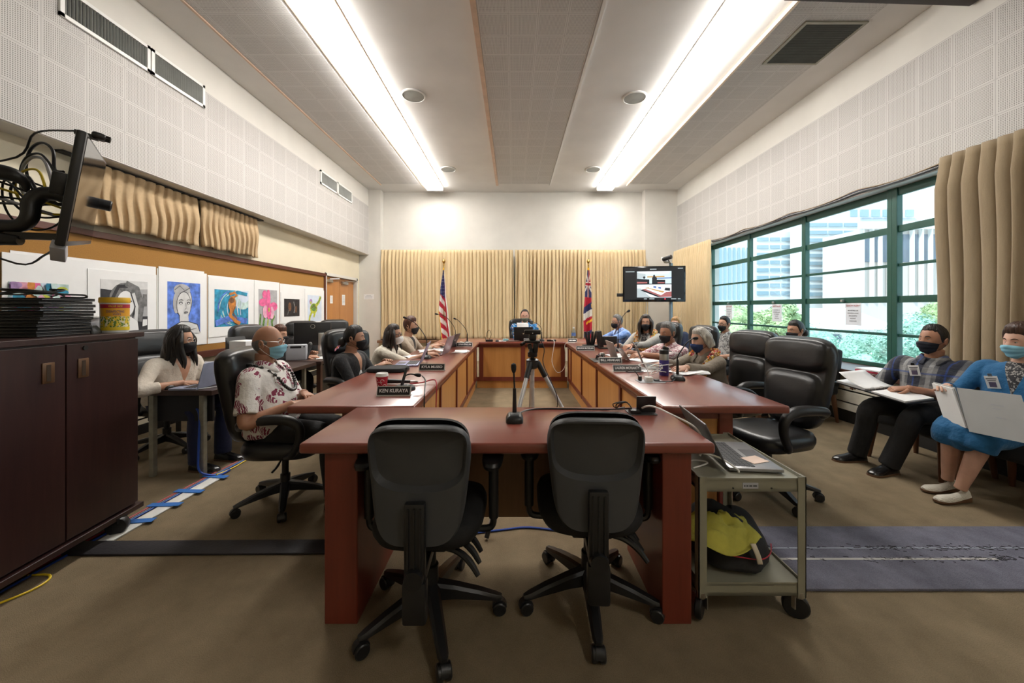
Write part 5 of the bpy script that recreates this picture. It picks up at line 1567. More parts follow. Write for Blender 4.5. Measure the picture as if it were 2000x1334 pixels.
person('woman with grey bob in taupe shirt and pink-yellow flower lei', P(1369, 664, 3.58), 108, 9, 100, 16,
       hands=[(1.44, 3.14, .80), (1.36, 3.42, .80)], skin='light', top=OLIVE, sleeve='long', bottoms=PANTS, s=.97,
       hair=dict(style='bob', c='silver', len=.15, line=.70, th=.014, a0=126, temple=.30, flare=.6, wave=.002, nape=-.6, side=-.3, dth=.03), mask=('cloth', MNAVY), lei='pink', vox=.008, collar=True)
person('blonde person in navy top seated by the back right corner', P(1320, 632, 6.7), 120, 3, 128, 4,
       skin='light', top=NAVY, sleeve='long', bottoms=PANTS, s=.95, hair=dict(style='bob', c='blonde', len=.17, line=.56, th=.02, a0=114), mask=('cloth', MWHITE), vox=.012)
person('young man with black glasses in black and white shirt by the window', P(1415, 633, 5.7), 105, 0, 106, 6,
       skin='tan', top=BWAL, sleeve='short', bottoms=PANTS, s=.96, hair=dict(style='short', c='black', line=.70, th=.010, nape=-.45, puff=1.0), mask=('cloth', MBLACK), glasses='dark', collar=True, vox=.011)
person('woman in peach top by the window, head above the empty chair', P(1554, 645, 4.4), 100, 2, 98, 8,
       skin='tan', top=PEACH, sleeve='elbow', bottoms=PANTS, s=.97, hair=dict(style='bun', c='black', line=.6, th=.012, nape=-.45, puff=.3, rag=.006), mask=('cloth', MBLACK), vox=.011)
t, J = person('man in navy plaid shirt sitting by the window with an open binder', P(1823, 664, 3.03), 118, -8, 93, 0,
       hands=[(3.13, 2.92, .675), (3.07, 3.20, .68)], hdir=[(-.8, .4, -.1), (-.9, .1, -.2)], skin='brown', top=PLAID, sleeve='short', bottoms=PANTS, wf=1.12, s=1.0, hip_z=.52,
       hair=dict(style='short', c='black', line=.70, th=.010, nape=-.5, puff=.9, rag=.025, temple=.42), mask=('surgical', mat('dark_navy_mask', (.010, .012, .022), .8)), collar=True, vox=.007, feet=[(2.98, 2.92, .075), (2.95, 3.16, .075)], feetdir=[(-1, -.25, 0), (-1, 0, 0)], curl=.6)
badge(t, J, .075, -.11)
o = part(t, 'wrist_watch', B().lathe([(.031, -.013), (.034, -.011), (.034, .011), (.031, .013)], 18, Matrix.Translation(J['arms'][1][2] + (J['arms'][1][1] - J['arms'][1][2]).normalized() * .03) @ (J['arms'][1][1] - J['arms'][1][2]).to_track_quat('Z', 'Y').to_matrix().to_4x4(), cap=False), BLACK, True)
t, J = person('woman in teal blue cardigan and skirt at the right edge holding a white binder', P(1996, 668, 2.52), 105, -3, 88, 6,
       hands=[(3.28, 2.27, .70), (3.11, 2.64, .75)], skin='light', top=TEAL, sleeve='long', vneck=(.06, .22, DKFLOR), bottoms=TEAL, skirt=True, wf=1.1, belly=.03, s=.96, hip_z=.53,
       hair=dict(style='short', c='brown', line=.60, th=.022, nape=-.6, side=-.3, puff=.5, rag=.03), mask=('surgical', MBLUE), vox=.007, shoes='white', feet=[(3.02, 2.49, .085), (3.10, 2.63, .085)], feetdir=[(-1, -.1, 0), (-1, -.05, 0)], curl=.5, knees_out=0)
badge(t, J, .085, -.14)
# ------------------------------------------------------------------ left wall: cork board and pictures
t = thing('bulletin_board', 'long cork board with dark wooden frame on the left wall', 'board', (-3.87, 5.0, .72))
part(t, 'cork', B().span((-3.878, 2.45, .78), (-3.862, 7.5, 1.97)), CORK, True, smooth=False)
part(t, 'frame', B().span((-3.878, 2.43, 1.96), (-3.835, 7.55, 2.02), .004).span((-3.878, 2.43, .70), (-3.825, 7.55, .78), .004).span((-3.878, 7.49, .72), (-3.84, 7.55, 2.0), .004), FRAMEWOOD, True, smooth=False)
WX = -3.861
YY = lambda px: F * 3.85 / (CX - px)
ya, lbs = YY(25), []
for k, (p0, p1, lb) in enumerate(((22, 307, 'white backing paper behind the three nearest pictures'), (308, 406, 'white backing paper behind the blue portrait'), (407, 547, 'white backing paper behind the wave and orchid pictures'), (548, 633, 'white backing paper behind the dark picture and the turtle'))):
    solo('backing_paper', B().span((WX, YY(p0), .86), (WX + .003, YY(p1) - .006, 1.755 - .012 * k)), PAPER, lb, 'paper', 'white backing papers on the cork board', smooth=False)
ART = {k: mat('paint_' + k, c, .8, var=v, vscale=s) for k, c, v, s in (('blue', (.10, .20, .62), .5, 12), ('teal', (.03, .26, .42), .4, 14), ('pale', (.48, .62, .60), .3, 14), ('orange', (.50, .19, .04), .3, 20), ('grey', (.40, .40, .41), .15, 12),
       ('lightgrey', (.62, .62, .62), .1, 12), ('ink', (.03, .03, .035), .3, 20), ('pink', (.72, .13, .30), .3, 15), ('rose', (.72, .38, .5), .2, 15), ('green', (.12, .24, .05), .5, 25), ('sky', (.60, .68, .80), .1, 6), ('lime', (.45, .48, .05), .4, 30), ('purple', (.40, .25, .48), .4, 15), ('dark', (.022, .018, .018), .6, 10), ('brown', (.16, .07, .03), .4, 20), ('white', (.75, .75, .75), .03, 5), ('mid', (.16, .16, .16), .4, 25))}
AK = list(ART)
def picture(lb, m0, m1, my0, my1, p0, p1, py0, py1, ground, shapes):
    yc = (YY(p0) + YY(p1)) / 2; zc = lambda y: EYE - (y - CY) * yc / F
    a0, a1, b0, b1 = YY(p0), YY(p1), zc(py1), zc(py0)
    t = thing('matted_picture', lb, 'picture', (WX, yc, zc(my1)), 0, 'matted pictures on the cork board')
    part(t, 'mat_board', B().span((WX + .004, YY(m0), zc(my1)), (WX + .010, YY(m1), zc(my0)), .001), PAPER, True, smooth=False)
    b = B(); X = WX + .0115
    b.span((WX + .010, a0, b0), (X, a1, b1), mi=AK.index(ground))
    for i, (c, pts) in enumerate(shapes):
        q = [V((X + .0006 * (i + 1), a0 + (a1 - a0) * max(.0, min(1, a)), b0 + (b1 - b0) * max(.0, min(1, bb)))) for a, bb in pts]
        try: b.poly(q, AK.index(c))
        except ValueError: pass
    part(t, 'picture', b, [ART[k] for k in AK], True, smooth=False)
def ov(cx, cy, rx, ry, n=20, a0=0, a1=360):
    return [(cx + rx * math.cos(math.radians(a0 + (a1 - a0) * i / n)), cy + ry * math.sin(math.radians(a0 + (a1 - a0) * i / n))) for i in range(n + (a1 - a0 < 360))]
def stroke(pts, w):
    pts = [V((x, y, 0)) for x, y in pts]; L, R = [], []
    for i, p in enumerate(pts):
        d = (pts[min(i + 1, len(pts) - 1)] - pts[max(i - 1, 0)]).normalized(); n = V((-d.y, d.x, 0)) * w / 2
        L.append((p + n)[:2]); R.append((p - n)[:2])
    return L + R[::-1]
r = random.Random(4)
sh = [(r.choice(('pink', 'teal', 'orange', 'purple', 'rose', 'sky', 'lime', 'pale')), ov(r.random(), r.random(), r.uniform(.05, .13), r.uniform(.06, .16), 10)) for _ in range(70)]
picture('matted picture of soft pink and teal dabs, nearest, behind the laptop stack', 4, 164, 500, 640, 16, 134, 553, 640, 'pale', sh)
picture('matted black and white drawing of a girl with long hair', 172, 306, 531, 672, 196, 288, 548, 649, 'grey', [
    ('lightgrey', [(0, .8), (1, .85), (1, 1), (0, 1)]), ('ink', [(0, .55), (.25, .6), (.28, .8), (0, .82)]), ('ink', [(.78, .3), (1, .3), (1, .0), (.5, .0)]), ('mid', [(.88, .5), (.98, .5), (.98, .75), (.88, .75)]),
    ('mid', ov(.5, .62, .34, .34)), ('ink', stroke([(.2, .3), (.2, .6), (.35, .88), (.6, .9)], .07)), ('mid', stroke([(.8, .2), (.86, .55), (.75, .85), (.5, .95)], .12)), ('white', ov(.5, .55, .19, .25)), ('lightgrey', stroke([(.72, .2), (.74, .5), (.66, .76)], .07)), ('ink', stroke([(.63, .2), (.70, .5), (.6, .78)], .025)),
    ('ink', ov(.42, .6, .035, .02)), ('ink', ov(.59, .6, .035, .02)), ('mid', ov(.5, .42, .05, .015)), ('white', [(.15, 0), (.2, .2), (.42, .3), (.6, .3), (.75, .2), (.78, 0)]), ('white', [(.86, .1), (.97, .12), (.97, .24), (.87, .24)])])
picture('matted grey portrait bust on a bright blue ground', 310, 399, 526, 676, 327, 391, 552, 652, 'blue', [
    ('ink', ov(.45, .64, .285, .30)), ('lightgrey', ov(.45, .64, .27, .288)), ('grey', ov(.42, .85, .25, .12)), ('mid', stroke([(.2, .85), (.35, .93), (.5, .84), (.66, .9)], .02)), ('grey', ov(.24, .60, .09, .2)), ('ink', ov(.47, .56, .225, .27)), ('lightgrey', ov(.47, .56, .21, .255)),
    ('lightgrey', [(.34, .2), (.34, .38), (.6, .38), (.62, .2)]), ('ink', [(.08, .0), (.16, .17), (.38, .25), (.62, .24), (.90, .18), (.99, .0)]), ('lightgrey', [(.1, .0), (.18, .155), (.38, .235), (.62, .225), (.88, .165), (.97, .0)]),
    ('ink', ov(.37, .60, .055, .025)), ('white', ov(.37, .595, .03, .013)), ('ink', ov(.6, .60, .05, .025)), ('white', ov(.6, .595, .028, .013)), ('mid', stroke([(.3, .65), (.38, .67), (.44, .65)], .016)), ('mid', stroke([(.54, .65), (.6, .67), (.67, .65)], .016)), ('mid', stroke([(.5, .6), (.53, .5), (.48, .48)], .012)), ('mid', ov(.52, .42, .06, .022)), ('mid', stroke([(.2, .1), (.5, .05), (.85, .1)], .012))])
picture('matted picture of an orange figure riding a teal wave', 408, 494, 545, 655, 419, 485, 567, 637, 'teal', [
    ('pale', ov(.82, .80, .30, .34)), ('sky', ov(.86, .86, .18, .2)), ('pale', stroke(ov(.55, .5, .34, .42, 12, 100, 250), .03)), ('pale', stroke(ov(.55, .5, .42, .46, 12, 120, 260), .02)), ('blue', stroke(ov(.55, .5, .46, .5, 12, 110, 250), .03)), ('sky', stroke(ov(.6, .5, .26, .34, 12, 110, 240), .02)), ('sky', stroke([(.7, .9), (.62, .6), (.66, .3)], .03)), ('sky', stroke([(.8, .8), (.72, .5), (.74, .3)], .02)), ('teal', stroke([(.05, .2), (.3, .75), (.65, .95), (.95, .9)], .10)), ('blue', stroke([(.0, .1), (.4, .22), (.95, .12)], .16)), 
    ('orange', stroke([(.40, .88), (.55, .94), (.62, .86), (.5, .8)], .07)), ('orange', ov(.48, .62, .11, .22)), ('brown', ov(.46, .72, .08, .08)), ('orange', stroke([(.48, .5), (.42, .3), (.6, .12), (.72, .06)], .10)), ('brown', stroke([(.56, .55), (.50, .38), (.62, .2)], .03))])
picture('matted picture of a pink orchid', 497, 546, 550, 660, 505, 541, 566, 644, 'grey', [
    ('green', stroke([(.2, 0), (.3, .3), (.5, .4)], .10)), ('green', stroke([(.75, 0), (.7, .2), (.85, .35)], .10)), ('lime', stroke([(.45, 0), (.5, .3)], .06)), ('green', stroke([(.05, .1), (.1, .4)], .08)),
    ('pink', ov(.5, .78, .12, .24)), ('pink', ov(.24, .68, .24, .10)), ('pink', ov(.78, .58, .24, .11)), ('pink', ov(.3, .88, .12, .10)), ('rose', ov(.34, .45, .14, .16)), ('rose', ov(.68, .42, .13, .16)), ('pink', ov(.52, .46, .13, .2)), ('lime', ov(.52, .5, .04, .06))])
picture('small matted almost black picture', 549, 590, 572, 631, 555, 585, 584, 618, 'dark', [('brown', ov(.35, .55, .1, .25)), ('mid', stroke([(.62, .2), (.68, .5), (.6, .85)], .06)), ('mid', stroke([(.2, .1), (.3, .4)], .04)), ('brown', ov(.75, .4, .06, .2))])
picture('matted picture of a green and yellow sea turtle, farthest on the board', 596, 633, 566, 642, 601, 628, 577, 628, 'sky', [
    ('lime', ov(.42, .5, .26, .20)), ('green', ov(.42, .54, .2, .14)), ('brown', stroke([(.25, .5), (.42, .62), (.6, .5)], .03)), ('lime', stroke([(.55, .6), (.78, .75), (.92, .97)], .14)), ('green', stroke([(.62, .66), (.8, .8), (.9, .93)], .06)), ('lime', stroke([(.3, .4), (.14, .2), (.1, .03)], .11)), ('purple', ov(.2, .76, .10, .10)), ('lime', ov(.2, .72, .05, .05)), ('lime', stroke([(.5, .35), (.4, .18)], .1))])

# ------------------------------------------------------------------ dark cabinet and what stands on it
CBX, CBR = -2.30, .055
def cabP(x, y, z): return (x, y, z)
t = thing('storage_cabinet', 'tall dark wood cabinet on casters at the left edge', 'cabinet', (-2.30, 2.27, 0), .085)
part(t, 'body', B().span((-.50, -.83, .11), (-.025, -.005, 1.135), .002), DARKWOOD, smooth=False)
part(t, 'top', B().span((-.52, -.85, 1.135), (.01, .015, 1.165), .003), DARKWOOD, smooth=False)
part(t, 'bottom_edge', B().span((-.52, -.85, .085), (.01, .012, .115), .003), DARKWOOD, smooth=False)
for k, (y0, y1) in enumerate(((-.40, -.012), (-.795, -.408))):
    d = part(t, 'door', B().span((-.024, y0, .13), (-.004, y1, 1.125), .002), DARKWOOD, smooth=False)
    yy = y0 + .075 if k == 0 else y1 - .075
    h = part(t, 'handle', B().span((-.004, yy - .026, .945), (.001, yy + .026, 1.045), .002), mat('bronze_pull', (.13, .065, .03), .4, .4)); h.parent = d
    h = part(t, 'handle_recess', B().span((-.001, yy - .009, .955), (.002, yy + .009, 1.035)), mat('bronze_recess', (.05, .028, .015), .5, .3), smooth=False); h.parent = d
    if k == 0:
        h = part(t, 'lock', B().lathe([(.012, 0), (.012, .006), (0, .006)], 14, T((-.004, yy + .01, 1.10), (0, PI / 2, 0))), BLACK); h.parent = d
for x, y in ((-.012, -.13), (-.03, -.72), (-.46, -.08), (-.46, -.76)):
    part(t, 'caster', B().lathe([(0, -.024), (.046, -.024), (.05, -.016), (.05, .016), (.046, .024), (0, .024)], 22, T((x, y, .05), (PI / 2, 0, .35))).box((.05, .06, .03), (x, y, .085)), BLACK)
R2 = T((-2.30, 2.27, 0), (0, 0, .085))
def cab(x, y, z=1.166): return R2 @ V((x, y, z))
r = random.Random(9)
words = ['topmost', 'second from the top', 'third from the top', 'fourth from the top', 'fifth from the top', 'sixth from the top', 'seventh from the top', 'eighth from the top', 'ninth from the top', 'tenth from the top', 'eleventh from the top', 'lowest']
l0 = None
for k in range(12):
    z = 1.166 + .0165 * k
    p = cab(-.262 + r.uniform(-.006, .006), -.31 + r.uniform(-.008, .012) - (.02 if k < 5 else 0), z)
    lb = 'closed black laptop in the stack on the dark cabinet, ' + words[11 - k]
    if l0 is None:
        t = thing('closed_laptop', lb, 'laptop', p, .085, 'closed black laptops stacked on the cabinet'); l0 = t
        part(t, 'base', B().box((.36, .25, .0085), (0, 0, .005), bev=.003), BLACK)
        part(t, 'lid', B().box((.36, .25, .006), (0, 0, .0125), bev=.0025), MESHF)
    else:
        dup(l0, p, .085 + r.uniform(-.03, .03), lb)
zt = 1.166 + .0165 * 12
for k in range(3):
    pts = []
    for i in range(9):
        a = i * .7 + k
        q = cab(-.27 + .11 * math.cos(a) , -.32 + .08 * math.sin(a * 1.1), zt + .006 + .03 * abs(math.sin(a * .8 + k)) + .006 * k)
        pts.append(q)
    cable(pts, .0045, BLACK, 'coiled black cable on top of the laptop stack, %s loop' % ('widest', 'middle', 'inner')[k])
cable([cab(-.2, -.36, zt + .03), cab(-.12, -.30, zt + .02), cab(-.10, -.22, zt + .018), cab(-.13, -.19, zt + .005), cab(-.2, -.24, zt + .006)], .005, BLACK, 'black cable end lying toward the far end of the laptop stack')
p = cab(-.10, -.05)
t = thing('wipes_tub', 'white wipes tub with yellow lid and orange label on the cabinet', 'tub', p, 0)
t.scale = (.75, .75, 1.06)
part(t, 'body', B().lathe([(0, 0), (.078, 0), (.081, .006), (.084, .168), (0, .168)], 36), WHITEP)
part(t, 'lid', B().lathe([(.087, .166), (.089, .17), (.089, .190), (.086, .196), (0, .197)], 36), mat('yellow_lid', (.80, .48, .02), .4))
def wrap(z0, z1, a0, a1, m, nm, off):
    rows = []
    for j in range(3):
        z = z0 + (z1 - z0) * j / 2
        R_ = .0812 + .003 * z / .168 + off
        rows.append([V((R_ * math.cos(math.radians(a0 + (a1 - a0) * i / 24)), R_ * math.sin(math.radians(a0 + (a1 - a0) * i / 24)), z)) for i in range(25)])
    b = B(); b.loft(rows, False, False)
    return part(t, nm, b, m)
A0, A1 = -110, 40
wrap(.012, .158, A0, A1, mat('orange_label', (.80, .38, .02), .4), 'label', .0006)
wrap(.136, .158, A0, A1, RED, 'label_band', .0012)
wrap(.02, .09, A0, A1, mat_print('lemon_print', (.75, .70, .50), [(.72, .52, .02), (.10, .20, .02)], 50, .55, .03, .5, False), 'label_picture', .0012)
wrap(.012, .03, A0, A1, YEL, 'label_band', .0018)
def curved_text(txt, size, z, am, m, nm, maxw):
    b = B(); text_bm(b, txt, size, Matrix(), maxw=maxw)
    for v in b.bm.verts:
        a = math.radians(am) + v.co.x / .085; R_ = .0845 + v.co.z * .5 + .0007
        v.co = V((R_ * math.cos(a), R_ * math.sin(a), z + v.co.y))
    part(t, nm, b, m, smooth=False)
curved_text('VALUE SIZE!', .016, .147, -40, YEL, 'lettering', .08)
curved_text('DISINFECTING', .018, .117, -40, mat('navy_ink', (.02, .03, .2), .5), 'lettering', .10)
curved_text('WIPES', .016, .101, -35, MATS['navy_ink'], 'lettering', .06)
t = thing('plug_adapter', 'small black plug adapter between laptops and wipes tub', 'adapter', cab(-.12, -.165), .2)
part(t, 'body', B().loft([ring(T((0, 0, z)), a, a, 20, 5) for z, a in ((0, .034), (.012, .034), (.04, .022), (.045, .018))]), BLACK)
t = thing('grey_case', 'grey metal box behind the plug adapter on the cabinet', 'box', cab(-.33, -.10), .085)
part(t, 'body', B().box((.26, .16, .085), (0, 0, .0425), bev=.004), GREYL); part(t, 'lid', B().box((.27, .17, .012), (0, 0, .091), bev=.003), PAPER)

# ------------------------------------------------------------------ screen on the arm, upper left
Ac, Bc, Cc, Dc = P(180, 224, 1.75), P(131, 468, 1.75), P(204, 342, 2.45), P(177, 488, 2.45)
ctr = (Ac + Bc + Cc + Dc) / 4
hv = ((Ac - Bc) + (Cc - Dc)) / 2; wv = ((Cc + Dc) - (Ac + Bc)) / 2
wv = wv - hv * (wv.dot(hv) / hv.dot(hv))
nv = hv.cross(wv).normalized()
if nv.dot(V((1, 1, 0))) < 0: nv = -nv
MT = Matrix((wv.normalized(), hv.normalized(), nv)).transposed().to_4x4(); MT.translation = ctr
W_, H_ = wv.length, hv.length
t = thing('arm_mounted_screen', 'large flat screen on a black arm at upper left, seen edge on', 'screen', ctr)
def pm(nm, b, m, **k): b.bm.transform(MT); return part(t, nm, b, m, True, **k)
pm('case', B().box((W_, H_, .035), (0, 0, -.02), bev=.008), BLACK)
pm('screen', B().box((W_ * .95, H_ * .92, .002), (0, .005, -.0015)), SCREENB, smooth=False)
pm('port_panel', B().box((.05, .11, .05), (-W_ * .5 + .1, -H_ / 2 - .03, -.03), (0, 0, .9), .004), GREYL)
b = B(); b.box((.25, .3, .03), (-.02, 0, -.055), bev=.006); b.box((.06, .4, .03), (-.12, 0, -.06)); b.box((.06, .4, .03), (.1, 0, -.06)); b.box((.2, .12, .06), (-.05, .03, -.10), bev=.01)
pm('mount_plate', b, BLACK)
e = MT @ V((-.02, 0, -.08))
b = B(); b.tube([P(142, 392, 2.0), P(112, 380, 1.97), P(82, 380, 1.94), P(62, 396, 1.92), P(58, 424, 1.91), P(40, 440, 1.9), P(0, 441, 1.88), (-2.72, 1.86, 1.735)], [.035, .036, .037, .037, .035, .033, .033, .033], 12)
part(t, 'arm', b, BLACK, True)
b = B(); b.tube([(-2.72, 1.86, 2.0), P(0, 336, 1.88), P(30, 344, 1.9), P(48, 358, 1.92), P(52, 372, 1.93)], [.04, .04, .034, .02, .01], 12); part(t, 'arm', b, BLACK, True)
b = B(); b.tube([(-2.72, 1.86, 1.66), P(0, 466, 1.88), P(40, 470, 1.9)], [.034, .034, .024], 12); b.box((.28, .02, .035), P(80, 462, 1.92), (0, 0, .25)); part(t, 'arm', b, BLACK, True)
t = thing('screen_post', 'dark upright post carrying the screen arm at the left edge', 'post', (-2.95, 1.85, 0))
part(t, 'post', B().span((-3.02, 1.80, 0), (-2.90, 1.90, 2.3), .01), BLACK, True); part(t, 'crossbar', B().span((-2.91, 1.83, 1.62), (-2.70, 1.88, 2.05), .01), BLACK, True); part(t, 'foot', B().span((-3.25, 1.6, 0), (-2.88, 2.1, .03), .008), BLACK, True)
t = thing('webcam', 'small black camera clipped on top of the arm mounted screen', 'camera', MT @ V((-.3, H_ / 2, 0)))
pm('body', B().box((.07, .035, .05), (-.33, H_ / 2 + .02, .02), bev=.012).box((.04, .02, .08), (-.33, H_ / 2 + .008, -.02)), BLACK)
pm('lens', B().lathe([(.016, 0), (.016, .02), (.01, .022), (0, .018)], 16, T((-.33, H_ / 2 + .02, .04))), BLACKG)
t = thing('webcam', 'round black camera on the far edge of the arm mounted screen', 'camera', MT @ V((W_ / 2, 0, 0)))
pm('body', B().lathe([(0, -.03), (.032, -.03), (.036, -.02), (.036, .03), (.03, .035), (.026, .02), (0, .018)], 22, T((W_ / 2 + .03, .0, .02))), BLACK)
for k, (m, rr, a, h, lb) in enumerate(((BLACK, .007, 0, .16, 'black cable loop behind the arm mounted screen, outermost'), (BLACK, .006, .6, .13, 'black cable loop behind the arm mounted screen, second'), (GREYL, .008, .3, .15, 'pale grey cable curving behind the arm mounted screen'), (YEL, .006, .9, .11, 'yellow cable behind the arm mounted screen'), (BLACK, .006, 1.3, .10, 'black cable loop behind the arm mounted screen, innermost'), (BLACK, .005, 2.2, .14, 'black cable loop low behind the arm mounted screen'))):
    pts = [MT @ V((-.08, .1 - .05 * k, -.10 - .012 * k))]
    for i in range(7):
        q = a + i * .75
        pts.append(e + V((-.14 + .13 * math.cos(q) - .01 * k, -.05 + .02 * i, .11 - .035 * k + h * math.sin(q))))
    pts.append(V((-2.85, 1.83, e.z - .1 + .05 * k)))
    cable(pts, rr, m, lb)
cable([MT @ V((-.34, H_ / 2 + .01, -.06)), e + V((-.05, -.1, .28)), e + V((-.2, -.06, .17)), (-2.85, 1.82, e.z + .05)], .005, BLACK, 'thin black cable running from the upper left camera to the post')
cable([MT @ V((-.35, -H_ / 2 - .02, -.05)), e + V((0, -.1, -.36)), e + V((-.2, -.06, -.40)), (-2.85, 1.8, e.z - .25)], .005, BLACK, 'black cable drooping below the arm mounted screen')

# ------------------------------------------------------------------ left desks
DESK = mat_wood('dark_desk_top', (.035, .017, .014), (.06, .03, .024), 1, .35, .2)
METL = mat('old_metal_leg', (.34, .33, .27), .4, .5, var=.15, vscale=20)
t = thing('side_desk', 'narrow dark desk with square metal legs under the open silver laptop', 'desk', (-2.62, 3.6, 0))
part(t, 'desktop', B().span((-2.92, 2.84, .635), (-2.33, 4.35, .675), .004), DESK, True, smooth=False)
part(t, 'apron', B().span((-2.88, 2.90, .42), (-2.37, 2.92, .635)), mat('black_apron', (.012, .012, .016), .5), True, smooth=False)
for x in (-2.81, -2.42):
    for y in (2.87, 4.25): part(t, 'leg', B().span((x - .018, y - .018, 0), (x + .018, y + .018, .635), .003), METL, True, smooth=False)
laptop((-2.47, 3.00, .675), -PI / 2 + .1, 'open silver laptop with pale lilac lid on the left desk', .31, .20, 104, mat('pale_lilac', (.38, .42, .58), .4, .3))
t = thing('computer_mouse', 'black mouse under the hand of the woman in ivory', 'mouse', (-2.70, 2.90, .676)); part(t, 'body', B().loft([ring(T((0, 0, z)), .028 * s, .045 * s, 18, 2.4) for z, s in ((0, .95), (.01, 1), (.022, .85), (.03, .5), (.032, .15))]), BLACK)
sheets((-2.74, 2.98, .676), 1.2, 'white notes under the arm of the woman in ivory', .20, .16, 2)
cable([(-2.62, 2.90, .68), (-2.56, 2.87, .679), (-2.48, 2.86, .681), (-2.42, 2.92, .68), (-2.36, 3.0, .682)], .003, WHITEP, 'thin white cord on the dark left desk')
cable([(-2.62, 2.98, .50), (-2.52, 2.92, .52), (-2.44, 2.86, .46), (-2.435, 2.845, .2), (-2.42, 2.84, .05), (-2.30, 2.86, .012), (-2.28, 2.96, .012)], .008, BLUE, 'bright blue cable running down the left desk leg')
t = thing('side_desk', 'dark desk carrying the computer monitor and grey box', 'desk', (-2.7, 5.1, 0))
part(t, 'desktop', B().span((-2.92, 4.40, .635), (-2.30, 5.5, .675), .004), DESK, True, smooth=False)
for x in (-2.87, -2.35):
    for y in (4.46, 5.44): part(t, 'leg', B().span((x - .025, y - .025, 0), (x + .025, y + .025, .635), .003), LEDGEWOOD, True, smooth=False)
part(t, 'side_panel', B().span((-2.37, 4.49, .2), (-2.355, 5.41, .60)), BLACK, True, smooth=False)
t = thing('grey_device', 'pale grey box with a handle slot on the dark desk', 'device', (-2.66, 4.52, .676), .3)
part(t, 'body', B().box((.22, .10, .19), (0, 0, .095), bev=.012), GREYL); part(t, 'slot', B().box((.12, .004, .025), (0, -.05, .16)), BLACK)
for sx in (-1, 1): part(t, 'knob', B().lathe([(.008, 0), (.008, .006), (0, .006)], 10, T((sx * .09, -.05, .165), (PI / 2, 0, 0))), BLACK)
t = thing('computer_monitor', 'black computer monitor seen from behind on a silver stand', 'monitor', (-2.70, 4.95, .676), math.radians(28))
part(t, 'panel', B().box((.44, .045, .31), (0, 0, .29), bev=.012), BLACK)
part(t, 'screen', B().box((.41, .002, .28), (0, .0235, .29)), SCREENB)
part(t, 'stand', B().box((.07, .02, .30), (.10, -.07, .15), (.08, 0, 0), .004).box((.07, .08, .05), (.10, -.045, .28), bev=.006), STEEL)
part(t, 'foot', B().box((.26, .18, .012), (.04, -.05, .006), bev=.004), STEEL)
part(t, 'badge', B().tube([(.0 + .026 * math.cos(q), -.024, .39 + .026 * math.sin(q)) for q in [2 * PI * i / 20 for i in range(21)]], .003, 6, smooth=False), CHROME)
t = thing('handheld_microphone', 'black handheld microphone held by the hidden reddish haired woman', 'microphone', (-2.56, 4.62, .78), .3)
part(t, 'handle', B().lathe([(.012, -.10), (.016, .04), (.018, .05)], 14, T((0, 0, 0), (-.5, .2, 0))), BLACK)
part(t, 'grille', B().ell((.0, .035, .075), (.025, .025, .028), 14), MATS['grey_mesh'])
sheets((-2.42, 4.72, .676), .5, 'loose papers below the computer monitor', .2, .25, 3)
t = thing('side_table', 'small pale stand against the left wall behind the silver laptop', 'table', (-3.3, 4.0, 0))
part(t, 'tabletop', B().span((-3.6, 3.85, .66), (-3.0, 4.3, .69)), GREYL, True, smooth=False)
for x in (-3.55, -3.05):
    for y in (3.9, 4.25): part(t, 'leg', B().span((x - .015, y - .015, 0), (x + .015, y + .015, .66)), BLACK, True, smooth=False)
t = thing('voting_box', 'white box with slanted black front left of the bald man', 'device', (-3.06, 4.12, .69), -.25)
part(t, 'body', B().prism([(-.03, -.10, 0), (.20, -.10, 0), (.20, -.10, .26), (-.03, -.10, .26)], (0, .2, 0)), PAPER, smooth=False)
part(t, 'front', B().prism([(-.07, -.11, 0), (-.03, -.11, 0), (-.03, -.11, .22), (-.07, -.11, .30)], (0, .22, 0)), BLACK, smooth=False)

# ------------------------------------------------------------------ floor cables and mats
solo('cable_cover', B().box((1.95, .115, .012), (-1.68, 2.005, .007), (0, 0, .01), .004), mat('black_rubber', (.016, .014, .018), .6, bump=.2, bscale=60), 'flat black cable cover strip running from cabinet to front table', 'cable cover', origin=(-1.68, 2.005, 0))
solo('cable_raceway', B().box((.085, .78, .01), (-2.285, 2.45, .006), (0, 0, 0), .003), WHITEP, 'flat white cable raceway strip on the floor beside the cabinet', 'cable cover', origin=(-2.285, 2.45, 0))
for k, (y, lb) in enumerate(((2.24, 'nearest'), (2.43, 'second'), (2.61, 'third'), (2.84, 'farthest'))):
    solo('tape_strip', B().box((.20, .045, .003), (-2.30, y, .0145), (0, 0, .15 - .1 * k)), TAPE, 'strip of blue tape across the white raceway, %s from the camera' % lb, 'tape', 'blue tape strips on the floor', origin=(-2.30, y, 0), smooth=False)
for k, (m, dx, lb) in enumerate(((RED, 0, 'red cable beside the white raceway'), (BLACK, .018, 'black cable beside the white raceway'), (BLUE, .034, 'blue cable beside the white raceway'))):
    cable([(-2.385 + dx, 1.5, .007), (-2.39 + dx, 2.0, .007), (-2.385 + dx, 2.3, .007), (-2.38 + dx, 2.6, .007), (-2.36 + dx, 2.95, .007), (-2.33 + dx, 3.3, .007), (-2.25 + dx, 3.9, .007)], .0055, m, lb)
cable([(-2.30, 2.85, .020), (-2.29, 3.0, .007), (-2.29, 3.2, .007), (-2.24, 3.5, .007), (-2.15, 4.0, .007)], .006, YEL, 'yellow cable running on from the end of the white raceway')
cable([(-2.5, 1.2, .006), (-2.36, 1.5, .006), (-2.23, 1.70, .006), (-2.27, 1.80, .006), (-2.45, 1.78, .006)], .005, YEL, 'yellow cable curling out from under the dark cabinet')
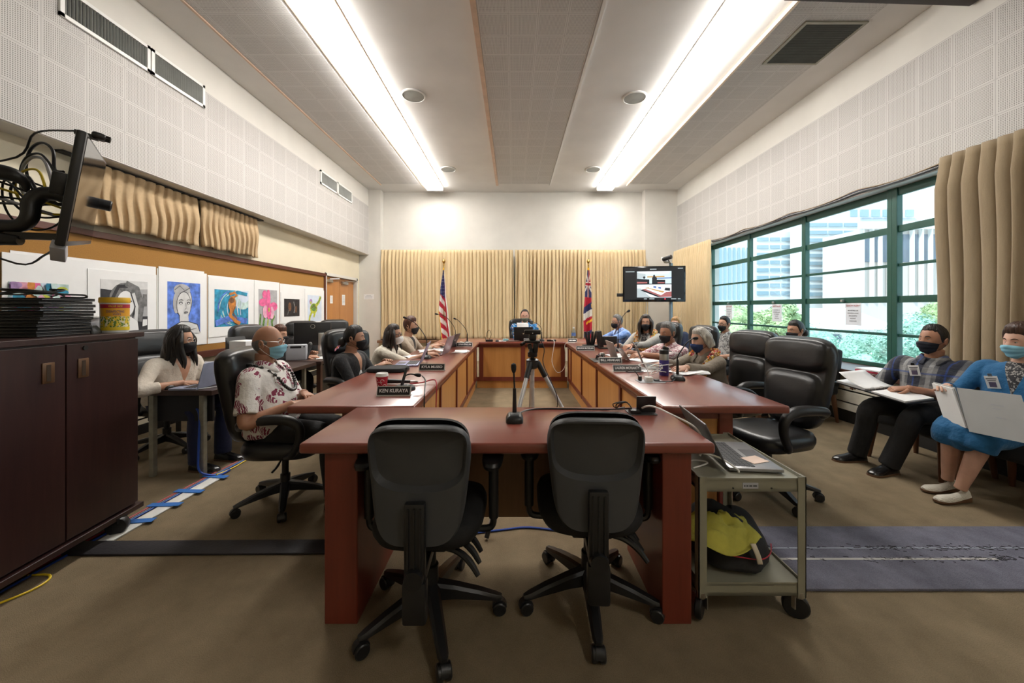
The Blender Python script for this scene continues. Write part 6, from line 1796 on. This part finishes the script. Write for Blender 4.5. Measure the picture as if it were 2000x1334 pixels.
cable([(-.30, 2.12, .006), (-.05, 2.17, .006), (.10, 2.19, .006), (.4, 2.15, .006), (.6, 2.3, .006)], .006, BLUE, 'blue cable on the carpet under the front table')
t = thing('carpet_runner', 'blue grey carpet runner with two pale lines on the floor at right', 'rug', (2.6, 1.94, 0))
part(t, 'pile', B().span((.95, 1.70, .001), (4.05, 2.19, .014), .004), mat_carpet('blue_grey_pile', (.10, .10, .13), (.20, .20, .25), 9), True)
b = B(); r = random.Random(2)
part(t, 'line', B().span((1.0, 1.895, .0135), (2.5, 1.91, .0152)), mat('pale_line', (.45, .44, .42), .8), True, smooth=False)
part(t, 'line', B().span((1.0, 1.985, .0135), (4.05, 1.993, .0152)), mat('pale_blue_line', (.30, .34, .40), .8), True, smooth=False)
b = B()
for k in range(420):
    x, y = r.choice((r.uniform(1.8, 2.6), r.uniform(2.3, 3.4), r.uniform(1.2, 3.9))), r.choice((1.905, 1.99)) + r.gauss(0, .012)
    b.box((r.uniform(.008, .026), .0022, .003), (x, y, .0145), (0, 0, r.uniform(-.8, .2)))
tag(part(t, 'frayed_threads', b, mat('dark_thread', (.045, .045, .055), .9), True, smooth=False), kind='stuff')

# ------------------------------------------------------------------ metal cart
t = thing('utility_cart', 'olive grey metal two-shelf cart on casters beside the front table', 'cart', (1.0, 1.80, 0))
for z in (.60, .165):
    b = B(); b.span((.775, 1.535, z - .055), (1.212, 2.075, z - .04)); 
    b.span((.775, 1.535, z - .055), (1.212, 1.541, z + .002)).span((.775, 2.069, z - .055), (1.212, 2.075, z + .002)).span((.775, 1.535, z - .055), (.781, 2.075, z + .008)).span((1.206, 1.535, z - .055), (1.212, 2.075, z + .008))
    b.span((.775, 1.535, z - .012), (1.212, 2.075, z - .004))
    part(t, 'shelf', b, CARTG, True, smooth=False)
for x in (.770, 1.217):
    for y in (1.53, 2.08):
        sx, sy = (1 if x < 1 else -1), (1 if y < 1.8 else -1)
        part(t, 'post', B().span((x, y, .105), (x + sx * .034, y + sy * .004, .608)).span((x, y, .105), (x + sx * .004, y + sy * .034, .608)).span((x + sx * .003, y + sy * .003, .105), (x + sx * .031, y + sy * .03, .115)), CARTG, True, smooth=False)
        c = part(t, 'caster', B().lathe([(0, -.013), (.044, -.013), (.05, -.008), (.05, .008), (.044, .013), (0, .013)], 22, T((x + sx * .02, y + sy * .02 + .012, .05), (PI / 2, 0, .9 if x < 1 else -.5))), BLACK, True)
        q = part(t, 'fork', B().lathe([(.018, .098), (.022, .105), (.02, .125)], 12, T((x + sx * .018, y + sy * .018, 0))).box((.006, .036, .06), (x + sx * .02 - .019, y + sy * .02 + .012, .075), (0, 0, .3)).box((.006, .036, .06), (x + sx * .02 + .019, y + sy * .02 + .012, .075), (0, 0, .3)), STEEL, True); q.parent = c
part(t, 'label_plate', B().span((.955, 1.5335, .558), (1.02, 1.535, .582)), GREYL, True, smooth=False)
for x0, x1 in ((.96, .966), (.970, .978), (.982, .994), (.998, 1.014)): part(t, 'lettering', B().span((x0, 1.5329, .567), (x1, 1.5334, .572)), TXT, True, smooth=False)
for x in (.915, 1.075): part(t, 'screw', B().lathe([(.004, 0), (.004, .002), (0, .002)], 8, T((x, 1.535, .56), (PI / 2, 0, 0))), BLACK, True)
laptop((.955, 1.765, .601), PI / 2 - .10, 'open space grey laptop on top of the metal cart', .33, .225, 116, SPGREY, mat('cart_laptop_base', (.30, .30, .31), .35, .5), lh=.21)
t = thing('sticky_note', 'pale pink paper note on the palm rest of the cart laptop', 'note', (1.10, 1.68, .618), .3)
part(t, 'sheet', B().box((.09, .07, .0015), (0, 0, .001)), mat('pale_pink_note', (.72, .55, .46), .7), smooth=False)
cable([(.80, 1.80, .612), (.79, 1.72, .64), (.83, 1.66, .66), (.90, 1.62, .655), (.96, 1.585, .62), (.965, 1.578, .606)], .004, WHITEP, 'white charger cable curling beside the cart laptop')
cable([(.79, 1.68, .607), (.83, 1.70, .608), (.87, 1.69, .609), (.88, 1.67, .608), (.83, 1.64, .607), (.79, 1.62, .607)], .0035, WHITEP, 'white cable loop lying on the metal cart')
def lump(name, lb, cat, c, rx, ry, h, m, seed, wr=.12):
    r = random.Random(seed); b = B(); rings = []
    n = 40
    for j in range(13):
        v = j / 12
        k = math.sqrt(max(0, 1 - (v * .97) ** 2.4)) * (1 - .12 * (v < .02))
        rings.append([V((c[0] + (rx * k * (1 + wr * noise.noise((math.cos(a) * 2, math.sin(a) * 2, v * 3 + seed)))) * math.cos(a), c[1] + (ry * k * (1 + wr * noise.noise((math.cos(a) * 2 + 5, math.sin(a) * 2, v * 3 + seed)))) * math.sin(a), c[2] + h * v * (1 + .25 * noise.noise((math.cos(a), math.sin(a) + seed, v))))) for a in [2 * PI * i / n for i in range(n)]])
    b.loft(rings)
    t = thing(name, lb, cat, c)
    part(t, 'body', b, m, True, angle=180)
    return t
t = lump('tote_bag', 'black soft bag with red piping slumped on the lower cart shelf', 'bag', (1.0, 1.77, .168), .185, .20, .185, MESHF, 3)
part(t, 'piping', B().tube([(.83, 1.66, .26), (.90, 1.585, .255), (.98, 1.572, .245), (1.06, 1.575, .235), (1.13, 1.62, .23), (1.175, 1.68, .235)], .0025, 6), RED, True)
part(t, 'strap', B().grid(lambda u, v: (1.0 + .022 * u + .03 * v, 1.555 - .008 * math.sin(v * 3), .315 - .085 * v), 3, 10), mat('cream_strap', (.62, .56, .45), .7), True, solid=.004)
b = B()
def clothfn(u, v):
    a = -PI * (1.05 - 1.15 * u); rr = .02 + .20 * v * (1 + .10 * math.sin(5 * u + 1))
    x = .93 + rr * math.cos(a) * .95; y = 1.70 + rr * math.sin(a) * .75
    z = .368 - .075 * v ** 1.6 + .016 * math.sin(17 * u + 3 * v) * v + .012 * noise.noise((u * 6, v * 5, 2)) * 2
    return (x, y, z)
b.grid(clothfn, 40, 18)
solo('yellow_cloth', b, mat('faded_yellow_cloth', (.46, .43, .07), .9, var=.15, vscale=14, bump=.3, bscale=80), 'faded yellow cloth draped over the bag on the cart', 'cloth', origin=(.95, 1.7, .35), solid=.004, angle=180)

# ------------------------------------------------------------------ wall screen at back right
t = thing('wall_screen', 'large black screen on a pole showing two meeting pictures, back right', 'screen', (2.93, 7.7, 1.45), math.radians(-9))
part(t, 'case', B().box((1.25, .06, .745), (0, 0, .365), bev=.008), BLACKG)
part(t, 'display', B().box((1.19, .002, .67), (0, -.031, .375)), mat('display_black', (.010, .010, .012), .45), smooth=False)
EM = {k: mat_emit('screen_' + k, c, .5) for k, c in (('pale', (.62, .78, .86)), ('white', (.85, .90, .95)), ('dark', (.012, .014, .02)), ('red', (.38, .12, .12)), ('gold', (.55, .32, .10)), ('blue', (.06, .14, .42)), ('grey', (.45, .52, .55)), ('hot', (.8, .05, .1)))}
EK = list(EM)
def pane(nm, x0, x1, z0, z1, g, shapes):
    b = B(); b.span((x0, -.0335, z0), (x1, -.032, z1), mi=EK.index(g))
    for i, (c, pts) in enumerate(shapes):
        b.poly([(x0 + (x1 - x0) * a, -.0338 - .0003 * i, z0 + (z1 - z0) * q) for a, q in pts], EK.index(c))
    part(t, nm, b, [EM[k] for k in EK], smooth=False)
pane('video_picture', -.34, .345, .37, .63, 'pale', [('white', [(.1, .8), (.9, .8), (.98, 1), (.02, 1)]), ('grey', [(0, .4), (.25, .45), (.25, .8), (0, .9)]), ('gold', [(.3, .5), (.8, .52), (.8, .62), (.3, .6)]), ('blue', [(.55, .4), (1, .42), (1, .50), (.55, .46)]), ('dark', [(0, .0), (.36, .0), (.36, .34), (0, .42)]), ('dark', [(.44, .0), (.82, .0), (.82, .30), (.44, .32)]),
    ('dark', [(.45, .1), (.58, .1), (.58, .48), (.53, .58), (.52, .72), (.48, .72), (.47, .56), (.44, .46)]), ('dark', ov(.21, .5, .035, .1)), ('red', [(.0, .02), (.3, .04), (.3, .14), (0, .16)]), ('red', [(.6, .03), (.8, .03), (.8, .12), (.6, .12)])])
pane('video_picture', -.34, .345, .085, .355, 'white', [('grey', [(0, 0), (.4, 0), (.1, .7), (0, .7)]), ('gold', [(.3, .75), (.36, .66), (.75, .36), (.8, .46)]), ('gold', [(.25, .68), (.36, .72), (.34, .78), (.25, .74)]), ('red', [(.62, .02), (1, .05), (1, .45), (.85, .42)]), ('dark', [(.1, .55), (.16, .62), (.7, .08), (.6, .03)]), ('red', [(.16, .62), (.24, .66), (.74, .12), (.66, .08)]), ('blue', [(.48, .75), (.56, .72), (.56, .86), (.48, .88)]), ('dark', [(.8, .55), (.96, .5), (.96, .72), (.82, .74)]), ('blue', [(.62, .7), (.7, .66), (.7, .78), (.62, .8)])])
b = B(); b.lathe([(.016, 0), (.016, .001), (0, .001)], 16, T((.22, -.033, .055), (PI / 2, 0, 0))); part(t, 'call_button', b, EM['hot'])
b = B()
for x0, x1, z in ((-.57, -.39, .625), (-.08, .05, .672), (.47, .57, .685), (-.2, -.14, .055), (-.09, .01, .055), (.34, .44, .055), (.47, .52, .055)): b.span((x0, -.034, z - .008), (x1, -.033, z + .008))
part(t, 'caption_bars', b, EM['grey'], smooth=False)
part(t, 'side_bracket', B().box((.13, .04, .07), (-.68, .02, .14), bev=.004), BLACK)
part(t, 'pole', B().tube([(.36, .07, -1.45), (.36, .07, .80)], .038, 14, smooth=False), mat('blue_grey_pole', (.20, .26, .30), .35, .4))
part(t, 'foot', B().box((.5, .5, .03), (.36, .12, -1.435), bev=.008), BLACK)
t = thing('video_camera', 'small black video camera mounted above the back right screen', 'camera', (3.2, 7.66, 2.25), math.radians(35))
b = B(); b.lathe([(0, 0), (.04, 0), (.045, .02), (.042, .18), (.03, .2), (0, .2)], 16, T((-.08, -.14, .11), (-PI / 2 - .2, 0, 0))); part(t, 'body', b, BLACK)
part(t, 'head', B().box((.11, .10, .10), (0, .06, .08), bev=.012), WHITEP)
part(t, 'base', B().lathe([(.07, 0), (.06, .02), (.03, .03)], 16), CARTG)
part(t, 'cord', B().tube([(.05, .05, .1), (.11, .03, .06), (.1, 0, .0), (.04, -.04, .0), (-.05, -.06, .03), (-.07, -.05, .1)], .006, 6), BLACK)

# ------------------------------------------------------------------ flags
def flag(lb, px, kind):
    top = P(px, 511, 8.6)
    t = thing('standing_flag', lb, 'flag', (top.x, 8.6, 0))
    part(t, 'pole', B().lathe([(.014, .02), (.014, 2.32)], 12), BRASS)
    part(t, 'base', B().lathe([(.15, 0), (.15, .02), (.06, .05), (.02, .09)], 24), BRASS)
    part(t, 'finial', B().lathe([(.012, 2.30), (.02, 2.33), (.012, 2.345), (.028, 2.37), (.040, 2.40), (.028, 2.435), (.012, 2.45), (0, 2.47)], 18), BRASS)
    z0, z1 = 2.25, .60
    us = kind == 'stripes'
    if us:
        xl = [(0, -.012), (.35, -.075), (.62, -.11), (.80, -.07), (1, -.04)]; xr = [(0, .015), (.35, .06), (.7, .12), (1, .17)]
    else:
        xl = [(0, -.03), (.35, -.09), (.7, -.13), (1, -.12)]; xr = [(0, .012), (.4, .06), (.7, .075), (1, .07)]
    def fn(u, v):
        x = interp(v, xl) + (interp(v, xr) - interp(v, xl)) * u
        return (x, -.03 - .05 * math.sin(u * 2.6 * PI + v) * min(1, .25 + v) - .02, z0 + (z1 - z0) * v + .04 * (u - .5) * (1 if us else -1) * v)
    def mi_us(u, v):
        if u < .07 and v > .60 or v > .985: return 3
        if v < .04: return 3
        if v + .0 < .36 + .10 * u and u < .86:
            i, j = int(u * 26), int(v * 84)
            return 1 if (j % 4 == 0 and (i + 3 * ((j // 4) % 2)) % 6 == 1 and v > .08) else 2
        if u > .72: return 0 if u < .88 else 1
        k = (v - .16 * u) * 13.5
        return int(k) % 2
    def mi_hi(u, v):
        if v < .03 or (u > .93 and v > .5 and v < .56) or (.80 < v - .12 * (1 - u) + .10 < .835 and u > .35): return 3
        if v < .42:
            d1 = abs((v - .22) * 4.2 + (u - .5) * .9); d2 = abs((v - .22) * 4.2 - (u - .5) * .9)
            c = min(abs(u - .55) * 1.2, abs(v - .23) * 4)
            if c < .07: return 0
            if c < .13: return 1
            if d1 < .10 or d2 < .10: return 1
            if u > .7 and v < .2: return 0
            return 2
        q = v + .09 * (u - .5)
        return 0 if q < .52 else 2 if q < .615 else 1 if q < .71 else 0 if q < .90 else 2 if q < .95 else 0
    b = B(); b.grid(fn, 26, 84, mifn=mi_us if us else mi_hi)
    o = part(t, 'cloth', b, [mat('flag_red', (.45, .012, .035), .7), mat('flag_white', (.70, .67, .62), .7), mat('flag_blue', (.025, .03, .12), .7), GOLDCL], solid=.004, angle=180)
flag('star and stripes flag left of the back table', 867, 'stripes')
flag('red, white and blue state flag right of the back table', 1149, 'state')

# ------------------------------------------------------------------ visitors by the window
def visitor_chair(x, y, yaw, lb):
    t = thing('visitor_chair', lb, 'chair', (x, y, 0), math.radians(yaw), 'dark upholstered visitor chairs by the window')
    part(t, 'seat', B().box((.54, .52, .13), (0, 0, .375), bev=.04, seg=3), MESHF)
    part(t, 'backrest', B().box((.54, .09, .44), (0, -.255, .62), (.12, 0, 0), .035, 3), MESHF)
    for sx, sy in ((-1, 1), (1, 1), (-1, -1), (1, -1)):
        part(t, 'leg', B().loft([ring(T((sx * .23 + sx * .02 * (1 - k), sy * .21 + sy * .04 * (1 - k), z)), w, w, 14) for k, z, w in ((0, 0, .016), (1, .33, .03))]), mat_wood('walnut_leg', (.10, .035, .015), (.15, .06, .026), 2) if 'walnut_leg' not in MATS else MATS['walnut_leg'])
    return t
v0 = visitor_chair(3.43, 3.05, 98, 'dark upholstered chair under the man in the plaid shirt')
def vc(x, y, yaw, lb): dup(v0, (x, y, 0), math.radians(yaw), lb)
vc(3.46, 2.43, 98, 'dark upholstered chair under the woman in teal blue')
vc(3.42, 4.42, 100, 'dark upholstered chair under the woman in the peach top')
vc(3.30, 5.72, 105, 'dark upholstered chair under the young man by the window')
vc(2.95, 6.72, 120, 'dark upholstered chair under the blonde person')
t = thing('ring_binder', 'open ring binder with white pages on the lap of the plaid shirt man', 'binder', (3.02, 3.03, .62))
MB = T((3.02, 3.02, .635), (-.05, -.12, 1.75))
b = B(); b.box((.52, .29, .006), (0, 0, 0)); b.box((.05, .29, .008), (0, 0, .002)); b.bm.transform(MB); part(t, 'cover', b, BLACK, True, smooth=False)
b = B(); b.box((.225, .275, .012), (-.135, 0, .010)); b.box((.225, .275, .016), (.135, 0, .012)); b.bm.transform(MB); part(t, 'pages', b, PAPER, True, smooth=False)
b = B(); b.grid(lambda u, v: (.01 + .225 * u, -.137 + .275 * v, .021 + .075 * u * u), 10, 4); b.bm.transform(MB); part(t, 'lifted_page', b, PAPER, True, solid=.001)
for q in (-.09, 0, .09):
    b = B(); b.tube([(-.02, q, .004), (-.016, q, .026), (0, q, .034), (.016, q, .026), (.02, q, .004)], .002, 6); b.bm.transform(MB); part(t, 'ring', b, CHROME, True)
t = thing('ring_binder', 'large white binder held open by the woman in teal blue', 'binder', P(1890, 800, 2.45))
c1 = [P(1868, 757, 2.50), P(1993, 772, 2.20), None, P(1893, 843, 2.42)]; c1[2] = c1[1] + c1[3] - c1[0]
c2 = [P(1824, 746, 2.66), P(1866, 757, 2.515), None, P(1850, 823, 2.575)]; c2[2] = c2[1] + c2[3] - c2[0]
for q in (c1, c2):
    n_ = (q[1] - q[0]).cross(q[3] - q[0]).normalized()
    if n_.y < 0: n_ = -n_
    part(t, 'cover', B().prism(q, n_ * .006), mat('binder_white', (.46, .47, .47), .4, var=.03), True, smooth=False)
    part(t, 'pages', B().prism([p + (sum(q, V()) / 4 - p) * .06 + n_ * .008 for p in q], n_ * .012), PAPER, True, smooth=False)
for (a, v0_, w_) in ((.50, .28, .2), (.52, .36, .12), (.52, .55, .16)):
    pa = c1[0] + (c1[1] - c1[0]) * a + (c1[3] - c1[0]) * v0_; dx = (c1[1] - c1[0]) * w_; dz = (c1[3] - c1[0]) * .018
    n_ = (c1[1] - c1[0]).cross(c1[3] - c1[0]).normalized(); n_ = n_ if n_.y < 0 else -n_
    part(t, 'text_line', B().prism([pa + n_ * .0005, pa + dx + n_ * .0005, pa + dx + dz + n_ * .0005, pa + dz + n_ * .0005], n_ * .0006), GREYL, True, smooth=False)
t = thing('pen', 'blue pen in the hand of the plaid shirt man', 'pen', (3.03, 3.2, .70)); part(t, 'barrel', B().tube([(0, 0, 0), (-.07, .05, -.02), (-.13, .09, -.04)], .004, 8, smooth=False), BLUE)
for k, (z, m, lb) in enumerate(((.622, mat('red_cover', (.45, .03, .07), .5), 'red edged folder at the bottom of the pile on the window ledge'), (.640, PAPER, 'white folder on top of the pile on the window ledge'))):
    t = thing('folder', lb, 'folder', (3.90, 3.93, z), .12 - .1 * k); part(t, 'cover', B().box((.23, .30, .016), (0, 0, .009), bev=.002), m, smooth=False); part(t, 'pages', B().box((.22, .29, .011), (.006, 0, .009)), PAPER, smooth=False)
bottle_clear((3.98, 3.62, .622), 'clear water bottle with blue cap on the window ledge behind the plaid shirt man', 1.1)
t = thing('small_table', 'small pale side table with the pink tumbler by the window', 'table', (2.93, 4.42, 0))
part(t, 'tabletop', B().span((2.74, 4.14, .65), (3.10, 4.72, .685), .004), GREYL, True, smooth=False)
for x in (2.78, 3.06):
    for y in (4.18, 4.68): part(t, 'leg', B().span((x - .02, y - .02, 0), (x + .02, y + .02, .65)), MATS['walnut_leg'], True, smooth=False)
t = thing('tumbler', 'bright pink tumbler on the small table by the window', 'cup', (2.90, 4.28, .685)); part(t, 'body', B().lathe([(0, 0), (.032, 0), (.042, .16), (.039, .16), (.03, .01), (0, .01)], 24), mat('hot_pink', (.62, .01, .27), .35))
t = thing('notebook', 'dark notebook behind the pink tumbler', 'notebook', (2.95, 4.5, .686), .3); part(t, 'cover', B().box((.2, .26, .03), (0, 0, .016)), NAVY, smooth=False); part(t, 'pages', B().box((.194, .256, .02), (.005, 0, .016)), PAPER, smooth=False)
cable([(2.80, 4.2, .69), (2.76, 4.13, .72), (2.74, 4.10, .6), (2.74, 4.1, .3), (2.8, 4.2, .01)], .004, WHITEP, 'white cord hanging beside the small table')
# ------------------------------------------------------------------ light, camera, view
w = bpy.data.worlds.new('sky'); S.world = w; w.use_nodes = True
nt = w.node_tree; bg = nt.nodes['Background']
tc = nt.nodes.new('ShaderNodeTexCoord'); sp = nt.nodes.new('ShaderNodeSeparateXYZ')
nt.links.new(tc.outputs['Generated'], sp.inputs[0])
nt.links.new(ramp(nt, sp.outputs['Z'], [(.0, (.80, .93, .96)), (.5, (.62, .84, 1.0))]), bg.inputs[0])
bg.inputs[1].default_value = 1.6
sd = bpy.data.lights.new('sun', 'SUN'); sd.energy = 3.2; sd.angle = .01; sd.color = (1, .97, .92)
so = bpy.data.objects.new('sun', sd); COL.objects.link(so)
so.rotation_euler = V((.62, .35, -.72)).to_track_quat('-Z', 'Y').to_euler()
so.location = (0, 0, 30)
cd = bpy.data.cameras.new('camera'); co = bpy.data.objects.new('camera', cd); COL.objects.link(co)
co.location = (0, 0, EYE); co.rotation_euler = (PI / 2, 0, 0)
cd.sensor_width = 36; cd.lens = 36 * F / 2000
cd.shift_x = (1000 - CX) / 2000; cd.shift_y = (CY - 667) / 2000
cd.clip_start = .05; cd.clip_end = 2000
S.camera = co
S.view_settings.view_transform = 'Standard'; S.view_settings.look = 'None'
S.view_settings.exposure = .75; S.view_settings.gamma = 1; S.view_settings.use_curve_mapping = False
